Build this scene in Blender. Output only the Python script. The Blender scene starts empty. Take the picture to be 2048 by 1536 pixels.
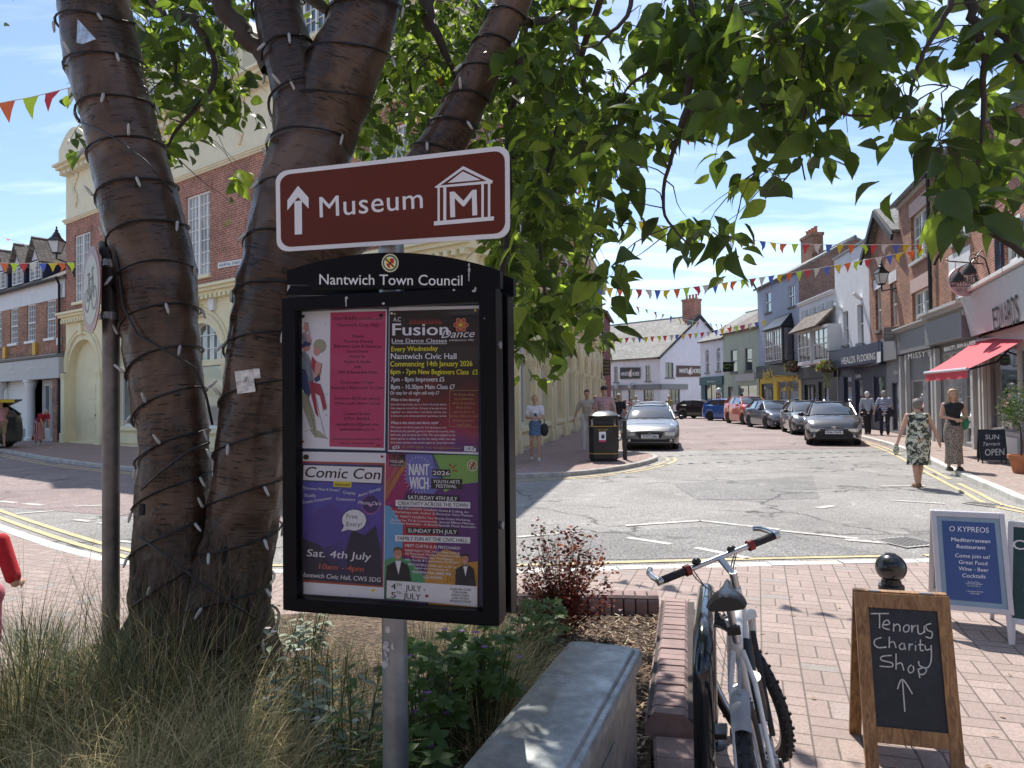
import bpy, math, random
from mathutils import Matrix, Vector
R = math.radians
rnd = random.Random(7)
sc = bpy.context.scene
COL = sc.collection
# ---------------------------------------------------------------- camera
EYE = Vector((0, 0, 1.68)); F = 1420.0
CAM = Matrix.Translation(EYE) @ Matrix.Rotation(R(91.25), 4, 'X') @ Matrix.Rotation(R(-0.7), 4, 'Z')
cd = bpy.data.cameras.new('camera'); co = bpy.data.objects.new('camera', cd); COL.objects.link(co)
co.matrix_world = CAM; cd.sensor_width = 36; cd.lens = F / 2048 * 36; cd.clip_start = .05; cd.clip_end = 2000
sc.camera = co
# ---------------------------------------------------------------- world, sun, exposure
SUN_EL, SUN_AZ = 57.0, -3.5          # azimuth measured from +Y towards +X
w = bpy.data.worlds.new('World'); sc.world = w; w.use_nodes = True
nt = w.node_tree; nt.nodes.clear()
def wn(t, **k):
    n = nt.nodes.new(t)
    for a, b in k.items(): setattr(n, a, b)
    return n
sky = wn('ShaderNodeTexSky', sky_type='NISHITA', sun_disc=False, sun_elevation=R(SUN_EL), sun_rotation=R(SUN_AZ))
sky.air_density = 1.0; sky.dust_density = .6; sky.ozone_density = 3.5
tc = wn('ShaderNodeTexCoord'); sep = wn('ShaderNodeSeparateXYZ'); nt.links.new(tc.outputs['Generated'], sep.inputs[0])
def wmath(op, a, b=None, clamp=False):
    n = wn('ShaderNodeMath', operation=op, use_clamp=clamp)
    for i, v in enumerate((a, b)):
        if v is None: continue
        if isinstance(v, (int, float)): n.inputs[i].default_value = v
        else: nt.links.new(v, n.inputs[i])
    return n.outputs[0]
zz = wmath('ADD', sep.outputs[2], .12)
comb = wn('ShaderNodeCombineXYZ')
nt.links.new(wmath('DIVIDE', sep.outputs[0], zz), comb.inputs[0]); nt.links.new(wmath('DIVIDE', sep.outputs[1], zz), comb.inputs[1])
mp = wn('ShaderNodeMapping'); mp.inputs['Rotation'].default_value = (0, 0, R(25)); mp.inputs['Scale'].default_value = (.55, 1.5, 1)
nt.links.new(comb.outputs[0], mp.inputs[0])
n1 = wn('ShaderNodeTexNoise'); n1.inputs['Scale'].default_value = 1.5; n1.inputs['Detail'].default_value = 9; n1.inputs['Roughness'].default_value = .58; n1.inputs['Distortion'].default_value = .5
nt.links.new(mp.outputs[0], n1.inputs[0])
rmp = wn('ShaderNodeMapRange'); rmp.inputs[1].default_value = .46; rmp.inputs[2].default_value = .8; rmp.inputs[3].default_value = 0; rmp.inputs[4].default_value = .62
nt.links.new(n1.outputs[0], rmp.inputs[0])
mx = wn('ShaderNodeMix', data_type='RGBA'); nt.links.new(rmp.outputs[0], mx.inputs[0]); nt.links.new(sky.outputs[0], mx.inputs[6]); mx.inputs[7].default_value = (10.5, 11.2, 12.2, 1)
bg = wn('ShaderNodeBackground'); bg.inputs[1].default_value = .122; nt.links.new(mx.outputs[2], bg.inputs[0])
wo = wn('ShaderNodeOutputWorld'); nt.links.new(bg.outputs[0], wo.inputs[0])
sl = bpy.data.lights.new('sun', 'SUN'); so = bpy.data.objects.new('sun', sl); COL.objects.link(so)
sl.energy = 4.4; sl.angle = R(.5); sl.color = (1, .95, .87)
SUNV = Vector((math.sin(R(SUN_AZ)) * math.cos(R(SUN_EL)), math.cos(R(SUN_AZ)) * math.cos(R(SUN_EL)), math.sin(R(SUN_EL))))
so.rotation_euler = SUNV.to_track_quat('Z', 'Y').to_euler(); so.location = (0, 0, 30)
sc.view_settings.view_transform = 'Standard'; sc.view_settings.look = 'None'; sc.view_settings.gamma = 1; sc.view_settings.exposure = .6
sc.render.engine = 'CYCLES'
try: sc.cycles.use_denoising = True
except Exception: pass
sc.cycles.max_bounces = 6; sc.cycles.transparent_max_bounces = 12
# ---------------------------------------------------------------- pixel -> world helpers (photo pixels, 2048 x 1536)
R3 = CAM.to_3x3()
def ray(px, py):
    d = R3 @ Vector(((px - 1024) / F, -(py - 768) / F, -1)); return d / d.y
def at(px, py, D): return EYE + ray(px, py) * D
def gnd(px, py, z=0.0):
    d = ray(px, py); return EYE + d * ((z - EYE.z) / d.z)
def hit(px, py, P, N):
    d = ray(px, py); return EYE + d * ((P - EYE).dot(N) / d.dot(N))
# ---------------------------------------------------------------- materials
MATS = {}
def newmat(name):
    m = bpy.data.materials.new(name); m.use_nodes = True; t = m.node_tree; b = t.nodes['Principled BSDF']; MATS[name] = m
    return m, t, b
def nd(t, typ, **k):
    n = t.nodes.new(typ)
    for a, b in k.items(): setattr(n, a, b)
    return n
def mth(t, op, a, b=None, c=None, clamp=False):
    n = nd(t, 'ShaderNodeMath', operation=op, use_clamp=clamp)
    for i, v in enumerate((a, b, c)):
        if v is None: continue
        if isinstance(v, (int, float)): n.inputs[i].default_value = v
        else: t.links.new(v, n.inputs[i])
    return n.outputs[0]
def mixc(t, f, a, b, mode='MIX'):
    n = nd(t, 'ShaderNodeMix', data_type='RGBA', blend_type=mode)
    for i, v in ((0, f), (6, a), (7, b)):
        if isinstance(v, (int, float)): n.inputs[i].default_value = v
        elif isinstance(v, tuple): n.inputs[i].default_value = (*v[:3], 1)
        else: t.links.new(v, n.inputs[i])
    return n.outputs[2]
def noise(t, vec, scale, detail=4, rough=.6, dist=0):
    n = nd(t, 'ShaderNodeTexNoise'); n.inputs['Scale'].default_value = scale; n.inputs['Detail'].default_value = detail
    n.inputs['Roughness'].default_value = rough; n.inputs['Distortion'].default_value = dist
    if vec is not None: t.links.new(vec, n.inputs[0])
    return n.outputs[0]
def rng(t, v, a, b, c=0.0, d=1.0):
    n = nd(t, 'ShaderNodeMapRange'); t.links.new(v, n.inputs[0])
    for i, x in enumerate((a, b, c, d)): n.inputs[i + 1].default_value = x
    return n.outputs[0]
def ocoord(t): return nd(t, 'ShaderNodeTexCoord').outputs['Object']
def bump(t, b, h, strength=.3, dist=.01):
    n = nd(t, 'ShaderNodeBump'); n.inputs['Strength'].default_value = strength; n.inputs['Distance'].default_value = dist
    t.links.new(h, n.inputs['Height']); t.links.new(n.outputs[0], b.inputs['Normal'])
def pm(name, col, rough=.6, metal=0.0, var=.18, scale=6, bmp=.15, bscale=60, bdist=.004, coat=0.0, spec=.5, dirt=None):
    if name in MATS: return MATS[name]
    m, t, b = newmat(name); oc = ocoord(t)
    n = noise(t, oc, scale, 5); f = rng(t, n, .3, .7)
    c = mixc(t, f, tuple(x * (1 - var) for x in col), tuple(min(1, x * (1 + var)) for x in col))
    if dirt: c = mixc(t, rng(t, noise(t, oc, scale * .35, 7, .7, .6), .52, .7, 0, .7), c, dirt)
    t.links.new(c, b.inputs['Base Color']); b.inputs['Roughness'].default_value = rough; b.inputs['Metallic'].default_value = metal
    b.inputs['Coat Weight'].default_value = coat; b.inputs['Specular IOR Level'].default_value = spec
    if bmp: bump(t, b, noise(t, oc, bscale, 4), bmp, bdist)
    return m
def wallcoord(t):
    oc = ocoord(t); s = nd(t, 'ShaderNodeSeparateXYZ'); t.links.new(oc, s.inputs[0]); c = nd(t, 'ShaderNodeCombineXYZ')
    t.links.new(mth(t, 'ADD', s.outputs[0], s.outputs[1]), c.inputs[0]); t.links.new(s.outputs[2], c.inputs[1]); return c.outputs[0], oc
def brick(name, c1, c2, mortar, bw=.225, rh=.075, ms=.012, rough=.85, stain=.35, off=.5, bstr=.5):
    m, t, b = newmat(name); v, oc = wallcoord(t)
    n = nd(t, 'ShaderNodeTexBrick', offset=off); t.links.new(v, n.inputs['Vector'])
    n.inputs['Scale'].default_value = 1; n.inputs['Brick Width'].default_value = bw; n.inputs['Row Height'].default_value = rh; n.inputs['Mortar Size'].default_value = ms
    n.inputs['Mortar Smooth'].default_value = .1; n.inputs['Bias'].default_value = 0
    n.inputs['Color1'].default_value = (*c1, 1); n.inputs['Color2'].default_value = (*c2, 1); n.inputs['Mortar'].default_value = (*mortar, 1)
    f = rng(t, noise(t, oc, .9, 6, .65, .4), .35, .7, 1 - stain, 1.15)
    f2 = rng(t, noise(t, oc, 7, 4, .75), .32, .68, .62, 1.35)
    hs = nd(t, 'ShaderNodeHueSaturation'); t.links.new(n.outputs[0], hs.inputs['Color']); t.links.new(mth(t, 'MULTIPLY', f, f2), hs.inputs['Value'])
    t.links.new(hs.outputs[0], b.inputs['Base Color']); b.inputs['Roughness'].default_value = rough
    bump(t, b, mth(t, 'SUBTRACT', 1, n.outputs[1]), bstr, .006); return m
def paving(name, rot, base, alt, joint, cell=.215):
    m, t, b = newmat(name); mpn = nd(t, 'ShaderNodeMapping'); mpn.inputs['Rotation'].default_value = (0, 0, R(rot)); mpn.inputs['Scale'].default_value = (1 / cell,) * 3
    oc = ocoord(t); t.links.new(oc, mpn.inputs[0])
    s = nd(t, 'ShaderNodeSeparateXYZ'); t.links.new(mpn.outputs[0], s.inputs[0]); X, Y = s.outputs[0], s.outputs[1]
    cx, cy = mth(t, 'FLOOR', X), mth(t, 'FLOOR', Y); fx, fy = mth(t, 'SUBTRACT', X, cx), mth(t, 'SUBTRACT', Y, cy)
    par = mth(t, 'ABSOLUTE', mth(t, 'MODULO', mth(t, 'ADD', cx, cy), 2))
    d = mth(t, 'SUBTRACT', fy, fx)
    u = mth(t, 'ADD', fx, mth(t, 'MULTIPLY', par, d)); vv = mth(t, 'SUBTRACT', fy, mth(t, 'MULTIPLY', par, d))
    v2 = mth(t, 'MULTIPLY', vv, 2); fl = mth(t, 'FLOOR', v2); vf = mth(t, 'SUBTRACT', v2, fl)
    du = mth(t, 'MINIMUM', u, mth(t, 'SUBTRACT', 1, u)); dv = mth(t, 'MULTIPLY', mth(t, 'MINIMUM', vf, mth(t, 'SUBTRACT', 1, vf)), .5)
    dj = mth(t, 'MINIMUM', du, dv); wob = mth(t, 'MULTIPLY', mth(t, 'SUBTRACT', noise(t, oc, 30, 3), .5), .02)
    jm = rng(t, mth(t, 'ADD', dj, wob), .011, .03, 1, 0)
    cid = nd(t, 'ShaderNodeCombineXYZ'); t.links.new(cx, cid.inputs[0]); t.links.new(cy, cid.inputs[1]); t.links.new(mth(t, 'ADD', fl, mth(t, 'MULTIPLY', par, 5)), cid.inputs[2])
    wnn = nd(t, 'ShaderNodeTexWhiteNoise'); t.links.new(cid.outputs[0], wnn.inputs[0])
    c = mixc(t, wnn.outputs[0], tuple(x * .86 for x in base), tuple(x * 1.12 for x in base)); c = mixc(t, rng(t, wnn.outputs[0], .94, .97), c, alt)
    c = mixc(t, rng(t, noise(t, oc, 95, 2), .42, .6, 0, .55), c, tuple(x * .55 for x in base))
    c = mixc(t, rng(t, noise(t, oc, .8, 6, .7), .5, .75, 0, .45), c, tuple(x * .6 for x in base))
    c = mixc(t, jm, c, joint); t.links.new(c, b.inputs['Base Color']); b.inputs['Roughness'].default_value = .85
    bump(t, b, mth(t, 'SUBTRACT', 1, jm), .5, .004); return m
def asphalt(name, base, light, scale=160, patch=None):
    m, t, b = newmat(name); oc = ocoord(t)
    v = nd(t, 'ShaderNodeTexVoronoi'); v.inputs['Scale'].default_value = scale * .45; t.links.new(oc, v.inputs[0])
    c = mixc(t, rng(t, noise(t, oc, scale, 3, .7), .44, .56), base, light); c = mixc(t, rng(t, noise(t, oc, scale * .4, 2, .6), .42, .62, .4, 0), c, tuple(x * .7 for x in base))
    c = mixc(t, rng(t, v.outputs['Distance'], .0, .5, .55, 0), c, tuple(x * 1.5 for x in light))
    c = mixc(t, rng(t, noise(t, oc, .35, 7, .65, .5), .4, .65, 0, .4), c, tuple(x * .62 for x in base))
    c = mixc(t, rng(t, noise(t, oc, 2.2, 6, .7, .8), .55, .72, 0, .35), c, tuple(x * 1.25 for x in light))
    vc = nd(t, 'ShaderNodeTexVoronoi', feature='DISTANCE_TO_EDGE'); vc.inputs['Scale'].default_value = .42
    wv = nd(t, 'ShaderNodeMapping'); t.links.new(oc, wv.inputs[0])
    nc = nd(t, 'ShaderNodeTexNoise'); nc.inputs['Scale'].default_value = 1.7; nc.inputs['Detail'].default_value = 6; t.links.new(oc, nc.inputs[0])
    va = nd(t, 'ShaderNodeVectorMath', operation='ADD'); t.links.new(oc, va.inputs[0]); t.links.new(nc.outputs['Color'], va.inputs[1]); t.links.new(va.outputs[0], vc.inputs[0])
    crack = mth(t, 'MULTIPLY', rng(t, vc.outputs[0], 0, .02, 1, 0), rng(t, noise(t, oc, .3, 3), .45, .55))
    c = mixc(t, crack, c, tuple(x * .4 for x in base))
    t.links.new(c, b.inputs['Base Color']); b.inputs['Roughness'].default_value = .82
    bump(t, b, noise(t, oc, scale, 3, .7), .7, .006); return m
def glassmat(name, tint=(.02, .025, .03), rough=.03, spec=1.0, metal=0.0):
    m, t, b = newmat(name); oc = ocoord(t)
    c = mixc(t, rng(t, noise(t, oc, .9, 3, .5, .6), .4, .65), tint, tuple(min(1, x * 3 + .01) for x in tint)); t.links.new(c, b.inputs['Base Color'])
    b.inputs['Roughness'].default_value = rough; b.inputs['Specular IOR Level'].default_value = spec; b.inputs['Coat Weight'].default_value = .8; b.inputs['Coat Roughness'].default_value = .02; b.inputs['IOR'].default_value = 1.7
    bump(t, b, noise(t, oc, 1.6, 2), .04, .05); return m
def flat(name, col, rough=.55, metal=0.0, spec=.5, emit=0): 
    if name in MATS: return MATS[name]
    m, t, b = newmat(name); b.inputs['Base Color'].default_value = (*col, 1); b.inputs['Roughness'].default_value = rough; b.inputs['Metallic'].default_value = metal; b.inputs['Specular IOR Level'].default_value = spec
    return m
def lin(h):
    return tuple(((c / 255) / 12.92 if c / 255 <= .04045 else ((c / 255 + .055) / 1.055) ** 2.4) for c in (int(h[i:i + 2], 16) for i in (0, 2, 4)))
# ---------------------------------------------------------------- mesh builder
class MB:
    def __init__(s): s.v = []; s.f = []; s.m = []; s.uv = {}; s.M = None
    def add(s, vs, fs, mi=0, uvs=None):
        o = len(s.v)
        s.v += [tuple(s.M @ Vector(p)) for p in vs] if s.M is not None else [tuple(p) for p in vs]
        for k, f in enumerate(fs):
            if uvs: s.uv[len(s.f)] = uvs[k]
            s.f.append(tuple(i + o for i in f)); s.m.append(mi)
        return s
    def box(s, x0, y0, z0, x1, y1, z1, mi=0):
        return s.add([(x0, y0, z0), (x1, y0, z0), (x1, y1, z0), (x0, y1, z0), (x0, y0, z1), (x1, y0, z1), (x1, y1, z1), (x0, y1, z1)],
                     [(0, 3, 2, 1), (4, 5, 6, 7), (0, 1, 5, 4), (1, 2, 6, 5), (2, 3, 7, 6), (3, 0, 4, 7)], mi)
    def cbox(s, c, sx, sy, sz, mi=0, M=None):
        c = Vector(c); o = []
        for z in (-1, 1):
            for x, y in ((-1, -1), (1, -1), (1, 1), (-1, 1)):
                p = Vector((x * sx / 2, y * sy / 2, z * sz / 2)); o.append(c + (M @ p if M else p))
        return s.add(o, [(0, 3, 2, 1), (4, 5, 6, 7), (0, 1, 5, 4), (1, 2, 6, 5), (2, 3, 7, 6), (3, 0, 4, 7)], mi)
    def bar(s, a, b, w, h, mi=0, up=(0, 0, 1)):
        a, b, up = Vector(a), Vector(b), Vector(up); d = (b - a).normalized(); x = d.cross(up)
        if x.length < 1e-4: x = d.cross(Vector((0, 1, 0)))
        x.normalize(); y = x.cross(d).normalized(); o = []
        for p in (a, b):
            for i, j in ((-1, -1), (1, -1), (1, 1), (-1, 1)): o.append(p + x * w / 2 * i + y * h / 2 * j)
        return s.add(o, [(0, 1, 2, 3), (4, 7, 6, 5), (0, 4, 5, 1), (1, 5, 6, 2), (2, 6, 7, 3), (3, 7, 4, 0)], mi)
    def tube(s, path, rad, n=8, mi=0, caps=True, uv=False, wob=None, close=False):
        P = [Vector(p) for p in path]; L = len(P); rr = rad if hasattr(rad, '__len__') else [rad] * L
        vs = []; fs = []; uvs = []; prev = None; ln = 0; lens = []
        for i, p in enumerate(P):
            d = (P[(i + 1) % L] - P[i - 1]) if close else (P[min(i + 1, L - 1)] - P[max(i - 1, 0)])
            if d.length < 1e-9: d = Vector((0, 0, 1))
            d.normalize()
            if prev is None:
                a = d.cross(Vector((0, 0, 1)) if abs(d.z) < .9 else Vector((0, 1, 0))).normalized()
            else: a = (prev - d * prev.dot(d)).normalized()
            prev = a; b = d.cross(a)
            if i: ln += (P[i] - P[i - 1]).length
            lens.append(ln)
            for k in range(n):
                t = 2 * math.pi * k / n; r = rr[i] * (wob(p, t) if wob else 1); vs.append(p + (a * math.cos(t) + b * math.sin(t)) * r)
        for i in range(L if close else L - 1):
            j = (i + 1) % L
            for k in range(n):
                k2 = (k + 1) % n; fs.append((i * n + k, i * n + k2, j * n + k2, j * n + k))
                if uv:
                    c = 2 * math.pi * .12; uvs.append(((c * k / n, lens[i]), (c * (k + 1) / n, lens[i]), (c * (k + 1) / n, lens[j]), (c * k / n, lens[j])))
        if caps and not close:
            fs.append(tuple(range(n - 1, -1, -1))); fs.append(tuple((L - 1) * n + k for k in range(n)))
            if uv: uvs += [tuple((0, 0) for _ in range(n))] * 2
        return s.add(vs, fs, mi, uvs if uv else None)
    def cyl(s, a, b, r, r2=None, n=16, mi=0): return s.tube([a, b], [r, r if r2 is None else r2], n, mi)
    def ring(s, c, r, t, axis='z', n=28, m=8, mi=0, M=None):
        c = Vector(c); pts = []
        for k in range(n):
            a = 2 * math.pi * k / n; p = {'z': Vector((math.cos(a), math.sin(a), 0)), 'y': Vector((math.cos(a), 0, math.sin(a))), 'x': Vector((0, math.cos(a), math.sin(a)))}[axis] * r
            pts.append(c + (M @ p if M else p))
        return s.tube(pts, t, m, mi, close=True)
    def lathe(s, c, prof, n=20, mi=0):
        c = Vector(c); vs = []; fs = []
        for r, z in prof:
            for k in range(n): a = 2 * math.pi * k / n; vs.append(c + Vector((r * math.cos(a), r * math.sin(a), z)))
        for i in range(len(prof) - 1):
            for k in range(n): k2 = (k + 1) % n; fs.append((i * n + k, i * n + k2, (i + 1) * n + k2, (i + 1) * n + k))
        fs.append(tuple(range(n - 1, -1, -1))); fs.append(tuple((len(prof) - 1) * n + k for k in range(n)))
        return s.add(vs, fs, mi)
    def ball(s, c, rx, ry=None, rz=None, n=12, m=8, mi=0, M=None):
        ry = ry or rx; rz = rz or rx; c = Vector(c); vs = []; fs = []
        for j in range(m + 1):
            ph = math.pi * j / m
            for k in range(n):
                a = 2 * math.pi * k / n; p = Vector((rx * math.sin(ph) * math.cos(a), ry * math.sin(ph) * math.sin(a), -rz * math.cos(ph))); vs.append(c + (M @ p if M else p))
        for j in range(m):
            for k in range(n): k2 = (k + 1) % n; fs.append((j * n + k, j * n + k2, (j + 1) * n + k2, (j + 1) * n + k))
        return s.add(vs, fs, mi)
    def prism(s, poly, z0, z1, mi=0, side=None):
        n = len(poly); vs = [(x, y, z0) for x, y in poly] + [(x, y, z1) for x, y in poly]
        s.add(vs, [tuple(range(n, 2 * n))], mi); s.add(vs, [tuple(range(n - 1, -1, -1))] + [(i, (i + 1) % n, n + (i + 1) % n, n + i) for i in range(n)], mi if side is None else side)
        return s
    def slab(s, pts, thick, mi=0):
        """pts: 3-D planar polygon (front), extruded backwards along -normal."""
        P = [Vector(p) for p in pts]; n = len(P); N = Vector((0, 0, 0))
        for i in range(n): N += P[i].cross(P[(i + 1) % n])
        N.normalize(); B = [p - N * thick for p in P]
        return s.add(P + B, [tuple(range(n)), tuple(range(2 * n - 1, n - 1, -1))] + [(i, n + i, n + (i + 1) % n, (i + 1) % n) for i in range(n)], mi)
    def build(s, name, mats, parent=None, smooth=None, bevel=0, world=False, fix=True):
        me = bpy.data.meshes.new(name)
        if world and parent is not None:
            W = parent.matrix_basis.copy(); I = W.inverted(); vs = [tuple(I @ Vector(p)) for p in s.v]
        else: vs = s.v
        me.from_pydata(vs, [], s.f); 
        if not isinstance(mats, (list, tuple)): mats = [mats]
        for m in mats: me.materials.append(m)
        if len(mats) > 1: me.polygons.foreach_set('material_index', s.m)
        if s.uv:
            u = me.uv_layers.new(name='UVMap')
            for fi, co_ in s.uv.items():
                for li, c in zip(me.polygons[fi].loop_indices, co_): u.data[li].uv = c
        if fix or bevel:
            import bmesh
            bm = bmesh.new(); bm.from_mesh(me); bmesh.ops.remove_doubles(bm, verts=bm.verts, dist=1e-6)
            if fix: bmesh.ops.recalc_face_normals(bm, faces=bm.faces)
            if bevel:
                es = [e for e in bm.edges if len(e.link_faces) == 2 and e.calc_face_angle(0) > .6]
                bmesh.ops.bevel(bm, geom=es, offset=bevel, segments=2, affect='EDGES', profile=.6, clamp_overlap=True)
            bm.to_mesh(me); bm.free()
        if smooth is not None:
            me.polygons.foreach_set('use_smooth', [True] * len(me.polygons))
            if smooth: me.set_sharp_from_angle(angle=R(smooth))
        o = bpy.data.objects.new(name, me); COL.objects.link(o)
        if parent is not None: o.parent = parent
        return o
def tag(o, label=None, cat=None, group=None, kind=None):
    if label: o['label'] = label
    if cat: o['category'] = cat
    if group: o['group'] = group
    if kind: o['kind'] = kind
    return o
def thing(name, label, cat, loc=(0, 0, 0), rz=0.0, group=None):
    o = bpy.data.objects.new(name, None); COL.objects.link(o); o.empty_display_size = .1
    o.location = loc; o.rotation_euler = (0, 0, rz); o.matrix_basis = Matrix.Translation(Vector(loc)) @ Matrix.Rotation(rz, 4, 'Z')
    return tag(o, label, cat, group)
def kids(o): return [c for c in bpy.data.objects if c.parent == o]
def dup(o, loc=None, rz=None, label=None, parent=None):
    c = o.copy(); COL.objects.link(c)
    if parent is not None: c.parent = parent
    if loc is not None: c.location = loc
    if rz is not None: c.rotation_euler = (0, 0, rz)
    if label: c['label'] = label
    for k in kids(o): dup(k, parent=c)
    return c
# ---------------------------------------------------------------- text (built-in font) and flat printed sheets
_tc = {}
def text2d(s, shear=0.0, bold=0.0, space=1.0):
    key = (s, shear, bold, space)
    if key in _tc: return _tc[key]
    cu = bpy.data.curves.new('t', 'FONT'); cu.body = s; cu.size = 1; cu.shear = shear; cu.offset = bold; cu.space_character = space; cu.resolution_u = 3
    o = bpy.data.objects.new('t', cu); me = o.to_mesh(); vs = [(v.co.x, v.co.y) for v in me.vertices]; fs = [tuple(p.vertices) for p in me.polygons]
    o.to_mesh_clear(); bpy.data.objects.remove(o); bpy.data.curves.remove(cu)
    _tc[key] = (vs, fs); return _tc[key]
class Sheet:
    """Flat printed thing on a plane; drawing calls take photo pixels, everything lies on the plane in layers."""
    def __init__(s, P, N, step=.0004, conv=None):
        s.P = Vector(P); s.N = Vector(N).normalized(); s.mb = MB(); s.mats = []; s.step = step; s.conv = conv or (lambda x, y: hit(x, y, s.P, s.N))
    def mi(s, m):
        if m not in s.mats: s.mats.append(m)
        return s.mats.index(m)
    def pt(s, x, y, l): return s.conv(x, y) + s.N * s.step * l
    def poly(s, pts, m, l=1):
        P = [s.pt(x, y, l) for x, y in pts]; s.mb.add(P, [tuple(range(len(P)))], s.mi(m)); return s
    def disc(s, cx, cy, rx, ry, m, l=1, n=24): return s.poly([(cx + rx * math.cos(2 * math.pi * k / n), cy - ry * math.sin(2 * math.pi * k / n)) for k in range(n)], m, l)
    def line(s, pts, wd, m, l=2):
        for (x0, y0), (x1, y1) in zip(pts, pts[1:]):
            dx, dy = x1 - x0, y1 - y0; L = math.hypot(dx, dy) or 1; nx, ny = -dy / L * wd / 2, dx / L * wd / 2
            s.poly([(x0 + nx, y0 + ny), (x1 + nx, y1 + ny), (x1 - nx, y1 - ny), (x0 - nx, y0 - ny)], m, l)
        return s
    def text(s, t, x0, y0, x1, y1, h, m, l=3, shear=0.0, bold=0.0, space=1.0, cap=.73):
        """baseline from (x0,y0) to (x1,y1) photo px, cap height h px"""
        vs, fs = text2d(t, shear, 0.0, space)
        if not vs: return s
        if bold > 0:
            Lp = math.hypot(x1 - x0, y1 - y0); e = bold * h * 1.1; x1 -= e * .5
            for i in (1, 2) if bold > .02 else (1,):
                s.text(t, x0 + e * i / (2 if bold > .02 else 1), y0, x1 + e * i / (2 if bold > .02 else 1), y1, h, m, l + .22 * i, shear, 0, space, cap)
                s.text(t, x0 + e * i / 2, y0 - e * .3, x1 + e * i / 2, y1 - e * .3, h, m, l + .22 * i + .1, shear, 0, space, cap)
        a = min(v[0] for v in vs); b = max(v[0] for v in vs); dx, dy = x1 - x0, y1 - y0; L = math.hypot(dx, dy)
        k = 1 / (b - a); P = []
        for u, v in vs:
            q = (u - a) * k; vv = v / cap * h; P.append(s.pt(x0 + dx * q + dy / L * vv * .3, y0 + dy * q - vv, l))
        s.mb.add(P, fs, s.mi(m)); return s
    def build(s, name, parent=None, world=True): return s.mb.build(name, s.mats, parent, world=world and parent is not None, fix=False)
# ================================================================ SETTING
M_grass_dark = None
m_asph = asphalt('asphalt_grey', (.10, .095, .09), (.50, .475, .445), 75)
m_asph_red = asphalt('asphalt_red', (.13, .095, .09), (.44, .35, .33), 75)
m_asph_dk = asphalt('asphalt_patch', (.085, .082, .08), (.38, .365, .35), 75)
m_pave = paving('paving_pink', 19, (.385, .295, .26), (.32, .29, .265), (.13, .10, .085))
m_pave2 = paving('paving_far', 12, (.36, .245, .215), (.30, .26, .24), (.17, .13, .11), .3)
m_kerb = pm('kerb_granite', (.42, .40, .37), .8, var=.25, scale=3, bmp=.4, bscale=90, dirt=(.2, .19, .17))
m_kerb_lt = pm('kerb_light', (.55, .54, .5), .8, var=.15, scale=3, bmp=.3, bscale=90, dirt=(.34, .32, .29))
m_yel = pm('yellow_line', (.54, .44, .24), .8, var=.25, scale=9, bmp=.5, bscale=120, dirt=(.30, .27, .22))
m_wht = pm('white_line', (.50, .48, .44), .8, var=.25, scale=9, bmp=.5, bscale=120, dirt=(.27, .255, .24))
m_grd = pm('ground_plain', (.16, .15, .14), .9)
st = lambda o: tag(o, kind='structure')
g = MB(); g.add([(-400, -400, -.03), (400, -400, -.03), (400, 600, -.03), (-400, 600, -.03)], [(0, 1, 2, 3)]); st(g.build('ground', m_grd))
g = MB(); g.add([(-60, -20, 0), (60, -20, 0), (60, 110, 0), (-60, 110, 0)], [(0, 1, 2, 3)]); st(g.build('road', m_asph))
def sheet(name, poly, z, m): g = MB(); g.add([(x, y, z) for x, y in poly], [tuple(range(len(poly)))]); return st(g.build(name, m, fix=False))
def smoothline(P, n=6):
    out = []
    for i in range(len(P) - 1):
        p0, p1, p2, p3 = (Vector((*P[max(i - 1, 0)], 0)), Vector((*P[i], 0)), Vector((*P[i + 1], 0)), Vector((*P[min(i + 2, len(P) - 1)], 0)))
        for k in range(n):
            t = k / n; q = .5 * ((2 * p1) + (p2 - p0) * t + (2 * p0 - 5 * p1 + 4 * p2 - p3) * t * t + (3 * p1 - p0 - 3 * p2 + p3) * t ** 3); out.append((q.x, q.y))
    out.append(P[-1]); return out
def offs(P, d):
    out = []
    for i in range(len(P)):
        a, b = P[max(i - 1, 0)], P[min(i + 1, len(P) - 1)]; dx, dy = b[0] - a[0], b[1] - a[1]; L = math.hypot(dx, dy); out.append((P[i][0] - dy / L * d, P[i][1] + dx / L * d))
    return out
def strip(name, P, d0, d1, z0, z1, m, gap=None, kind=True):
    A, B = offs(P, d0), offs(P, d1); g = MB()
    for i in range(len(P) - 1):
        if gap and gap(i): continue
        if z1 is None: g.add([(*A[i], z0), (*A[i + 1], z0), (*B[i + 1], z0), (*B[i], z0)], [(0, 1, 2, 3)])
        else: g.add([(*A[i], z0), (*A[i + 1], z0), (*B[i + 1], z0), (*B[i], z0), (*A[i], z1), (*A[i + 1], z1), (*B[i + 1], z1), (*B[i], z1)], [(4, 5, 6, 7), (0, 1, 5, 4), (3, 7, 6, 2)])
    return st(g.build(name, m))
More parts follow.
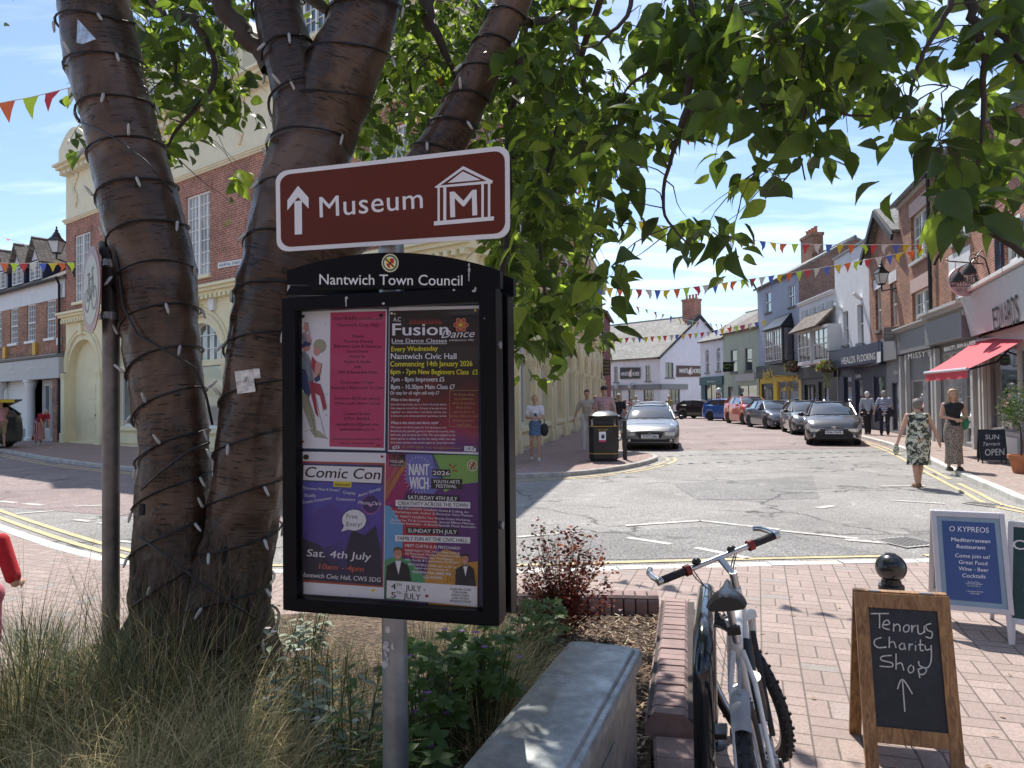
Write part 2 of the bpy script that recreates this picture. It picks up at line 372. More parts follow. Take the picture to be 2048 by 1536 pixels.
# kerb lines, walked so that the pavement lies on the LEFT of the direction of travel
K1 = smoothline([(16, 7.5), (9, 7.05), (6, 7.0), (3.5, 6.95), (1.5, 6.85), (0, 6.75), (-1.6, 6.8), (-3.9, 7.3), (-7.1, 9.8), (-11, 13.4), (-16, 18.5), (-24, 26)])
K2 = smoothline([(-34, 38), (-25, 31), (-19.5, 26.6), (-13.5, 21), (-9.2, 17.6), (-5.5, 15.9), (-2.6, 15.3), (0, 15.1), (1.5, 15.6), (2.75, 16.9), (3.75, 18.7), (3.95, 20), (3.35, 21.4), (2.9, 22.6), (4.0, 27), (5.7, 35), (9.3, 52), (12, 66)])
K3 = smoothline([(15.6, 62), (16.4, 52), (16.2, 44), (14.9, 34), (13.0, 25.6), (11.2, 20), (9.6, 15.9), (8.2, 12.2), (7.6, 10.4), (8.1, 9.3), (9.6, 8.9), (16, 8.9)])
# K2: pavement on left when walking from left to street
sheet('road', [(-60, 60), (-60, 30), (-16, 15), (-3, 9.5), (-3.6, 14.5), (-10, 19)], .004, m_asph_red)
sheet('road', [(3.2, 22.5), (13.0, 22.5), (17, 34), (18, 52), (17.5, 75), (5, 90), (2, 70), (1, 40)], .004, m_asph_red)
sheet('road', [tuple(gnd(*q).xy) for q in ((1345, 968), (1625, 952), (1640, 998), (1395, 1000))], .004, m_asph_dk)
sheet('road', [(.4, 8.8), (3.0, 9.35), (3.9, 7.5), (.3, 7.4)], .004, m_asph_dk)
PZ1, PZ2, PZ3 = .08, .1, .1
def pavement(K, extra, z, mat, din=.16):
    P = offs(K, din - .02) + extra; g = MB(); n = len(P); g.add([(x, y, z) for x, y in P], [tuple(range(n))]); st(g.build('pavement', mat, fix=False))
pavement(K1, [(-40, 10), (-40, -12), (20, -12)], PZ1, m_pave)
pavement(K2, [(12, 90), (-60, 90)], PZ2, m_pave2)
pavement(K3, [(60, 8.9), (60, 62)], PZ3, m_pave)
def kerb(K, z, w, m):
    """separate kerbstones: joints every ~0.9 m"""
    A, B, C_ = offs(K, 0), offs(K, w), offs(K, .012); g = MB(); acc = 0
    for i in range(len(K) - 1):
        L = math.hypot(K[i + 1][0] - K[i][0], K[i + 1][1] - K[i][1]); n = max(1, round(L / .9))
        for k in range(n):
            t0, t1 = k / n + .004 / L, (k + 1) / n - .004 / L
            q = lambda P, t: (P[i][0] + (P[i + 1][0] - P[i][0]) * t, P[i][1] + (P[i + 1][1] - P[i][1]) * t)
            a0, a1, b0, b1, c0, c1 = q(A, t0), q(A, t1), q(B, t0), q(B, t1), q(C_, t0), q(C_, t1); dz = rnd.uniform(-.003, .004)
            g.add([(*a0, 0), (*a1, 0), (*a1, z - .012), (*a0, z - .012), (*c0, z + .002 + dz), (*c1, z + .002 + dz), (*b1, z + .002 + dz), (*b0, z + .002 + dz), (*b0, 0), (*b1, 0)],
                  [(0, 1, 2, 3), (3, 2, 5, 4), (4, 5, 6, 7), (7, 6, 9, 8), (0, 3, 4, 7, 8), (1, 9, 6, 5, 2)])
    return st(g.build('kerb', m))
kerb(K1, PZ1, .16, m_kerb_lt); kerb(K2, PZ2, .13, m_kerb); kerb(K3, PZ3, .14, m_kerb_lt)
for K, rngs in ((K1, (0, 999)), (K2, (12, 66)), (K3, (24, 58))):
    sub = K[rngs[0]:rngs[1]]
    for a in (-.22, -.42): st(strip('road', sub, a, a - .085, .008, None, m_yel, gap=lambda i: rnd.random() < .03))
# worn white lines of the junction
def wline(p, q, w_, m=m_wht, dash=None):
    a, b = Vector((*p, 0)), Vector((*q, 0)); d = b - a; L = d.length; d /= L; n = Vector((-d.y, d.x, 0)) * w_ / 2; g = MB(); t = 0
    dash = dash or (L, 0)
    while t < L:
        e = min(L, t + dash[0]); P = [a + d * t + n, a + d * t - n, a + d * e - n, a + d * e + n]; g.add([(v.x, v.y, .008) for v in P], [(0, 1, 2, 3)]); t = e + dash[1] + 1e-6
    st(g.build('road', m, fix=False))
G = lambda x, y: tuple(gnd(x, y, 0).xy)
wline(G(1035, 1075), G(1190, 1060), .09, dash=(.8, .35)); wline(G(1250, 1052), G(1400, 1042), .1, dash=(1.2, .5)); wline(G(1400, 1042), G(1560, 1060), .1); wline(G(1560, 1062), G(1850, 1092), .1, dash=(.9, .3))
wline(G(1255, 1076), G(1400, 1098), .11, dash=(.6, .3)); wline(G(1400, 1098), G(1500, 1118), .11); wline(G(1690, 1080), G(1775, 1087), .12)
wline(G(1760, 973), G(1850, 972), .12); wline(G(1780, 1001), G(1890, 1008), .1); wline(G(1635, 1017), G(1665, 1012), .14)
wline(G(0, 1003), G(95, 1012), .12, dash=(.5, .25)); wline(G(30, 1028), G(110, 1022), .12, dash=(.5, .25)); wline(G(150, 1013), G(240, 1010), .1, dash=(.5, .2)); wline(G(150, 1040), G(245, 1052), .1, dash=(.4, .2))
wline(G(235, 1083), G(280, 1086), .1)
# ---------------------------------------------------------------- manhole and gully covers
m_iron = pm('cast_iron', (.16, .155, .15), .6, .5, bmp=.6, bscale=80)
def cover(loc, sx, sy, rz, label):
    o = thing('drain_cover', label, 'drain cover', loc, rz); g = MB(); g.box(-sx / 2, -sy / 2, 0, sx / 2, sy / 2, .006); g.build('frame', m_kerb, o)
    g = MB()
    for i in range(7): x = -sx / 2 + .05 + (sx - .1) * i / 6; g.box(x - .02, -sy / 2 + .04, .006, x + .02, sy / 2 - .04, .012)
    g.build('grating', m_iron, o)
p = gnd(1812, 1085, .004); cover((p.x, p.y, .009), .5, .5, .3, 'square iron cover in the road beyond the restaurant board')
p = gnd(1965, 1009, .004); cover((p.x, p.y, .009), .45, .3, -1.1, 'dark gully grating beside the far right kerb')
# ================================================================ BUILDINGS
b_red = brick('brick_red', (.46, .135, .08), (.34, .10, .065), (.46, .36, .28))
b_red2 = brick('brick_orange', (.47, .18, .085), (.27, .10, .055), (.34, .27, .21))
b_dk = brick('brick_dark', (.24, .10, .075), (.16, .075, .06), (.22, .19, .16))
b_pl = brick('brick_dark_red', (.26, .055, .045), (.22, .045, .04), (.22, .08, .07), stain=.15)
slate = brick('roof_slate', (.17, .165, .155), (.26, .25, .23), (.07, .068, .065), .3, .17, .012, .75, .35)
tile = brick('roof_tile', (.24, .20, .165), (.16, .13, .11), (.07, .06, .055), .2, .13, .012, .85, .4)
cream = pm('cream_paint', (.80, .72, .47), .7, var=.05, scale=2, bmp=.12, bscale=30, dirt=(.70, .62, .42))
stucco = pm('cream_stucco', (.78, .71, .52), .8, var=.06, scale=2, bmp=.3, bscale=60, dirt=(.68, .61, .46))
white = pm('white_paint', (.74, .74, .72), .5, var=.04, scale=4, bmp=.05)
render_w = pm('white_render', (.70, .71, .72), .85, var=.05, scale=3, bmp=.5, bscale=9, bdist=.02, dirt=(.55, .56, .57))
render_l = pm('lavender_render', (.66, .63, .70), .85, var=.05, scale=2, bmp=.3, bscale=14, bdist=.01, dirt=(.62, .56, .58))
bluegrey = pm('blue_grey_render', (.36, .40, .48), .85, var=.06, scale=2, bmp=.3, bscale=14, bdist=.01)
sage = pm('sage_render', (.42, .47, .36), .85, var=.06, scale=2, bmp=.3, bscale=14, bdist=.01)
pink_w = pm('pinkish_stone', (.50, .37, .33), .85, var=.08)
gry = pm('grey_paint', (.20, .20, .205), .5, var=.06, bmp=.05)
gry_lt = pm('pale_grey_paint', (.46, .455, .44), .55, var=.06, bmp=.05)
navy = pm('navy_paint', (.022, .03, .07), .4, var=.1, bmp=.05)
blk = pm('black_paint', (.016, .016, .018), .35, var=.2, bmp=.05)
blk_dull = pm('black_dull', (.02, .02, .022), .7, var=.2)
teal = pm('teal_paint', (.03, .09, .10), .45, var=.1)
yelp = pm('yellow_paint', (.72, .50, .03), .5, var=.06)
lead = pm('lead_flashing', (.20, .205, .215), .6, var=.2)
glass = glassmat('window_glass'); glass_c = glassmat('curtained_glass', (.16, .155, .145), .12); glass_d = glassmat('shop_glass', (.035, .04, .042), .02)
terr = pm('terracotta', (.45, .17, .08), .8)
def arcpts(x0, x1, zs, n=16):
    r = (x1 - x0) / 2; c = (x0 + x1) / 2; return [(c - r * math.cos(math.pi * k / n), zs + r * math.sin(math.pi * k / n)) for k in range(n + 1)]
def wallmesh(g, xa, xb, za, zb, ops, y=0.0, rev=.14, mi=0):
    ops2 = [(o[0], o[1], o[2], o[3] + ((o[1] - o[0]) / 2 if len(o) > 4 and o[4] else 0)) for o in ops]
    xs = sorted({xa, xb, *[o[0] for o in ops2], *[o[1] for o in ops2]}); zs = sorted({za, zb, *[o[2] for o in ops2], *[o[3] for o in ops2]})
    xs = [x for x in xs if xa <= x <= xb]; zs = [z for z in zs if za <= z <= zb]
    for i in range(len(xs) - 1):
        for j in range(len(zs) - 1):
            cx, cz = (xs[i] + xs[i + 1]) / 2, (zs[j] + zs[j + 1]) / 2
            if xs[i + 1] - xs[i] < 1e-5 or zs[j + 1] - zs[j] < 1e-5 or any(o[0] < cx < o[1] and o[2] < cz < o[3] for o in ops2): continue
            g.add([(xs[i], y, zs[j]), (xs[i + 1], y, zs[j]), (xs[i + 1], y, zs[j + 1]), (xs[i], y, zs[j + 1])], [(0, 1, 2, 3)], mi)
    for o in ops:
        x0, x1, z0, z1 = o[:4]; loop = [(x0, z0)]
        if len(o) > 4 and o[4]:
            A = arcpts(x0, x1, z1); loop += A + [(x1, z0)]; zt = z1 + (x1 - x0) / 2
            for k in range(len(A) - 1): g.add([(A[k][0], y, A[k][1]), (A[k + 1][0], y, A[k + 1][1]), (A[k + 1][0], y, zt), (A[k][0], y, zt)], [(0, 1, 2, 3)], mi)
        else: loop += [(x0, z1), (x1, z1), (x1, z0)]
        for k in range(len(loop)):
            a, b = loop[k], loop[(k + 1) % len(loop)]; g.add([(a[0], y, a[1]), (b[0], y, b[1]), (b[0], y + rev, b[1]), (a[0], y + rev, a[1])], [(0, 1, 2, 3)], mi)
class Bld:
    def __init__(s, name, label, P0, P1, z=.1, cat='building'):
        d = Vector((P1[0] - P0[0], P1[1] - P0[1])); s.W = d.length; s.rz = math.atan2(d.y, d.x); s.root = thing(name, label, cat, (P0[0], P0[1], z), s.rz)
        s.z = z; s.fr = None; s.setplane(P0, d)
    def setplane(s, P, d): s.P = Vector((P[0], P[1], 0)); s.d = Vector((d[0], d[1], 0)).normalized(); s.n = Vector((s.d.y, -s.d.x, 0))
    def frame(s, lx, ly, rz):
        """work on another face: local frame offset under the root"""
        s.fr = (lx, ly, rz); W = s.root.matrix_basis; o = W @ Vector((lx, ly, 0)); a = s.rz + rz; s.setplane((o.x, o.y), (math.cos(a), math.sin(a))); return s
    def loc(s, px, py, y=0):
        p = hit(px, py, s.P - s.n * y, s.n); return ((p - s.P).dot(s.d), p.z - s.z)
    def rect(s, x0, y0, x1, y1, y=0):
        ym, xm = (y0 + y1) / 2, (x0 + x1) / 2; return (s.loc(x0, ym, y)[0], s.loc(x1, ym, y)[0], s.loc(xm, y1, y)[1], s.loc(xm, y0, y)[1])
    def part(s, g, name, mats, smooth=None, bevel=0, parent=None, label=None):
        o = g.build(name, mats, parent or s.root, smooth, bevel)
        if s.fr and parent is None: o.location = (s.fr[0], s.fr[1], 0); o.rotation_euler = (0, 0, s.fr[2])
        if label: o['label'] = label
        return o
    def box(s, name, m, x0, y0, z0, x1, y1, z1, bevel=0, label=None): g = MB(); g.box(x0, y0, z0, x1, y1, z1); return s.part(g, name, m, bevel=bevel, label=label)
    def window(s, x0, x1, z0, z1, nx=2, nz=4, y=0, fm=None, gm=None, arch=False, sash=True, sill=None, lintel=None, bw=.05, gb=.022, rev=.14, cas=1, name='window', lh=.2):
        fm = fm or white; gm = gm or glass; g = MB(); ya, yb = y + rev - .09, y + rev - .01
        g.box(x0, ya, z0, x0 + bw, yb, z1); g.box(x1 - bw, ya, z0, x1, yb, z1); g.box(x0 + bw, ya, z0, x1 - bw, yb, z0 + bw)
        zt = z1
        if arch:
            A = arcpts(x0 + bw / 2, x1 - bw / 2, z1); g.tube([(a, (ya + yb) / 2, b) for a, b in A], bw / 2, 6); zt = z1 + (x1 - x0) / 2
            g.box(x0 + bw, ya + .005, z1 - bw / 2, x1 - bw, yb - .005, z1 + bw / 2)
        else: g.box(x0 + bw, ya, z1 - bw, x1 - bw, yb, z1)
        for c in range(1, cas): xx = x0 + (x1 - x0) * c / cas; g.box(xx - bw * .8, ya - .01, z0 + bw, xx + bw * .8, yb, zt - bw if not arch else z1 + (x1 - x0) * .48)
        if sash: zm = (z0 + z1) / 2; g.box(x0 + bw, ya - .012, zm - .03, x1 - bw, yb - .002, zm + .03)
        N = nx * cas
        for k in range(1, N):
            if k % nx == 0: continue
            xx = x0 + (x1 - x0) * k / N; top = z1 - bw
            if arch: top = z1 + math.sqrt(max(0, ((x1 - x0) / 2) ** 2 - (xx - (x0 + x1) / 2) ** 2)) - bw / 2
            g.box(xx - gb / 2, ya + .02, z0 + bw, xx + gb / 2, yb - .004, top)
        H = zt - z0
        for k in range(1, nz):
            zz_ = z0 + H * k / nz; xa, xb = x0 + bw, x1 - bw
            if arch and zz_ > z1: hw = math.sqrt(max(0, ((x1 - x0) / 2) ** 2 - (zz_ - z1) ** 2)); xa, xb = (x0 + x1) / 2 - hw + .02, (x0 + x1) / 2 + hw - .02
            if xb > xa: g.box(xa, ya + .026, zz_ - gb / 2, xb, yb - .006, zz_ + gb / 2)
        wo_ = s.part(g, name, fm); yp = yb - .02; g = MB()
        if arch: P = [(x0, z0)] + arcpts(x0, x1, z1) + [(x1, z0)]; g.add([(a, yp, b) for a, b in P], [tuple(range(len(P) - 1, -1, -1))])
        else: g.add([(x0, yp, z0), (x1, yp, z0), (x1, yp, z1), (x0, yp, z1)], [(0, 1, 2, 3)])
        s.part(g, 'pane', gm, parent=wo_)
        if sill: g = MB(); g.box(x0 - .08, y - .1, z0 - .11, x1 + .08, y + rev - .01, z0 - .001); s.part(g, 'sill', sill, parent=wo_)
        if lintel: g = MB(); g.box(x0 - .14, y - .02, z1 + .001, x1 + .14, y + .05, z1 + lh); s.part(g, 'lintel', lintel, parent=wo_)
        return wo_
    def level(s, name, m, z0, z1, wins=(), xa=None, xb=None, y=0, rev=.14, **kw):
        """wins: (x0,x1,z0,z1,opts)"""
        xa = 0 if xa is None else xa; xb = s.W if xb is None else xb; g = MB()
        wallmesh(g, xa, xb, z0, z1, [(q[0], q[1], q[2], q[3], q[4].get('arch', False)) for q in wins], y, rev); o = s.part(g, name, m)
        for q in wins:
            k = dict(kw); k.update(q[4]); k.setdefault('rev', rev)
            if k.pop('blank', False): continue
            s.window(q[0], q[1], q[2], q[3], y=y, **k)
        return o
    def shell(s, m, D, zt, gable=None, name='wall', z0=0, zgap=None):
        """side and back walls; gable = ridge height for end gables (ridge along x)"""
        g = MB()
        for x in (0, s.W):
            P = [(x, 0, z0), (x, D, z0), (x, D, zt)] + ([(x, D / 2, gable)] if gable else []) + [(x, 0, zt)]; g.add(P, [tuple(range(len(P)))])
        g.add([(0, D, z0), (s.W, D, z0), (s.W, D, zt), (0, D, zt)], [(0, 1, 2, 3)]); 
        if not gable: g.add([(0, 0, zt - .02), (s.W, 0, zt - .02), (s.W, D, zt - .02), (0, D, zt - .02)], [(0, 1, 2, 3)])
        return s.part(g, name, m)
    def roof(s, m, D, ze, zr, over=.25, th=.14, xo=.12, axis='x'):
        g = MB(); W = s.W
        if axis == 'x':
            k = (zr - ze) / (D / 2)
            for y0, y1, sg in ((-over, D / 2, 1), (D + over, D / 2, -1)):
                za = ze - k * over
                P = [(-xo, y0, za), (W + xo, y0, za), (W + xo, y1, zr), (-xo, y1, zr)]
                if sg < 0: P = P[::-1]
                g.slab([(p[0], p[1], p[2] + th) for p in P], th)
        else:
            k = (zr - ze) / (W / 2)
            for x0, sg in ((-over, 1), (W + over, -1)):
                za = ze - k * over; P = [(x0, -xo, za), (W / 2, -xo, zr), (W / 2, D, zr), (x0, D, za)]
                if sg > 0: P = P[::-1]
                g.slab([(p[0], p[1], p[2] + th) for p in P], th)
        o = s.part(g, 'roof', m); g = MB()
        if axis == 'x': g.tube([(-xo, D / 2, zr + th), (W + xo, D / 2, zr + th)], .1, 6)
        else: g.tube([(W / 2, -xo, zr + th), (W / 2, D, zr + th)], .1, 6)
        s.part(g, 'ridge', lead, parent=o); return o
    def chimney(s, m, x, y, z0, z1, sx=.9, sy=.6, pots=3, parent=None):
        g = MB(); g.box(x - sx / 2, y - sy / 2, z0, x + sx / 2, y + sy / 2, z1 - .2); g.box(x - sx / 2 - .06, y - sy / 2 - .06, z1 - .2, x + sx / 2 + .06, y + sy / 2 + .06, z1)
        o = s.part(g, 'chimney', m, parent=parent)
        for k in range(pots):
            g = MB(); g.lathe((x - sx / 2 + sx * (k + .5) / pots, y, z1), [(.13, 0), (.11, .1), (.1, .38), (.13, .4), (.13, .46)], 10); s.part(g, 'chimney_pot', terr, 40, parent=o)
        return o
    def sign(s, y=-.2): return Sheet(s.P - s.n * y, s.n, .004)
    def cornice(s, m, z, x0=None, x1=None, h=.22, p=.28, y=0, dent=0, name='cornice'):
        x0 = 0 if x0 is None else x0; x1 = s.W if x1 is None else x1; g = MB()
        for a, b, c in ((0, .35, .45), (.35, .7, .75), (.7, 1, 1)): g.box(x0 - .004 * a, y - p * c, z + h * a, x1 + .004 * a, y + .02, z + h * b)
        if dent:
            x = x0 + dent / 2
            while x < x1 - .1: g.box(x, y - p * .62, z - .13, x + dent * .5, y + .01, z - .003); x += dent
        return s.part(g, name, m)
# ---------------------------------------------------------------- cream corner building
P0c, Cc, P1c = (-18.8, 29.9), (-.81, 16.4), (6.6, 51.6)
cb = Bld('corner_building', 'large corner building with cream arched shopfronts, red brick upper floor and cream stucco band', P0c, Cc)
def cream_face(b, xs, r, W, wins, skip_door=False, stu=True, ztop=9.2):
    ar = []
    for i, x in enumerate(xs):
        if skip_door and i == 0: ar.append((x - r, x + r, .05, 2.75, dict(arch=True, blank=True))); continue
        ar.append((x - r * .86, x + r * .86, .75, 2.95, dict(arch=True, nx=5, nz=5, gm=glass_d, rev=.3, sash=False, bw=.09, gb=.035)))
    g = MB(); wallmesh(g, 0, W, 0, 5.35, [(q[0], q[1], q[2], q[3], True) for q in ar], 0, .3); b.part(g, 'ground_floor_wall', cream)
    for i, x in enumerate(xs):
        q = ar[i]
        if q[4].get('blank'):
            g = MB(); P = [(q[0], q[2])] + arcpts(q[0], q[1], q[3]) + [(q[1], q[2])]; g.add([(a, .3, c) for a, c in P], [tuple(range(len(P) - 1, -1, -1))]); b.part(g, 'blind_arch', cream)
            g = MB(); g.box(x - .15, .22, .05, x + .75, .31, 2.5)
            for zz_ in (.2, 1.0, 1.8): g.box(x - .03, .205, zz_, x + .63, .23, zz_ + .6)
            d = b.part(g, 'door', cream, bevel=.01); g = MB(); g.ball((x + .68, .19, 1.15), .03); b.part(g, 'handle', m_iron, parent=d)
        else:
            # large plate glass below the fanlight
            g = MB(); xa, xb = q[0], q[1]
            for k in range(1, 5): pass
            wnd = MB(); wnd.box(xa, .1, 2.82, xb, .3, 3.02); b.part(wnd, 'transom', cream, bevel=.01)
            P = [(xa, .75)] + arcpts(xa, xb, 2.95) + [(xb, .75)]; pg = MB(); wf = MB()
            for t, rr in ((.06, 0),): wf.tube([(a, .24, c) for a, c in arcpts(xa + .04, xb - .04, 3.0)], .05, 6)
            n = 6
            for k in range(1, n):
                xx = xa + (xb - xa) * k / n; hh = math.sqrt(max(.01, ((xb - xa) / 2) ** 2 - (xx - x) ** 2)); wf.box(xx - .018, .21, 3.02, xx + .018, .27, 2.97 + hh)
            for zz_ in (3.4, 3.85):
                hw = math.sqrt(max(0, ((xb - xa) / 2) ** 2 - (zz_ - 2.95) ** 2)) - .03
                if hw > .1: wf.box(x - hw, .215, zz_ - .018, x + hw, .265, zz_ + .018)
            wf.box(xa, .2, .75, xa + .08, .28, 2.82); wf.box(xb - .08, .2, .75, xb, .28, 2.82); wf.box(xa + .08, .2, .75, xb - .08, .28, .84)
            if i % 2: wf.box(x - .05, .2, .84, x + .05, .28, 2.82)
            wo_ = b.part(wf, 'window', white); pg.add([(a, .26, c) for a, c in P], [tuple(range(len(P) - 1, -1, -1))]); b.part(pg, 'pane', glass_d, parent=wo_)
            g = MB(); g.box(xa - .1, -.12, .60, xb + .1, .2, .745); g.box(xa, -.05, .12, xb, -.003, .5); b.part(g, 'sill', cream, bevel=.01, parent=wo_)
        # archivolt mouldings and imposts
        g = MB()
        for rr, tt in ((r + .08, .07), (r + .26, .05)): g.tube([(a, -.02, c) for a, c in arcpts(x - rr, x + rr, 2.95, 22)], tt, 6)
        g.box(x - .13, -.14, 2.95 + r - .02, x + .13, .02, 2.95 + r + .42); b.part(g, 'arch_moulding', cream, 50)
        for sx in (-1, 1):
            xx = x + sx * (r + .17); g = MB(); g.box(xx - .16, -.13, .4, xx + .16, .0, 2.65); g.box(xx - .2, -.17, 0, xx + .2, .0, .4)
            for k in range(3): g.box(xx - .18 - .02 * k, -.15 - .02 * k, 2.65 + .08 * k, xx + .18 + .02 * k, .0, 2.73 + .08 * k)
            b.part(g, 'pilaster', cream, bevel=.008)
    b.cornice(cream, 5.1, 0, W, .3, .42, dent=.26)
    b.level('brick_wall', b_red, 5.4, ztop, wins, 0, W)
def mk(b, x, w_, z0, z1, **k): return (x - w_ / 2, x + w_ / 2, z0, z1, k)
w1 = [cb.rect(172, 457, 206, 560), cb.rect(373, 387, 420, 553)]
zA, zB = w1[1][2], w1[1][3]; ww = (w1[1][1] - w1[1][0])
xs1 = [1.66, 5.9, 10.6, 15.1, 19.6]
cw = dict(nx=3, nz=7, cas=2, sash=False, bw=.07, gb=.03, gm=glass_c, lintel=b_red, sill=cream)
wn1 = [mk(cb, x, ww, zA, zB, **cw) for x in (1.6, 5.9, (w1[1][0] + w1[1][1]) / 2, 15.4, 19.6)]
cream_face(cb, xs1, 1.5, cb.W, wn1, True)
g = MB(); wallmesh(g, 0, cb.W, 9.35, 11.4, []); cb.part(g, 'stucco_band', stucco)
cb.cornice(stucco, 9.2, h=.16, p=.16, name='string_course'); cb.cornice(stucco, 11.3, h=.3, p=.55, dent=.4, name='eaves_cornice')
# swags of relief plaster on the band
for x, z in [(.95, 10.6), (3.7, 10.5), (8.3, 10.5), (12.9, 10.5), (17.4, 10.5)]:
    g = MB(); q = random.Random(int(x * 10))
    for k in range(34): t = k / 33; g.ball((x + .22 * math.sin(t * 9) * (1 - t * .5) + q.uniform(-.07, .07), -.03, z + .75 - 1.5 * t), q.uniform(.05, .12), .06, q.uniform(.05, .12), 7, 5)
    cb.part(g, 'plaster_swag', stucco, 60)
g = MB(); g.prism([(0, 0), (0, 0), (0, 0)], 0, 0) if False else None
# shaped gable over the left bay
P = [(.3, 11.6)] + [(.3 + 2.6 * k / 10, 11.6 + 1.25 * math.sin(math.pi * (.15 + .7 * k / 10))) for k in range(11)] + [(2.9, 11.6)]
g = MB(); g.slab([(a, -.1, c) for a, c in P], .3); cb.part(g, 'shaped_gable', stucco)
g = MB(); g.tube([(a, -.12, c + .05) for a, c in P[1:-1]], .12, 6); cb.part(g, 'gable_coping', stucco, 50)
g = MB(); S_ = (22.6, -.1, 11.6); g.slab([(-.1, -.1, 11.6), (22.3, -.1, 11.6), (17.6, 6, 15.6), (-.1, 6, 15.6)], .15); g.slab([(-.1, 6, 15.6), (17.6, 6, 15.6), (19, 12, 11.6), (-.1, 12, 11.6)], .15); o = cb.part(g, 'roof', slate)
for x in (5.3, 10.6, 15.6):
    g = MB(); g.box(x - .9, 1.0, 11.9, x + .9, 4.2, 14.2); d = cb.part(g, 'dormer', stucco)
    g = MB(); g.slab([(x - 1.1, .8, 14.2), (x, .8, 15.2), (x, 5.5, 15.2), (x - 1.1, 5.5, 14.2)], .1); g.slab([(x + 1.1, 5.5, 14.2), (x, 5.5, 15.2), (x, .8, 15.2), (x + 1.1, .8, 14.2)], .1); cb.part(g, 'dormer_roof', slate, parent=d)
    g = MB(); g.add([(x - .9, 1.0, 14.2), (x + .9, 1.0, 14.2), (x, 1.0, 15.1)], [(0, 1, 2)]); cb.part(g, 'dormer_gable', stucco, parent=d)
    wd = cb.window(x - .6, x + .6, 12.5, 13.9, nx=2, nz=4, y=.86, rev=.12, cas=2, sash=False); wd.parent = d; wd.location = (0, 0, 0); wd.rotation_euler = (0, 0, 0)
# street name plate and alarm box
s_ = cb.sign(-.03); pl = lambda x0, y0, x1, y1, m, l=1, q=s_: q.poly([(x0, y0), (x0, y1), (x1, y1), (x1, y0)], m, l)
s_.poly([(436, 526), (436, 537), (483, 529), (483, 518)], white, 1); s_.text('HOSPITAL STREET', 439, 534, 481, 527, 6, blk, 2, bold=.01); s_.build('street_name_plate', cb.root)
x, z = cb.loc(428, 610); g = MB(); g.slab([(x - .16, -.12, z + .2), (x - .13, -.12, z - .18), (x + .13, -.12, z - .18), (x + .16, -.12, z + .2)], .12); cb.part(g, 'alarm_box', white, bevel=.01)
# second face, along the street
a2 = math.atan2(P1c[1] - Cc[1], P1c[0] - Cc[0]); W2 = math.hypot(P1c[1] - Cc[1], P1c[0] - Cc[0])
cb.frame(cb.W, 0, a2 - cb.rz)
xs2 = [2.2 + 3.62 * k for k in range(10)]
wn2 = [mk(cb, x, 1.5, 6.1, 8.7, nx=2, nz=5, cas=2, sash=False, gm=glass_c, sill=white, lintel=b_red) for x in xs2]
cream_face(cb, xs2, 1.2, W2, wn2, ztop=9.3); cb.cornice(stucco, 9.25, 0, W2, .3, .5, dent=.4, name='eaves_cornice')
g = MB(); g.slab([(0, -.3, 9.56), (W2, -.3, 9.56), (W2, 5, 12.5), (2.6, 5, 12.5)], .15); g.box(W2 - .3, 0.02, 0, W2, 7, 9.5, 0); cb.part(g, 'roof', slate)
cb.fr = None
# ---------------------------------------------------------------- dark red building after it
p0, p1 = (6.75, 51.9), (8.3, 59.5)
rb = Bld('red_building', 'tall dark red painted brick building beyond the cream arcade', p0, p1)
rb.level('wall', b_pl, 0, 8.0, [mk(rb, 2, .9, 5, 6.6, nx=2, nz=4), mk(rb, 5.2, .9, 5, 6.6, nx=2, nz=4), mk(rb, 2.6, 2.2, .8, 2.6, nx=1, nz=1, gm=glass_d, sash=False)])
g = MB(); g.box(0, 0.01, 0, .02, 9, 8); g.add([(0, 0, 8), (0, 9, 8), (0, 4.5, 10.4)], [(0, 1, 2)]); rb.part(g, 'gable_wall', b_pl); rb.roof(slate, 9, 8, 10.4, .35)
# ---------------------------------------------------------------- left building with dormers
lb = Bld('dormer_building', 'red brick building with three gabled dormers, white sash windows and grey shop fascia', (-31.6, 39.5), (-18.85, 29.94))
lw = [lb.rect(*q) for q in ((21, 622, 35, 689), (55, 612, 70, 683), (94, 600, 110, 676))]; w_ = .98; zb_, zt_ = lw[2][2], lw[2][3]
xl = [(q[0] + q[1]) / 2 for q in lw]; step_ = xl[1] - xl[0]; xl = [xl[0] - step_ * 3, xl[0] - step_ * 2, xl[0] - step_] + xl
lb.level('brick_wall', b_red2, 3.75, 6.15, [mk(lb, x, w_, zb_, zt_, nx=4, nz=6, sill=white, lintel=b_red2) for x in xl])
lb.box('render_band', render_w, 0, -.03, 6.15, lb.W, .1, 7.0); lb.shell(b_red2, 9, 7.0, 9.6)
o = lb.roof(tile, 9, 7.0, 9.6, .2)
g = MB(); g.tube([(0, -.3, 6.95), (lb.W - .1, -.3, 6.95), (lb.W - .3, -.12, 6.7), (lb.W - .3, -.12, 3.3), (lb.W - .3, -.12, .1)], .055, 8); lb.part(g, 'drainpipe', blk_dull, 50)
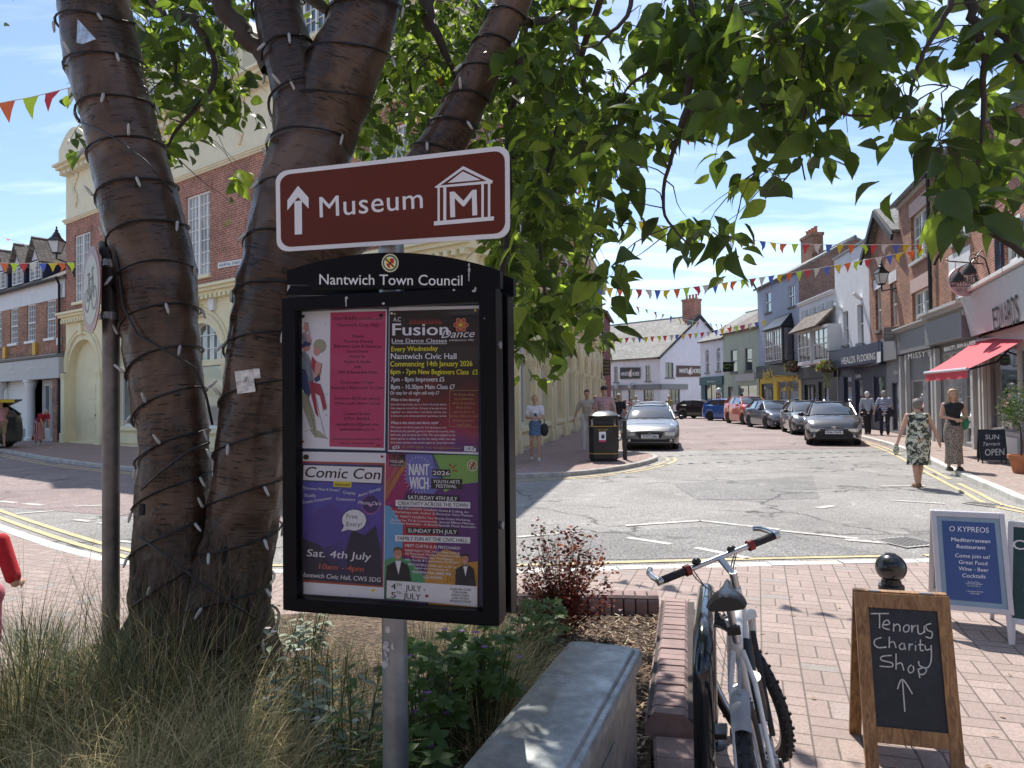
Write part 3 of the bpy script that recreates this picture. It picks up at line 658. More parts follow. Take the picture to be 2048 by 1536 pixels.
for a, b_, c, d_ in ((63, 533, 82, 570), (28, 547, 45, 581), (-4, 557, 13, 591)):
    x0, x1, z0, z1 = lb.rect(a, b_, c, d_, .3); xm = (x0 + x1) / 2; hw = .62; z0 = 7.35; z1 = 8.2
    g = MB(); g.box(xm - hw - .1, .35, 7.1, xm + hw + .1, 3.5, z1 + .1); d = lb.part(g, 'dormer', navy)
    g = MB(); g.add([(xm - hw - .1, .33, z1 + .1), (xm + hw + .1, .33, z1 + .1), (xm, .33, z1 + 1.1)], [(0, 1, 2)]); lb.part(g, 'dormer_gable', render_l, parent=d)
    g = MB(); g.slab([(xm - hw - .3, .1, z1 - .1), (xm, .1, z1 + 1.15), (xm, 5, z1 + 1.15), (xm - hw - .3, 5, z1 - .1)], .1); g.slab([(xm + hw + .3, 5, z1 - .1), (xm, 5, z1 + 1.15), (xm, .1, z1 + 1.15), (xm + hw + .3, .1, z1 - .1)], .1); lb.part(g, 'dormer_roof', tile, parent=d)
    wd = lb.window(xm - hw, xm + hw, z0, z1, nx=2, nz=4, y=.2, rev=.14, cas=2, sash=False); wd.parent = d
fz0, fz1 = 2.72, 3.6
lb.box('fascia', gry_lt, 0, -.25, fz0, lb.W, 0, fz1, .01); lb.cornice(gry, 3.6, h=.15, p=.35, name='fascia_cornice')
s_ = lb.sign(-.27); s_.text('Independent Property Consultants', 53, 740, 94, 735, 7, white, 2); 
s_.text('CHESHIRE', 14, 731, 27, 729, 5, white, 2); s_.text('LAMONT', 14, 739, 27, 737, 6, white, 2); s_.line([(14, 744), (18, 747), (23, 744), (28, 746)], 1.2, white, 2); s_.build('fascia_lettering', lb.root)
x1_, _ = lb.loc(16, 800); x2_, _ = lb.loc(53, 800); x3_, _ = lb.loc(72, 800); x4_, _ = lb.loc(107, 800); x5_, _ = lb.loc(116, 800); x6_, _ = lb.loc(127, 800)
g = MB()
for k in range(30): g.box(0, .28 + .01 * (k % 2), .5 + .075 * k, x2_, .34, .57 + .075 * k)
lb.part(g, 'roller_shutter', white); lb.box('plinth', gry, 0, .2, 0, x2_, .4, .5)
for xx in ((x2_ + x3_) / 2, x1_ - 1.0):
    g = MB(); g.lathe((xx, -.02, 0), [(.26, 0), (.26, .12), (.2, .16), (.19, .6), (.175, 2.3), (.2, 2.34), (.25, 2.5), (.25, 2.6), (.3, 2.62), (.3, 2.72)], 18); lb.part(g, 'column', white, 40)
lb.level('shopfront', gry_lt, 0, 2.72, [(x3_ + .1, x3_ + .75, .5, 2.5, dict(nx=1, nz=1, gm=glass_d, sash=False)), (x3_ + .85, x3_ + 1.5, .1, 2.4, dict(nx=2, nz=5, gm=glass, sash=False)), (x3_ + 1.6, x4_ - .1, .5, 2.5, dict(nx=1, nz=1, gm=glass_d, sash=False))], x3_, x4_, y=.25, rev=.12)
lb.box('brick_pier', b_red2, x4_, -.05, 0, x5_, .3, 2.72)
lb.level('side_door', white, 0, 2.72, [(x5_ + .12, x6_ - .02, .1, 2.5, dict(nx=1, nz=1, gm=glass, sash=False))], x5_, lb.W, y=.02)
for a, b_ in ((76, 698), (16, 706)):
    x, z = lb.loc(a - 3, b_); lb.box('alarm_box', pm('orange_box', (.6, .33, .03), .5), x - .17, -.12, z - .28, x + .17, 0, z + .28, .01)
x, z = lb.loc(122, 683); lb.box('camera_box', white, x - .08, -.15, z - .15, x + .1, 0, z + .15, .01)
g = MB(); x, z = lb.loc(66, 480); g.tube([(x, 3, 8.8), (x, 3, 11.0)], .02, 6); g.tube([(x, 3, 10.9), (x + 1.6, 3, 10.6)], .015, 6)
for k in range(6): g.tube([(x - .9 + .25 * k, 2.8, 9.7), (x - .9 + .25 * k, 3.2, 9.7)], .01, 5)
g.tube([(x - 1, 3, 9.7), (x + .4, 3, 9.7)], .012, 5); lb.part(g, 'aerial', m_iron)
# ================================================================ RIGHT-HAND ROW (far to near)
Q = {1962: (13.2, 20), 1805: (15.4, 28), 1741: (16.7, 33), 1674: (17.4, 38), 1603: (17.9, 44), 1519: (18.1, 52), 1448: (17.3, 58), 1402: (16.5, 62)}
def row(name, label, a, b): return Bld(name, label, Q[a], Q[b])
def W_(b, x0, y0, x1, y1, **k): r = b.rect(x0, y0, x1, y1); return (*r, k)
sl_d = pm('dark_sill', (.16, .16, .165), .8)
# white horse pub
pb = Bld('public_house', 'white rendered pub with a slate roof, dark sign boards and a lavender gable end', (5.9, 75.0), (13.8, 66.0), z=0)
ez = 5.45
pb.level('upper_wall', render_w, 2.95, ez, [W_(pb, 1291, 731, 1301, 762, nx=2, nz=2, sill=sl_d, fm=gry_lt, gm=glass), W_(pb, 1228, 733, 1236, 764, nx=2, nz=2, sill=sl_d, fm=gry_lt)])
pb.level('ground_floor_wall', render_w, 0, 2.45, [W_(pb, 1287, 779, 1308, 806, nx=3, nz=2, sash=False, fm=gry, gm=glass_d), W_(pb, 1257, 779, 1270, 826, nx=1, nz=1, sash=False, fm=gry, gm=glass_d, name='door'), W_(pb, 1226, 781, 1244, 806, nx=3, nz=2, sash=False, fm=gry, gm=glass_d)])
pb.box('fascia_board', gry, 0, -.12, 2.45, pb.W, .05, 2.95)
D_ = 13.0; rz_ = 9.6; g = MB(); g.box(0, .2, 0, .1, D_, ez); pb.part(g, 'end_wall', render_w)
pb.roof(slate, D_, ez, rz_, .3, .2, .2)
s_ = pb.sign(-.1); s_.poly([(1240, 735), (1240, 758), (1280, 757), (1280, 735)], blk, 1); s_.text('WHITE', 1242, 752, 1258, 751.5, 8, white, 2, bold=.03); s_.text('HORSE', 1264, 751.5, 1279, 751, 8, white, 2, bold=.03)
s_.poly([(1257, 752), (1258, 745), (1260, 740), (1264, 738), (1264, 742), (1263, 746), (1265, 752), (1261, 755)], pink_w, 3); s_.poly([(1258.5, 751), (1259.5, 745), (1262, 741), (1262.5, 747), (1262, 752)], white, 4); s_.build('sign_board', pb.root)
g = MB()
for px in (1240, 1267): x, z = pb.loc(px, 772); g.lathe((x, -.5, z - .3), [(.08, 0), (.2, .1), (.24, .35), (.1, .5), (.02, .55)], 8); g.tube([(x, -.5, z + .22), (x, 0, z + .25)], .03, 6)
pb.part(g, 'wall_lantern', gry_lt, 40)
pb.frame(pb.W, 0, R(90))
gw = [W_(pb, 1331, 725, 1347, 755, nx=2, nz=3, sash=False, fm=gry, gm=glass, sill=sl_d)]
gw2 = [W_(pb, 1338, 779, 1360, 806, nx=3, nz=2, sash=False, fm=gry, gm=glass_d, sill=sl_d)]
pb.level('gable_wall', render_l, 2.95, ez, gw, 0, D_); pb.level('gable_ground_wall', render_l, 0, 2.45, gw2, 0, D_)
xg, _ = pb.loc(1374, 780); pb.box('gable_fascia_board', gry, 0, -.12, 2.45, xg, .05, 2.95); pb.box('gable_band', render_l, xg, 0, 2.45, D_, .05, 2.95)
g = MB(); g.slab([(0, 0, ez), (D_, 0, ez), (D_ / 2, 0, rz_ - .02)], .2); pb.part(g, 'gable_top', render_l)
g = MB(); k_ = (rz_ - ez) / (D_ / 2)
g.bar((-.35, -.1, ez - .3 * k_ + .1), (D_ / 2, -.1, rz_ + .1), .2, .25); g.bar((D_ + .35, -.1, ez - .3 * k_ + .1), (D_ / 2, -.1, rz_ + .1), .2, .25); pb.part(g, 'bargeboard', blk_dull)
s_ = pb.sign(-.1); s_.poly([(1354, 731), (1354, 754), (1403, 753), (1403, 732)], pm('brown_sign', (.08, .03, .025), .5), 1); s_.text('WHITE', 1358, 746, 1376, 746, 9, white, 2, bold=.03); s_.text('HORSE', 1385, 746, 1401, 746, 9, white, 2, bold=.03)
s_.poly([(1375, 747), (1377, 740), (1380, 735), (1384, 735), (1383, 741), (1386, 747), (1380, 750)], pink_w, 3); s_.poly([(1377, 746), (1378.5, 740), (1381, 737), (1381.5, 742), (1381, 747)], white, 4); s_.build('gable_sign_board', pb.root)
pb.fr = None; pb.setplane((5.9, 75.0), (7.9, -9)); g = MB()
pb.chimney(b_red, pb.W - .9, D_ / 2, 8.6, 11.5, 1.5, 1.1, 4)
# H: small white shop with teal front
hb = row('teal_shop', 'small white house with round-headed windows above a dark teal shopfront', 1402, 1448) if False else Bld('teal_shop', 'small white house with round-headed windows above a dark teal shopfront', Q[1402], Q[1448])
hb.level('upper_wall', render_w, 3.3, 6.4, [W_(hb, 1411, 706, 1418, 745, arch=True, nx=2, nz=4, sill=sl_d), W_(hb, 1433, 703, 1441, 742, arch=True, nx=2, nz=4, sill=sl_d)])
hb.shell(render_w, 9, 6.4, 8.9); hb.roof(slate, 9, 6.4, 8.9)
hb.level('shopfront', teal, 0, 3.0, [W_(hb, 1410, 768, 1432, 800, nx=2, nz=1, sash=False, fm=teal, gm=glass_d), (hb.W - 1.3, hb.W - .4, .1, 2.3, dict(nx=1, nz=1, sash=False, fm=teal, gm=glass_d, name='door'))]); hb.box('fascia', teal, 0, -.15, 2.6, hb.W, 0, 3.3, .01)
s_ = hb.sign(-.17); s_.text('Barbers', 1415, 765, 1431, 764, 4, white, 2, bold=.02); s_.build('fascia_lettering', hb.root)
# G: sage green house
gb_ = Bld('sage_house', 'sage green rendered house with dark sash windows and a hanging sign', Q[1448], Q[1519])
gb_.level('upper_wall', sage, 0, 6.7, [W_(gb_, 1461, 700, 1474, 744, nx=1, nz=2, sill=sl_d, lintel=sage, fm=gry), W_(gb_, 1490, 696, 1504, 741, nx=1, nz=2, sill=sl_d, lintel=sage, fm=gry), W_(gb_, 1456, 773, 1466, 815, nx=1, nz=1, sash=False, fm=gry, gm=glass_d, name='door'), W_(gb_, 1476, 770, 1514, 798, nx=2, nz=1, sash=False, fm=gry_lt, gm=glass_d)])
gb_.shell(sage, 9, 6.7, 9.1); gb_.roof(tile, 9, 6.7, 9.1)
x0, x1, z0, z1 = gb_.rect(1473, 748, 1511, 762); gb_.box('fascia', gry_lt, x0, -.1, z0, x1, 0, z1, .01)
# F: blue grey pizzeria
fb = Bld('pizzeria_building', 'tall blue grey house with a black oriel window above a yellow framed pizza shop', Q[1519], Q[1603])
fe = 9.45; W_F = [W_(fb, 1531, 584, 1542, 625, nx=1, nz=2, sill=sl_d, lh=.45, lintel=bluegrey), W_(fb, 1577, 570, 1590, 613, nx=2, nz=4, sill=sl_d, lh=.45, lintel=bluegrey)]
fb.level('upper_wall', bluegrey, 3.6, fe, W_F)
D0 = 7.0
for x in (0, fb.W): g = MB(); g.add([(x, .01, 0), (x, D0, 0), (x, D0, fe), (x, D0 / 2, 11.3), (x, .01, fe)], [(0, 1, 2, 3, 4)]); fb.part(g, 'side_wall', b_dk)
rf = fb.roof(slate, 7.0, fe, 11.3, .3); fb.chimney(b_red2, 1.6, 3.4, 10.6, 13.0, 2.0, .8, 4, rf)
x0, x1, z0, z1 = fb.rect(1536, 660, 1572, 723, -.5)
g = MB(); g.box(x0, -.75, z0 - .15, x1, 0, z0); g.box(x0, -.75, z1, x1, 0, z1 + .12); g.slab([(x0 - .15, -.9, z1 + .12), (x1 + .15, -.9, z1 + .12), (x1 - .3, -.02, z1 + 1.0), (x0 + .3, -.02, z1 + 1.0)], .08)
g.slab([(x1 + .15, -.9, z1 + .12), (x1 + .15, 0, z1 + .12), (x1 - .3, -.02, z1 + 1.0)], .05); g.slab([(x0 + .15, 0, z1 + .12), (x0 - .15, -.9, z1 + .12), (x0 + .3, -.02, z1 + 1.0)], .05)
for xx in (x0, (x0 + x1) / 2 - .06, x1 - .12): g.box(xx, -.74, z0, xx + .12, -.6, z1)
g.box(x0, -.1, z0, x0 + .1, 0, z1); g.box(x1 - .1, -.1, z0, x1, 0, z1); orl = fb.part(g, 'oriel', blk)
for xa, xb in ((x0 + .14, (x0 + x1) / 2 - .08), ((x0 + x1) / 2 + .08, x1 - .14)): wd = fb.window(xa, xb, z0 + .04, z1 - .04, nx=3, nz=4, y=-.76, rev=.1); wd.parent = orl
for x in (x0 + .02, x1 - .02): g = MB(); g.add([(x, -.6, z0), (x, -.1, z0), (x, -.1, z1), (x, -.6, z1)], [(0, 1, 2, 3)]); fb.part(g, 'pane', glass, parent=orl)
xs_, _ = fb.loc(1545, 780); xe_, _ = fb.loc(1551, 780)
fb.level('shopfront', yelp, 0, 3.0, [(.3, xs_, .1, 2.5, dict(nx=1, nz=1, sash=False, fm=blk, gm=glass_d, name='door')), (xe_ + .1, fb.W - .5, .7, 2.6, dict(nx=2, nz=1, sash=False, fm=yelp, gm=glass_d))], y=.05)
fb.box('fascia', blk, 0, -.2, 2.9, fb.W, .04, 3.75, .01)
s_ = fb.sign(-.22); s_.text('Jody\'s', 1525, 758, 1546, 752, 18, yelp, 2, shear=.2, bold=.01); s_.text('PIZZERIA', 1546, 759, 1574, 758, 8, yelp, 2, bold=.02); s_.build('fascia_lettering', fb.root)
s_ = fb.sign(.03)
for i, c in enumerate('PIZZA'): s_.text(c, 1563 + 4.7 * i, 783 - 2.5 * math.sin(math.pi * i / 4) , 1567 + 4.7 * i, 783 - 2.5 * math.sin(math.pi * i / 4), 7, yelp, 2, bold=.03)
s_.build('window_lettering', fb.root)
# E: white clock house
eb = Bld('bay_house', 'low white house with twin timber bay windows, a tiled lean-to roof and a projecting clock', Q[1603], Q[1674])
eb.level('upper_wall', render_w, 3.2, 7.2, []); eb.shell(render_w, 8, 7.1)
eb.cornice(white, 7.1, h=.2, p=.18, name='parapet_coping')
g = MB()
for k in range(4): x = .5 + k * 1.4; g.box(x, -.04, 6.1, x + 1.0, .0, 6.75); g.box(x + .1, -.05, 6.2, x + .9, -.041, 6.65)
eb.part(g, 'parapet_panel', gry_lt)
x0, x1, z0, z1 = eb.rect(1602, 660, 1663, 722, -.5)
g = MB(); g.slab([(x0 - .5, -1.1, z1 + .1), (eb.W, -1.1, z1 + .1), (eb.W, 0, z1 + 1.15), (x0 - .5, 0, z1 + 1.15)], .12); eb.part(g, 'bay_roof', tile)
for xa, xb in ((x0 + .0, (x0 + x1) / 2 - .25), ((x0 + x1) / 2 + .2, x1)):
    g = MB(); g.box(xa - .05, -.7, z0 - .15, xb + .05, 0, z0); g.box(xa - .05, -.7, z1, xb + .05, 0, z1 + .12); g.box(xa - .05, -.66, z0, xa + .04, -.01, z1); g.box(xb - .04, -.66, z0, xb + .05, -.01, z1); bay = eb.part(g, 'bay', white)
    wd = eb.window(xa + .04, xb - .04, z0, z1, nx=3, nz=3, y=-.7, rev=.1, cas=1, sash=True); wd.parent = bay
eb.level('shopfront', blk, 0, 2.9, [(.5, 2.6, .7, 2.3, dict(nx=3, nz=1, sash=False, fm=blk, gm=glass_d)), (3.0, 4.6, .1, 2.4, dict(nx=2, nz=1, sash=False, fm=blk, gm=glass_d, name='door'))], y=.05)
eb.box('fascia', pm('charcoal_paint', (.03, .028, .028), .5), 0, -.18, 2.6, eb.W, .04, 3.3, .01)
# D: white rendered flooring shop ; C: brick gable house
db = Bld('flooring_shop', 'white rough rendered house with a navy flooring shop below', Q[1674], Q[1741])
dt = 8.85
db.level('upper_wall', render_w, 3.9, dt, [W_(db, 1687, 622, 1697, 690, nx=1, nz=2, sill=sl_d), W_(db, 1715, 608, 1727, 686, nx=1, nz=2, sill=sl_d)], rev=.2)
g = MB(); g.add([(0, .01, 0), (0, 9, 0), (0, 9, dt), (0, .01, dt)], [(0, 1, 2, 3)]); db.part(g, 'side_wall', render_w); db.box('parapet_coping', lead, -.05, -.08, dt, db.W, .3, dt + .1)
for a, b_ in ((1683, 606), (1722, 584)):
    x, z = db.loc(a, b_); g = MB(); g.slab([(x - .08, -.3, z), (x + .08, -.3, z), (x + .16, 0, z - .3), (x - .16, 0, z - .3)], .1); db.part(g, 'wall_bracket', white)
db.level('shopfront', navy, 0, 3.1, [W_(db, 1686, 752, 1702, 850, nx=1, nz=1, sash=False, fm=navy, gm=glass_d), (*[db.loc(1709, 800)[0], db.loc(1724, 800)[0]], .1, 2.35, dict(nx=1, nz=1, sash=False, fm=navy, gm=glass_d, name='door'))], y=.05)
cbx = Bld('gabled_house', 'narrow brick house with a street gable and pale stone lintels', Q[1741], Q[1805])
ct, cr = 7.9, 9.35
cbx.level('upper_wall', b_red2, 3.9, ct, [W_(cbx, 1751, 577, 1762, 662, nx=1, nz=2, sill=sl_d, lintel=render_w, lh=.45), W_(cbx, 1781, 564, 1793, 652, nx=1, nz=2, lintel=render_w, lh=.45)], rev=.2)
g = MB(); g.slab([(0, 0, ct), (cbx.W, 0, ct), (cbx.W / 2, 0, cr)], .2); g.box(0, .21, 3.9, .2, 9, ct); cbx.part(g, 'gable_wall', b_red2); cbx.roof(slate, 9, ct, cr, .15, .15, .3, 'y')
g = MB(); g.bar((-.25, -.3, ct - .1), (cbx.W / 2, -.3, cr + .12), .1, .26); g.bar((cbx.W + .2, -.3, ct - .1), (cbx.W / 2, -.3, cr + .12), .1, .26); cbx.part(g, 'bargeboard', blk_dull)
cbx.level('shopfront', navy, 0, 3.1, [W_(cbx, 1746, 752, 1768, 845, nx=1, nz=1, sash=False, fm=navy, gm=glass_d)], 0, cbx.loc(1774, 800)[0], y=.05)
xq = cbx.loc(1774, 800)[0]
cbx.level('grey_doorway', gry, 0, 3.9, [W_(cbx, 1784, 765, 1797, 862, nx=1, nz=1, sash=False, fm=navy, gm=glass_d, name='door')], xq, cbx.W, y=.0)
s_ = cbx.sign(-.03); s_.text('10A', 1788, 749, 1797, 748, 8, white, 2, bold=.02); s_.build('door_number', cbx.root)
# straight navy fascia across both
A_, B_ = Vector((*Q[1674], 0)), Vector((*Q[1741], 0)); d_ = (B_ - A_).normalized(); Lf = 8.0
p1_ = hit(1774, 716, A_, Vector((d_.y, -d_.x, 0)))
db.box('fascia', navy, 0, -.3, 2.95, (p1_ - A_).dot(d_) if False else db.W, -.02, 3.95, .01)
cbx.box('fascia', navy, .02, -.3, 2.9, xq, -.02, 3.9, .01); cbx.box('grey_fascia', gry, xq + .02, -.2, 3.0, cbx.W, -.02, 3.95, .01)
g = MB(); e_ = db.loc(1763, 715, -.6)[0]; g.box(.1, -.6, 3.0, e_, -.31, 3.85); db.part(g, 'name_board', navy); s_ = db.sign(-.61); s_.text('HEALDS', 1684, 729, 1711, 724.5, 14, white, 2, bold=.015); s_.text('FLOORING', 1715, 724, 1751, 718.5, 14.5, white, 2, bold=.015); s_.poly([(1754, 704), (1754, 726), (1762, 724), (1762, 703)], white, 2); s_.text('12-14', 1712, 756, 1721, 755, 7, white, 2); s_.build('fascia_lettering', db.root)
# B: three-storey brick beauty salon building
bb = Bld('brick_salon_building', 'three-storey orange brick house with paired sash windows above grey beauty shopfronts', Q[1805], Q[1962])
bt = 9.1
bw_ = [W_(bb, 1822, 420, 1856, 518, cas=2, nx=2, nz=4, sill=gry_lt, lintel=pink_w, lh=.5, bw=.07), W_(bb, 1825, 578, 1861, 682, cas=2, nx=2, nz=4, sill=gry_lt, lintel=pink_w, lh=.5, bw=.07),
       W_(bb, 1903, 415, 1938, 478, cas=2, nx=2, nz=4, sill=gry_lt, lintel=pink_w, lh=.4, bw=.07), W_(bb, 1903, 540, 1940, 640, cas=2, nx=2, nz=4, sill=gry_lt, lintel=render_w, lh=.6, bw=.07)]
bb.level('upper_wall', b_red2, 4.0, bt, bw_, rev=.2); bb.shell(b_red2, 9, bt, 11.2); bb.roof(slate, 9, bt, 11.2, .3); bb.cornice(gry_lt, bt - .2, h=.2, p=.15, name='eaves_cornice')
xp = bb.loc(1868, 560)[0]; g = MB(); g.tube([(xp, -.12, bt), (xp, -.12, 4.1)], .06, 8); g.box(xp - .15, -.25, bt - .15, xp + .15, -.01, bt + .15); bb.part(g, 'drainpipe', blk_dull, 50)
bb.box('fascia', gry, 0, -.18, 3.15, xp, -.02, 3.95, .01); bb.cornice(gry_lt, 3.97, 0, xp, .18, .35, name='shop_cornice')
bb.box('near_fascia', gry, xp + .1, -.35, 3.2, bb.W - .3, -.02, 3.95, .01); bb.cornice(gry_lt, 3.97, xp, bb.W - .1, .3, .55, dent=.2, name='near_shop_cornice')
bb.level('shopfront', gry, 0, 4.0, [W_(bb, 1821, 760, 1845, 868, nx=1, nz=2, sash=False, fm=gry_lt, gm=glass_d), (xp - 1.15, xp - .35, .1, 2.3, dict(nx=1, nz=1, sash=False, fm=gry, gm=glass_d, name='door')), (xp + .6, xp + 2.3, .7, 2.9, dict(nx=2, nz=2, sash=False, fm=gry_lt, gm=glass_c)), (xp + 2.5, bb.W - .5, .1, 2.9, dict(nx=1, nz=2, sash=False, fm=gry_lt, gm=glass_d, name='door'))], 0, bb.W - .2, y=.04, rev=.1)
for x in (.12, .95, xp - .15, xp + .25, bb.W - .35): bb.box('pilaster', gry_lt, x - .1, -.12, 0, x + .1, .03, 3.1, .008)
s_ = bb.sign(-.2); s_.text("MISSY'S", 1817, 719, 1861, 711, 12, gry_lt, 2, bold=.02, space=1.2); s_.build('fascia_lettering', bb.root)
s_ = bb.sign(-.37); s_.text('BEAUTY, SKIN & LASER', 1889, 703, 1952, 688, 8, white, 2, bold=.01); s_.build('near_fascia_lettering', bb.root)
s_ = bb.sign(.1); s_.poly([(1936, 832), (1936, 856), (1951, 856), (1951, 832)], white, 2); s_.poly([(1937.5, 834), (1937.5, 854), (1949.5, 854), (1949.5, 834)], gry_lt, 3); s_.text('M', 1940, 848, 1947, 848, 7, blk, 4); s_.build('window_poster', bb.root)
# A: corner restaurant with awning
ed = (-.35, .937); PA = (13.2 - .35 * -0.0, 20.0); PB = (13.2 - .35 * 11, 20 - .937 * 11)
ab = Bld('restaurant_building', 'red brick house with louvred shutters and a white slanted shop sign above the red awning', PA, PB)
at_ = 7.6
aw = [W_(ab, 2010, 455, 2040, 580, cas=1, nx=2, nz=4, lintel=white, sill=white, bw=.07)]
x0a, x1a = aw[0][0], aw[0][1]; aw.append((x0a + 3.6, x1a + 3.6, aw[0][2], aw[0][3], aw[0][4]))
ab.level('upper_wall', b_red, 4.3, at_, aw, rev=.16); ab.shell(b_red, 8, at_, 10); ab.roof(slate, 8, at_, 10, .3); ab.cornice(white, at_ - .22, h=.2, p=.22, name='eaves_cornice')
for xx in (x0a - .62, x1a + .08, x0a + 2.98, x1a + 3.68):
    g = MB(); z0, z1 = aw[0][2], aw[0][3]; g.box(xx, -.07, z0, xx + .05, -.005, z1); g.box(xx + .49, -.07, z0, xx + .54, -.005, z1); g.box(xx, -.07, z1 - .06, xx + .54, -.005, z1); g.box(xx, -.07, z0, xx + .54, -.005, z0 + .06)
    n = 34
    for k in range(n): z = z0 + .07 + (z1 - z0 - .14) * k / n; g.slab([(xx + .05, -.07, z), (xx + .49, -.07, z), (xx + .49, -.02, z + .05), (xx + .05, -.02, z + .05)], .008)
    ab.part(g, 'shutter', navy)
g = MB(); g.slab([(0, -.2, 3.2), (ab.W, -.2, 3.2), (ab.W, -.42, 4.3), (0, -.42, 4.3)], .06); g.box(0, -.36, 4.3, ab.W, 0, 4.36); g.add([(0, -.2, 3.2), (0, 0, 3.2), (0, 0, 4.3), (0, -.42, 4.3)], [(0, 1, 2, 3)]); ab.part(g, 'sign_panel', pm('panel_white', (.50, .54, .56), .5, var=.04))
ab.box('panel_moulding', white, 0, -.5, 4.36, ab.W, 0, 4.46, .01)
o0 = ab.root.matrix_basis; n_ = Vector((ab.n.x, ab.n.y, 0)) ; sn = (n_ * 1.1 - Vector((0, 0, .22))).normalized(); sp = (o0 @ Vector((0, -.2, 3.2)))
s_ = Sheet(sp, sn, .012)
for i, c in enumerate('EDWARDS'):
    x = 1990 + 7.6 * i; s_.text(c, x, 662 - i * 2.4, x + 6.2, 660 - i * 2.4, 48 + i * 2.2, blk, 2, bold=-.012)
s_.build('sign_lettering', ab.root)
ab.level('shopfront', gry_lt, 0, 3.2, [(.55, 3.1, .62, 2.75, dict(nx=1, nz=1, sash=False, fm=gry, gm=glass_d)), (3.3, 4.3, .05, 2.6, dict(nx=1, nz=1, sash=False, fm=gry, gm=glass_d, name='door')), (4.6, 7.4, .62, 2.75, dict(nx=1, nz=1, sash=False, fm=gry, gm=glass_d))], y=.05)
ab.box('plinth', white, 0, -.02, 0, 3.2, .04, .5); g = MB(); g.box(.05, -.08, 0, .25, .04, 3.15); g.box(.3, -.05, .5, .45, .04, 3.15); ab.part(g, 'pilaster', gry_lt, bevel=.01)
for px, py in ((1992, 588), (2020, 578)):
    x, z = ab.loc(px, py); x = max(.2, x); g = MB(); g.tube([(x, -.4, 4.45), (x, -.5, 4.9), (x, -.62, 5.0), (x, -.78, 4.92), (x, -.85, 4.8)], .018, 6); g.lathe((x, -.85, 4.55), [(.17, 0), (.15, .1), (.08, .22), (.03, .28)], 14); g.ball((x, -.85, 4.57), .09, .09, .05); ab.part(g, 'sign_lamp', blk_dull, 40)
# unseen shops added behind the viewpoint to throw sunlight forward and show in glass
vb = Bld('added_bounce_shops', 'plain brick shop row added behind the viewpoint, seen only in reflections', (24, -13.5), (-24, -13.5), z=.08)
vb.level('wall', b_red2, 3.2, 7.5, [mk(vb, 3 + 3.5 * k, 1.1, 4.2, 6.0, nx=2, nz=4, sill=white) for k in range(13)]); vb.level('shopfront', gry_lt, 0, 3.2, [mk(vb, 3.5 + 4.6 * k, 3.2, .6, 2.7, nx=1, nz=1, sash=False, gm=glass_d) for k in range(10)], y=.02); vb.shell(b_red2, 8, 7.5, 10); vb.roof(slate, 8, 7.5, 10)
# ================================================================ FOREGROUND: SIGN POST AND NOTICE BOARD
galv = pm('galvanised_steel', (.33, .345, .37), .45, .75, var=.25, scale=9, bmp=.15, bscale=50, dirt=(.2, .2, .21))
galv_d = pm('weathered_steel', (.17, .155, .15), .5, .6, var=.4, scale=7, bmp=.2, bscale=40, dirt=(.28, .27, .26))
sgrey = pm('sign_back_grey', (.05, .05, .055), .5)
fr_blk = pm('board_black', (.003, .0035, .006), .38, var=.3, bmp=.03, spec=.12)
brown = pm('sign_brown', (.115, .026, .016), .5, var=.05, bmp=.02, spec=.12)
swhite = pm('sign_white', (.70, .70, .71), .35, var=.03, bmp=.02)
PB_ = (-.362, 2.15)
o = thing('sign_pole', 'grey galvanised pole carrying the notice boards and the brown museum sign', 'pole', (*PB_, .25))
g = MB(); g.cyl((0, 0, 0), (0, 0, 2.12), .038, n=28); g.build('pole_tube', galv, o, 40)
g = MB(); g.lathe((0, 0, 2.12), [(.04, 0), (.04, .02), (.02, .035)], 20); g.build('pole_cap', blk_dull, o, 40)
g = MB()
for k in range(12): g.ball((-.012 + rnd.uniform(-.014, .014), -.0385, .70 + rnd.uniform(-.05, .06)), rnd.uniform(.002, .009), .002, rnd.uniform(.003, .012), 8, 5)
g.build('paint_scrape', pm('paint_scrape', (.55, .55, .56), .7, var=.4, scale=60), o, 60)
# museum sign
ML, MR = Vector((-.751, 2.25, 0)), Vector((-.005, 1.95, 0)); md = (MR - ML).normalized(); mn = Vector((md.y, -md.x, 0))
def bil(TL, TR, BR, BL):
    TL, TR, BR, BL = map(Vector, (TL, TR, BR, BL)); return lambda u, v: tuple((TL * (1 - u) + TR * u) * (1 - v) + (BL * (1 - u) + BR * u) * v)
def rrect(q, a, b, ru, rv, n=6):
    out = []
    for cx, cy, s0 in ((1 - a - ru, b + rv, -90), (1 - a - ru, 1 - b - rv, 0), (a + ru, 1 - b - rv, 90), (a + ru, b + rv, 180)):
        for k in range(n + 1): t = R(s0 + 90 * k / n); out.append(q(cx + ru * math.cos(t), cy + rv * math.sin(t)))
    return out
o = thing('museum_sign', 'brown and white museum direction sign with an upward arrow and temple symbol', 'sign', ((ML.x + MR.x) / 2, (ML.y + MR.y) / 2, 2.13), math.atan2(md.y, md.x))
q = bil((551, 343), (1018.5, 290), (1019.5, 475), (553.5, 504)); C3 = lambda x, y: hit(x, y, ML, mn)
g = MB(); g.slab([C3(*p) for p in rrect(q, 0, 0, .052, .13)][::-1], .003); g.build('sign_plate', swhite, o, world=True)
s_ = Sheet(ML, mn); s_.poly(rrect(q, .019, .052, .045, .12), brown, 2)
s_.poly([(589.3, 402.8), (604, 401), (604.6, 468.5), (590, 469.5)], swhite, 3); s_.poly([(596.6, 371.9), (617.8, 395.5), (617.8, 417.4), (596.6, 394.5)], swhite, 4); s_.poly([(596.6, 371.9), (596.6, 394.5), (575.5, 421), (575.5, 401)], swhite, 4)
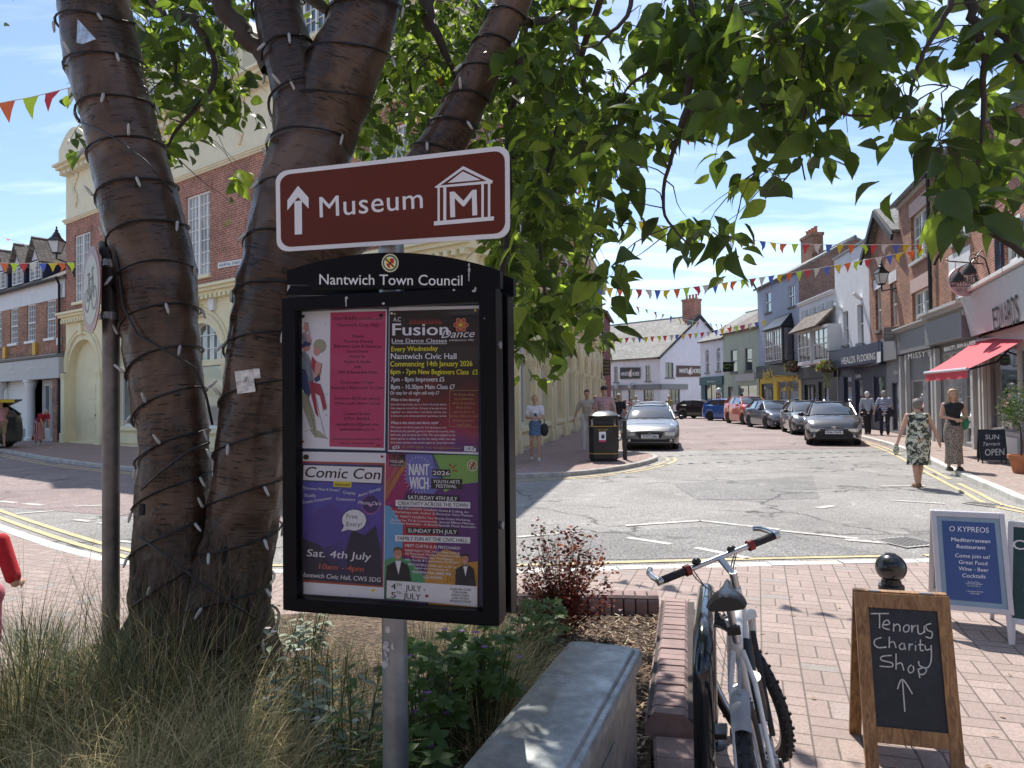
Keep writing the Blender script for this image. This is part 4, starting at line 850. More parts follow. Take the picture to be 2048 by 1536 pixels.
s_.text('Museum', 640, 435, 846, 416, 43, swhite, 3, bold=.012, space=1.05)
s_.poly([(926.5, 332.5), (986.7, 362), (983, 366.5), (926.5, 339)], swhite, 3); s_.poly([(926.5, 332.5), (926.5, 339), (874, 376), (869, 374.8)], swhite, 3); s_.poly([(874, 372), (874, 376), (985, 367), (985, 361)], swhite, 4); s_.poly([(926, 343), (962, 360), (896, 366)], swhite, 3)
for x0, x1 in ((875.5, 880), (887, 893), (963, 968), (976, 981)):
    f_ = lambda x: (375 - (x - 875) * .085, 446 - (x - 875) * .085); s_.poly([(x0, f_(x0)[0]), (x0, f_(x0)[1]), (x1, f_(x1)[1]), (x1, f_(x1)[0])], swhite, 3)
s_.poly([(868.5, 443), (868.5, 451.5), (988.5, 441), (988.5, 433)], swhite, 5)
s_.text('M', 901, 435, 954, 430.5, 54, swhite, 3, bold=.03); s_.build('sign_face', o)
for z in (2.2, 2.33): g = MB(); g.cyl((PB_[0], PB_[1], z - .012), (PB_[0], PB_[1], z + .012), .043, n=20); g.bar(Vector((PB_[0] - .07, PB_[1] - .015, z)), Vector((PB_[0] + .07, PB_[1] - .068, z)), .012, .03); g.build('clamp', galv, o, world=True)
# notice boards
NL, NR = Vector((-.69, 2.126, 0)), Vector((-.043, 1.95, 0)); ndir = (NR - NL).normalized(); nn = Vector((ndir.y, -ndir.x, 0)); NW = (NR - NL).length
NZ = 1.062; NH = .93
def noticeboard(name, label, yoff, front):
    c = NL - nn * yoff; o = thing(name, label, 'notice board', (c.x, c.y, NZ), math.atan2(ndir.y, ndir.x)); W, H, b = NW, NH, .046
    g = MB(); D = .055
    for x0, z0, x1, z1 in ((0, 0, b, H), (W - b, 0, W, H), (b, 0, W - b, .036), (b, H - b * .85, W - b, H)): g.box(x0, 0, z0, x1, D, z1)
    g.build('door_frame', fr_blk, o, bevel=.003)
    g = MB(); g.box(.004, D - .012, .004, W - .004, D + .03, H - .004); g.build('back_panel', fr_blk, o, bevel=.003)
    return o
ob = noticeboard('notice_board', 'glazed black notice board with four posters under an arched town council heading', 0, True)
g = MB(); g.box(.044, .012, .034, NW - .05, .016, NH - .042)
mg, t, b = newmat('display_glass'); ng = nd(t, 'ShaderNodeBsdfGlossy'); ng.inputs['Roughness'].default_value = .02; tr = nd(t, 'ShaderNodeBsdfTransparent'); tr.inputs[0].default_value = (.93, .94, .95, 1); lw_ = nd(t, 'ShaderNodeFresnel'); lw_.inputs[0].default_value = 1.17
ms = nd(t, 'ShaderNodeMixShader'); t.links.new(lw_.outputs[0], ms.inputs[0]); t.links.new(tr.outputs[0], ms.inputs[1]); t.links.new(ng.outputs[0], ms.inputs[2]); t.links.new(ms.outputs[0], t.nodes['Material Output'].inputs[0])
g.build('glass_pane', mg, ob)
g = MB(); g.box(.047, .040, .037, NW - .047, .0425, NH - .04); g.build('backing_board', pm('backing_blue', (.03, .04, .09), .8), ob)
H3 = lambda x, y, off=0: hit(x, y, NL - nn * off, nn)
arch = [(574, 569)] + [(574 + 426 * k / 20, 541 - 36 * math.sin(math.pi * (k / 20)) ** 1 * (1) - 0) for k in range(21)] + [(1000, 575), (619, 577), (619, 569)]
arch = [(x, y if i in (0, 22, 23, 24) else 541 - 36 * (1 - ((x - 787) / 213) ** 2)) for i, (x, y) in enumerate(arch)]
g = MB(); g.slab([H3(*p) for p in arch][::-1], .03); hd = g.build('header_panel', fr_blk, ob, world=True)
s_ = Sheet(NL + nn * .0, nn); s_.text('Nantwich Town Council', 639, 569, 925, 571, 22, swhite, 2, bold=.012)
gold = flat('crest_cream', lin('e2dab4'), .5); grn = flat('crest_green', lin('2c5a4a')); rd = flat('print_red', lin('a8202c')); yl = flat('print_yellow', lin('e6d23a')); pk = flat('print_black', (.008, .008, .01), .5); pw = flat('print_white', (.84, .85, .88), .5)
cx, cy = 780.5, 526
s_.disc(cx, cy, 17, 18.5, gold, 2); s_.disc(cx, cy, 14.6, 15.8, grn, 3); s_.disc(cx, cy, 11.8, 12.6, gold, 4)
s_.poly([(cx - 8, cy - 9), (cx - 8, cy + 1), (cx, cy + 1), (cx, cy - 9)], yl, 5); s_.poly([(cx, cy - 9), (cx, cy + 1), (cx + 8, cy + 1), (cx + 8, cy - 9)], rd, 5); s_.poly([(cx - 8, cy + 1), (cx - 5, cy + 8), (cx, cy + 11), (cx, cy + 1)], rd, 5); s_.poly([(cx, cy + 1), (cx, cy + 11), (cx + 5, cy + 8), (cx + 8, cy + 1)], yl, 5)
s_.line([(cx - 9, cy - 8), (cx + 8, cy + 8)], 3, pk, 6)
for k in range(22): a = 2 * math.pi * k / 22; s_.disc(cx + 15.8 * math.cos(a), cy + 17.2 * math.sin(a), .7, .8, grn, 5, 6)
s_.build('header_lettering', ob)
drip = pm('bird_mess', (.42, .42, .40), .9)
def splat(pts, par, off=-.001):
    s = Sheet(NL - nn * off, nn)
    for x, y, rx, ry in pts: s.disc(x, y, rx, ry, drip, 2, 9)
    return s
s_ = splat([(938, 530, 2, 4), (938.5, 540, 2.6, 6), (938, 550, 1.6, 6), (938, 559, 1.2, 4), (692, 600, 1.6, 6), (693, 596, 3, 3), (692.5, 609, 1, 5), (948, 582, 4, 2.5), (951, 578, 2, 4), (908, 580, 3, 2), (767, 607, 3, 2.5), (969, 637, 1, 1.5), (700, 1190, 3, 1.2)], ob); s_.build('bird_dropping', ob)
for z in (.78, .28): g = MB(); g.cyl((NW + .0, .03, z - .01), (NW + .006, .03, z - .01), .011, n=12); g.build('lock', galv, ob, 40)
for z in (1.2, 1.85): g = MB(); g.bar((PB_[0] - .1, PB_[1] - .01, z), (PB_[0] + .1, PB_[1] - .065, z), .02, .04); g.build('clamp', galv_d, ob, world=True)
oc_ = noticeboard('notice_board', 'second black notice board backing onto the first, seen edge on', .125, False); oc_.children[0]
g = MB(); g.slab([hit(x, y, NL - nn * .155, nn) for x, y in [(570, 590)] + [(590 + 437 * k / 16, 557 - 40 * (1 - ((k - 8) / 8) ** 2)) for k in range(17)] + [(1027, 592)]][::-1], .03); g.build('header_panel', fr_blk, oc_, world=True)
# ---------------------------------------------------------------- posters (flat printed sheets inside the cabinet)
PL = NL - nn * .039
def poster(label, quad, base):
    s = Sheet(PL, nn, .00035); s.poly([quad[0], quad[3], quad[2], quad[1]], base, 1); s.label = label; s.quad = quad; return s
def fin(s):
    c = hit(sum(p[0] for p in s.quad) / 4, max(p[1] for p in s.quad), PL, nn); o = thing('poster', s.label, 'poster', tuple(c), math.atan2(ndir.y, ndir.x)); s.build('printed_sheet', o); return o
K = lambda n, h, r=.5: flat(n, lin(h), r)
pinkp = K('poster_pink', 'c2386c'); paper = K('poster_paper', 'eceef4')
# 1 ballroom
s = poster('poster with a pink text panel beside a watercolour of a dancing couple, upper left', [(598, 621), (774, 618), (770, 901), (596, 896)], paper)
s.poly([(661, 625), (659, 893), (768, 896), (772, 622)], pinkp, 2)
dk = K('ink_plum', '1c0716')
L1 = [('ourballroom.uk', 666, 767, 640, 8.5, 0), ('Nantwich Civic Hall', 676, 757, 653, 7, 0), ('Weekly', 704, 729, 675, 6, 0), ('Thursday Evening', 687, 746, 685, 6, 0), ('Ballroom, Latin & Sequence', 669, 763, 695, 6, .02), ('Social Dance', 694, 737, 705, 6, 0), ('hosted by', 699, 731, 715, 6, 0), ('Robert & Sandra', 689, 742, 726, 6, 0), ('with', 708, 722, 736, 6, 0), ('LIVE & Recorded Music', 676, 756, 747, 6, .02),
      ('Doors open 7.15pm', 682, 748, 767, 6, 0), ('Dancing 7.45pm until 10.15pm', 663, 768, 778, 6, 0), ('Entrance: £8.50 per person', 670, 761, 799, 6, 0), ('Dress code: Smart Casual', 671, 760, 809, 6, 0), ('Contact: Sandra', 687, 741, 830, 6, 0), ('07535 403003', 689, 738, 840, 6, 0), ('ourballroom@gmail.com', 672, 758, 851, 6, 0), ('www.ourballroom.uk', 679, 750, 861, 6, 0), ('please check the website for possible', 666, 762, 880, 4.5, 0), ('changes to dates available', 680, 748, 888, 4.5, 0)]
for t_, a, b_, y, h, bo in L1: s.text(t_, a, y, b_, y + .3, h, dk, 3, bold=bo + .02)
wc1, wc2, wc3, wc4, wc5 = K('wash_navy', '3c4a78'), K('wash_grey', '8a97a4'), K('wash_red', 'a83248'), K('wash_skin', 'd49a90'), K('wash_stone', 'a9a890'); ink = K('ink_line', '35343c')
s.poly([(602, 705), (609, 700), (618, 712), (626, 730), (628, 775), (612, 790), (601, 745)], wc2, 2); s.poly([(600, 735), (612, 740), (622, 785), (617, 800), (601, 770)], wc1, 3); s.poly([(600, 780), (616, 790), (630, 830), (634, 862), (622, 858), (606, 815), (600, 800)], wc5, 3)
s.poly([(618, 858), (640, 862), (655, 878), (630, 874)], wc5, 3); s.poly([(624, 712), (634, 722), (645, 728), (642, 750), (628, 758)], wc4, 3); s.poly([(624, 712), (632, 722), (630, 745), (622, 735)], wc3, 4)
s.poly([(619, 762), (640, 768), (648, 790), (653, 817), (647, 820), (640, 792), (630, 786), (638, 836), (631, 826), (621, 782)], wc3, 4); s.poly([(628, 758), (640, 748), (641, 760), (632, 765)], wc1, 5)
s.disc(613, 694, 8, 9, wc4, 3); s.poly([(602, 700), (604, 688), (612, 682), (624, 687), (620, 692), (608, 694)], wc1, 4); s.disc(640, 692, 13, 14, wc5, 3); s.disc(634, 703, 7, 9, wc4, 4)
s.poly([(610, 668), (616, 668), (624, 684), (618, 686)], wc4, 3); s.poly([(609, 645), (617, 646), (618, 660), (612, 668), (608, 655)], wc4, 3); s.poly([(603, 668), (610, 664), (616, 685), (606, 690)], wc2, 2)
s.line([(609, 645), (617, 646), (618, 660), (624, 684)], .7, ink, 6); s.line([(602, 700), (609, 715), (620, 730), (628, 775), (640, 830), (650, 870), (656, 879)], .7, ink, 6); s.line([(600, 735), (606, 760), (616, 795), (628, 850), (632, 876)], .7, ink, 6); s.line([(645, 726), (641, 745), (625, 765), (605, 738)], .8, ink, 6)
s.line([(641, 768), (650, 795), (654, 818), (645, 822)], .7, ink, 6)
for k in range(26): s.disc(rnd.uniform(601, 657), rnd.uniform(640, 870), rnd.uniform(.5, 1.4), rnd.uniform(.5, 1.4), wc1 if rnd.random() < .6 else ink, 2, 7)
for x, y, m_ in ((606, 633, pk), (763, 631, pk), (605, 883, rd), (757, 891, rd)): s.disc(x, y, 4.5, 3.2, m_, 7, 12)
fin(s)
# 2 fusion
def gradmat(name, stops):
    m, t, b = newmat(name); oc = ocoord(t); s2 = nd(t, 'ShaderNodeSeparateXYZ'); t.links.new(oc, s2.inputs[0]); cr = nd(t, 'ShaderNodeValToRGB'); n = noise(t, oc, 7, 4, .6, .8)
    t.links.new(rng(t, mth(t, 'ADD', s2.outputs[2], mth(t, 'MULTIPLY', mth(t, 'SUBTRACT', n, .5), .22)), 0, .45), cr.inputs[0]); e = cr.color_ramp.elements
    e[0].position, e[0].color = stops[0][0], (*lin(stops[0][1]), 1); e[1].position, e[1].color = stops[-1][0], (*lin(stops[-1][1]), 1)
    for p_, h_ in stops[1:-1]: x = e.new(p_); x.color = (*lin(h_), 1)
    t.links.new(cr.outputs[0], b.inputs['Base Color']); b.inputs['Roughness'].default_value = .45; return m
gm2 = gradmat('poster_smoke', [(0, '5a1a70'), (.14, '96264a'), (.3, '741018'), (.5, '260a10'), (1, '060609')])
s = poster('dark red poster advertising weekly line dance classes, upper right', [(778, 615), (958, 611), (957, 909), (776, 903)], paper)
s.poly([(779, 622), (777, 900), (957, 905), (958, 617)], gm2, 2)
lil = K('smoke_lilac', 'a97fb8')
silv = K('ink_silver', 'f0f2fa'); ylw = K('ink_yellow', 'f2ee20'); gld = K('ink_gold', 'b59a55')
T = lambda t_, x0, y0, x1, y1, h, m=silv, **k: s.text(t_, x0, y0, x1, y1, h, m, 4, **k)
T('A.C', 787, 643, 802, 643, 9, bold=.02); T('Fusion', 785, 671, 897, 670, 25, bold=.05)
for k in range(9): x = 822 + 7 * k; s.line([(x, 646), (x + 2, 634), (x + 5, 646)], 1.6, pk, 4); s.disc(x + 2, 632, 1.5, 1.8, pk, 4, 8); s.poly([(x - 4, 648), (x + 1, 636), (x + 8, 648)], K('glow_red', '9a3526'), 3)
s.text('Dance', 883, 676, 950, 674, 16, silv, 5, shear=.35, bold=-.005); T('established in 1992', 899, 682, 948, 682, 4)
for k in range(3):
    a0 = math.pi * k / 3; pts = [(922 + 15 * math.cos(t) * math.cos(a0) - 6 * math.sin(t) * math.sin(a0), 650 + 15 * math.cos(t) * math.sin(a0) + 6 * math.sin(t) * math.cos(a0)) for t in [2 * math.pi * j / 20 for j in range(20)]]
    s.poly(pts, K('flower_red', 'b84a30'), 3); s.line(pts + pts[:1], 1, K('flower_peach', 'e0a080'), 4)
s.disc(922, 650, 4, 4, yl, 6, 12)
T('Line Dance Classes', 784, 685, 894, 685, 8, bold=.03); s.line([(784, 687.5), (894, 687.5)], 1, silv, 4)
T('Every Wednesday', 783, 703, 876, 701, 10, ylw, bold=.03); T('Nantwich Civic Hall', 782, 718, 913, 718, 12, bold=.03); T('Commencing 14th January 2026', 781, 733, 945, 732, 11, ylw, bold=.03); T('6pm - 7pm New Beginners Class  £5', 781, 748, 956, 749, 10.5, ylw, bold=.03)
T('7pm - 8pm Improvers £5', 782, 763, 889, 763, 9.5, bold=.03); T('8pm - 10.30pm Main Class £7', 782, 778, 910, 778, 9.5, bold=.03); T('Or stay for all night still only £7', 781, 789, 879, 789, 7, bold=.02); T('What is line dancing?', 782, 802, 840, 802, 6, bold=.02)
sm = ['Line dancing simply put is a form of social dance', 'that requires no partner. Groups of people come', 'together on a dance floor and dance side by side', 'in lines to a pre choreographed repeating routine', '', '', 'The music and dance styles for line dancing are not', 'bound to any specific genre; it embraces country, latin,', 'ballroom, pop to name but a few. The same applies to the', 'dance genres, it utilises cha cha cha, swing, waltz, two step', 'and even mambo and samba again to name but a few.']
for i, t_ in enumerate(sm):
    if t_: T(t_, 782, 810.5 + 7.6 * i, 893 + (18 if i > 6 else 0), 810.5 + 7.7 * i, 4)
T('What is the music and dance style?', 782, 848, 877, 848, 6, bold=.02)
for i, t_ in enumerate(['All classes taken', 'by professional', 'dancer & instructor', 'Adrian Charm.', 'Learn to dance to', 'various styles of music', 'including country,', 'pop & latin']): w2 = len(t_) * 1.22; T(t_, 928 - w2, 791 + 8.6 * i, 928 + w2, 791.3 + 8.6 * i, 5, gld)
s.line([(900, 781), (957, 781)], .8, gld, 4); s.line([(900, 781), (899, 853), (957, 854)], .8, gld, 4)
T('IDTA', 786, 899, 800, 897, 7, bold=.03); T('Tel: 07790 726540  Email: dance@achotmail.co.uk', 804, 896, 922, 898, 4.5, gld); s.poly([(929, 892), (929, 902), (952, 903), (952, 893)], silv, 3); s.text('UKA', 932, 900, 949, 901, 7, K('ink_navy', '26306a'), 4, bold=.02)
for x, y, m_ in ((784, 627, silv), (951, 621, yl), (790, 628, gld), (950, 894, grn)): s.disc(x, y, 2.6, 2.2, m_, 7, 10)
fin(s)
# 3 comic con (the creature of the photograph is left out: plain purple night sky in its place)
s = poster('purple comic convention poster with slanted white lettering, lower left', [(597, 903), (772, 906), (768, 1198), (593, 1187)], paper)
org = K('poster_orange', 'a8482c'); nv = K('poster_night', '22204e')
s.poly([(601, 922), (596, 1163), (767, 1175), (770, 926)], org, 2)
gm3 = gradmat('poster_night_sky', [(0, '1b1838'), (.2, '2a2350'), (.5, '5644a8'), (.8, '4a4fa8'), (1, '232a58')]); s.poly([(604, 926), (600, 1159), (764, 1171), (768, 930)], gm3, 3)
s.poly([(606, 928), (605, 962), (765, 969), (767, 933)], pk, 4); s.poly([(608, 930), (607, 960), (763, 966.5), (765, 935)], pw, 5)
s.text('Comic Con', 611, 954, 761, 959, 22, pk, 6, shear=.18, bold=.035)
s.poly([(668, 962), (667, 973), (703, 975), (704, 963)], yl, 6); s.text('Nantwich', 671, 971, 700, 972, 6, pk, 7, shear=.15, bold=.03)
prp = K('poster_purple', '6d3a86'); mauve = K('poster_mauve', '8f55a0'); drk = K('poster_indigo', '1c1c3c')
s.disc(742, 1010, 19, 20, mauve, 4); s.disc(742, 1008, 16.5, 17.5, K('poster_moon', '3a2360'), 5); s.disc(742, 1010, 4, 3, K('poster_spark', 'd59ac8'), 6)
s.poly([(704, 1060), (730, 1070), (752, 1050), (760, 1100), (765, 1168), (700, 1150), (690, 1110)], drk, 4); s.poly([(602, 1075), (640, 1090), (660, 1130), (640, 1160), (600, 1158)], drk, 4)
s.poly([(620, 1030), (660, 1005), (690, 1030), (700, 1075), (650, 1095), (612, 1070)], K('poster_violet', '4f3c94'), 4)
for k in range(40): s.disc(rnd.uniform(706, 764), rnd.uniform(985, 1060), .6, .6, mauve, 5, 5)
wt = pw
for t_, x0, y0, x1, y1, h in (('"Character Meet & Greets"', 606, 978, 681, 983, 5.5), ('Stalls', 609, 993, 632, 994, 6.5), ('Cosplay Competition', 606, 1007, 664, 998, 5.5), ('Cosplay', 687, 987, 712, 989, 6), ('Costumers', 673, 1000, 711, 1002, 6), ('Retro Gaming', 718, 994, 762, 979, 6), ('Photo Op\'s', 717, 1008, 763, 1010, 7)): s.text(t_, x0, y0, x1, y1, h, wt, 6, shear=.15, bold=.015)
s.disc(709, 1040, 25.5, 22.5, pk, 6); s.disc(709, 1040, 24, 21, pw, 7); s.poly([(690, 1050), (683, 1063), (700, 1058)], pw, 7); s.text('Free', 694, 1036, 716, 1037, 9, pk, 8, bold=-.004); s.text('Entry!', 694, 1052, 724, 1053, 9, pk, 8, bold=-.004)
s.text('Sat. 4th July', 614, 1112, 743, 1120, 15, wt, 6, shear=.12, bold=.03); s.text('10am - 4pm', 638, 1137, 728, 1143, 11, K('ink_orange', 'd0603a'), 6, shear=.12, bold=.03); s.text('Nantwich Civic Hall, CW5 5DG', 602, 1153, 762, 1164, 9.5, wt, 6, shear=.12, bold=.02)
for x, y, m_, r_ in ((613, 914, pk, 6), (765, 913, rd, 3), (747, 1180, yl, 3.5), (600, 1171, gld, 2.5)): s.disc(x, y, r_, r_ * .85, m_, 9, 12)
fin(s)
# 4 youth arts
s = poster('multicoloured youth arts festival poster with two men in dinner jackets, lower right', [(773, 907), (957, 911), (956, 1218), (769, 1200)], K('poster_plum', '5a2372'))
bl, gr, rdd, mg_, og, lb_ = K('blob_blue', '6f74c0'), K('blob_green', '7fae58'), K('blob_crimson', 'b02f42'), K('blob_magenta', '9c1f63'), K('blob_ochre', 'c8913a'), K('blob_sky', '6aa6d6')
s.poly([(773, 907), (770, 1010), (800, 1010), (812, 985), (830, 960), (830, 908)], mg_, 2); s.poly([(812, 908), (812, 960), (830, 985), (868, 988), (890, 960), (868, 909)], bl, 3); s.poly([(864, 909), (870, 945), (890, 985), (905, 975), (930, 967), (956, 965), (957, 911)], gr, 3)
s.poly([(770, 1010), (770, 1120), (795, 1125), (808, 1090), (806, 1050), (780, 1012)], lb_, 3); s.poly([(780, 1012), (806, 1020), (830, 1014), (868, 1020), (880, 1060), (868, 1110), (840, 1120), (805, 1110), (806, 1050)], rdd, 4); s.poly([(770, 1120), (790, 1112), (820, 1120), (860, 1165), (855, 1205), (770, 1198)], K('blob_leaf', '4a9a68'), 5)
s.poly([(850, 1160), (860, 1115), (890, 1098), (915, 1105), (935, 1125), (956, 1122), (956, 1216), (858, 1208)], og, 6)
for k in range(12): s.line([(771 + 0 * k, 935 + 6 * k), (784 + 3.2 * k if k < 8 else 812, 908 + 0 * k if k < 5 else 912 + 3 * (k - 5))], 1.4, og if k > 5 else K('stripe_pink', 'd0607a'), 4)
for r_ in (12, 18, 24, 30): s.line([(925 + r_ * 1.0 * math.cos(t), 1165 - r_ * 1.3 * math.sin(t)) for t in [math.pi * (j / 10) for j in range(11)]], .8, pk, 7)
s.poly([(779, 908), (779, 932), (810, 934), (811, 909)], pk, 4); s.text('MÜLLER', 782, 925, 808, 926, 5.5, pw, 5); s.text('PROPERTY GROUP', 782, 931, 808, 932, 2.5, pw, 5)
s.text('NANT', 818, 950, 858, 951, 24, pw, 6, bold=.05); s.text('WICH', 819, 977, 857, 978, 25, pw, 6, bold=.05)
for k in range(28):
    a = 2 * math.pi * k / 28; s.line([(838 + 26 * math.cos(a), 950 + 33 * math.sin(a)), (838 + 30 * math.cos(a), 950 + 38 * math.sin(a))], .7, pw, 5)
def tagbox(x0, y0, x1, y1, t_, m1, m2, h): k = (y1 - y0); s.poly([(x0, y0), (x0, y1), (x1, y1 + (x1 - x0) * .03), (x1, y0 + (x1 - x0) * .03)], m1, 8); w_ = (x1 - x0) * .035; s.text(t_, x0 + w_, y1 - (k - h) / 2, x1 - w_, y1 - (k - h) / 2 + (x1 - x0) * .03, h, m2, 9, bold=.04)
tagbox(865, 938, 901, 952, '2026', pk, pw, 9); s.poly([(863, 957), (863, 977), (925, 979), (925, 958)], pk, 8); s.text('YOUTH ARTS', 867, 966, 920, 967, 7, pw, 9, bold=.04); s.text('FESTIVAL', 873, 975, 914, 976, 7, pw, 9, bold=.04)
for a, b_ in (((899, 927), (903, 934)), ((912, 930), (905, 937)), ((915, 942), (906, 941))): s.line([a, b_], 2.4, rd, 6)
s.disc(945, 931, 10.5, 11.5, gold, 5); s.disc(945, 931, 8.5, 9.3, grn, 6); s.disc(945, 931, 6.8, 7.5, gold, 7); s.poly([(945, 925), (945, 932), (950, 932), (950, 925)], rd, 8); s.poly([(940, 932), (942, 937), (945, 938), (945, 932)], rd, 8); s.line([(940, 926), (950, 937)], 1.6, pk, 9)
tagbox(813, 988, 919, 1000, 'SATURDAY 4TH JULY', pk, pw, 8); tagbox(792, 999.5, 941, 1012, 'CREATIVITY ACROSS THE TOWN', pw, pk, 8)
W2_ = lambda t_, x0, y0, x1, y1, h, bo=.03: s.text(t_, x0, y0, x1, y1, h, pw, 9, bold=bo)
W2_('THE METHODIST CHURCH: Drama & Crafting, Art', 796, 1018, 938, 1026, 4.5); W2_('Workshops with Author & Illustrator Irene Penazzi.', 787, 1025, 947, 1033, 4.5); W2_('ST. MARY\'S CHURCH: Two Worlds Drama Workshop,', 791, 1034, 942, 1042, 4.5); W2_('Acting for TV & Commercials, Special Effects Makeup,', 783, 1041, 950, 1049, 4.5); W2_('The Lowe Ensemble - A British/Spanish Music Ensemble.', 780, 1047, 953, 1056, 4.5)
tagbox(813, 1054, 918, 1066.5, 'SUNDAY 5TH JULY', pk, pw, 8); tagbox(791, 1069.5, 941, 1082, 'FAMILY FUN AT THE CIVIC HALL', pw, pk, 8); W2_('MEET CURTIS & AJ PRITCHARD!', 811, 1093, 921, 1099, 6, .04)
for i, t_ in enumerate(['NANTWICH CIVIC HALL: Meet Curtis &', 'AJ Pritchard, Family Creative Craft', 'Workshop, Clay Workshops,', 'MFL Rocks & Community Orchestra']): W2_(t_, 811 + (12 if i == 2 else 0), 1102 + 6.3 * i, 920 - (12 if i == 2 else 0), 1108 + 6.3 * i, 4.6)
W2_('BROOKFIELD PARK: Join us for an', 817, 1130, 913, 1136, 4.8); W2_('open-air screening of...', 830, 1137, 902, 1142, 4.8); W2_('MAMMA MIA HERE WE', 826, 1146, 903, 1151, 6, .04); W2_('GO AGAIN!', 848, 1156, 885, 1158, 6, .04)
skin_p = K('print_skin', 'c08a70'); suit = K('print_suit', '10131f'); hr = K('print_hair', '6a4c34'); hr2 = K('print_dark_hair', '1e1815')
def man(cx, y0, sc_, h_, tie, base): # generic man in a dark jacket
    s.poly([(cx - 22 * sc_, base), (cx - 20 * sc_, y0 + 34 * sc_), (cx - 5 * sc_, y0 + 26 * sc_), (cx + 5 * sc_, y0 + 26 * sc_), (cx + 18 * sc_, y0 + 33 * sc_), (cx + 24 * sc_, base + 2)], suit, 10)
    s.poly([(cx - 5 * sc_, y0 + 25 * sc_), (cx + 1, y0 + 50 * sc_), (cx + 6 * sc_, y0 + 25 * sc_)], pw, 11); s.disc(cx, y0 + 13 * sc_, 7.5 * sc_, 10.5 * sc_, skin_p, 12); s.poly([(cx - 8 * sc_, y0 + 12 * sc_), (cx - 7 * sc_, y0 + 2 * sc_), (cx, y0), (cx + 8 * sc_, y0 + 3 * sc_), (cx + 8 * sc_, y0 + 11 * sc_), (cx + 5 * sc_, y0 + 6 * sc_), (cx - 5 * sc_, y0 + 6 * sc_)], h_, 13)
    s.line([(cx - 3.4 * sc_, y0 + 12 * sc_), (cx - 1.4 * sc_, y0 + 12 * sc_)], 1, hr2, 13); s.line([(cx + 1.4 * sc_, y0 + 12 * sc_), (cx + 3.4 * sc_, y0 + 12 * sc_)], 1, hr2, 13); s.line([(cx - 3 * sc_, y0 + 18 * sc_), (cx + 3 * sc_, y0 + 18.5 * sc_)], 1, pw, 13)
    if tie: s.poly([(cx - 5 * sc_, y0 + 24 * sc_), (cx + 5 * sc_, y0 + 28 * sc_), (cx + 5 * sc_, y0 + 24 * sc_), (cx - 5 * sc_, y0 + 28 * sc_)], pk, 13)
man(797, 1093, 1.12, hr, False, 1160); man(931, 1106, .92, hr2, True, 1171)
s.poly([(775, 1160), (774, 1195), (955, 1213), (955, 1172)], pw, 12)
s.poly([(773, 1158), (772, 1197), (774, 1197), (775, 1160)], pk, 12)
for t_, x0, y0, x1, y1 in (('4', 783, 1177, 793, 1178), ('JULY -', 812, 1180, 852, 1183), ('5', 783, 1194, 793, 1195), ('JULY', 808, 1196, 842, 1199)): s.text(t_, x0, y0, x1, y1, 12, pk, 14, bold=.03)
for y in (1171, 1187): s.text('TH', 794, y, 804, y + 1, 6, pk, 14, bold=.03)
for i, t_ in enumerate(['SCAN QR CODE', 'FOR MORE', 'EVENT INFO', 'AND TICKET', 'RESERVATIONS']): w2 = len(t_) * 1.75; s.text(t_, 922 - w2, 1179 + 5.9 * i, 922 + w2, 1181 + 5.9 * i, 4.2, pk, 14, bold=.03)
s.disc(855, 1191, 3.5, 3, rd, 15, 10); s.disc(786, 915, 2.5, 2.2, rd, 15, 10)
fin(s)
# ================================================================ LEFT POLE WITH ROUND SIGNS
pc = at(222, 640, 3.4); PX, PY = pc.x, pc.y
o = thing('sign_pole', 'dull grey pole left of the tree trunks with a black cap', 'pole', (PX, PY, .08)); g = MB(); g.cyl((0, 0, 0), (0, 0, 2.02), .038, n=28); g.build('pole_tube', galv_d, o, 40)
ztop = at(213, 487, 3.4).z - .08; g = MB(); g.lathe((0, 0, 2.02), [(.041, 0), (.041, ztop - 2.02 - .07), (.052, ztop - 2.02 - .05), (.055, ztop - 2.02)], 22); g.build('pole_cap', sgrey, o, 40)
sn = Vector((-.755, -.655, 0)).normalized(); su = Vector((-sn.y, sn.x, 0)); cz = at(180, 580, 3.35).z; cc = Vector((PX, PY, cz)) + sn * .085; rs = .206
def disc3(c, n, r, th, g, mi=0, k=40):
    u = Vector((-n.y, n.x, 0)); up = Vector((0, 0, 1)); g.slab([c + u * r * math.cos(2 * math.pi * j / k) + up * r * math.sin(2 * math.pi * j / k) for j in range(k)], th, mi)
o = thing('cycling_sign', 'round faded red-edged no cycling sign seen almost edge on', 'sign', (cc.x, cc.y, cz - rs))
red_f = pm('faded_sign_red', (.24, .055, .045), .4, var=.25, scale=4, dirt=(.5, .34, .14)); crm = pm('faded_sign_cream', (.34, .30, .21), .4, var=.1, scale=5, dirt=(.5, .4, .22))
g = MB(); disc3(cc, sn, rs, .004, g); g.build('sign_plate', red_f, o, world=True)
S3 = lambda u, v: cc + su * u + Vector((0, 0, v)); sh = Sheet(cc, sn, .001, conv=lambda x, y: S3(x, y)); sh.disc(0, 0, rs * .8, rs * .8, crm, 1, 40)
def r3(c, r, w_, m, l): P = [(c[0] + r * math.cos(2 * math.pi * j / 24), c[1] + r * math.sin(2 * math.pi * j / 24)) for j in range(25)]; sh.line(P, w_, m, l)
bkl = pm('faded_black', (.12, .11, .095), .5)
A1, A2 = (-.08, -.045), (.08, -.045); r3(A1, .052, .011, bkl, 2); r3(A2, .052, .011, bkl, 2); sh.line([A1, (-.035, .05), (.045, .055), (.0, -.04), A1], .011, bkl, 3); sh.line([(.0, -.04), (-.045, .075)], .011, bkl, 3); sh.line([A2, (.04, .09), (.065, .1)], .011, bkl, 3); sh.line([(-.065, .078), (-.02, .078)], .013, bkl, 3)
sh.build('sign_face', o)
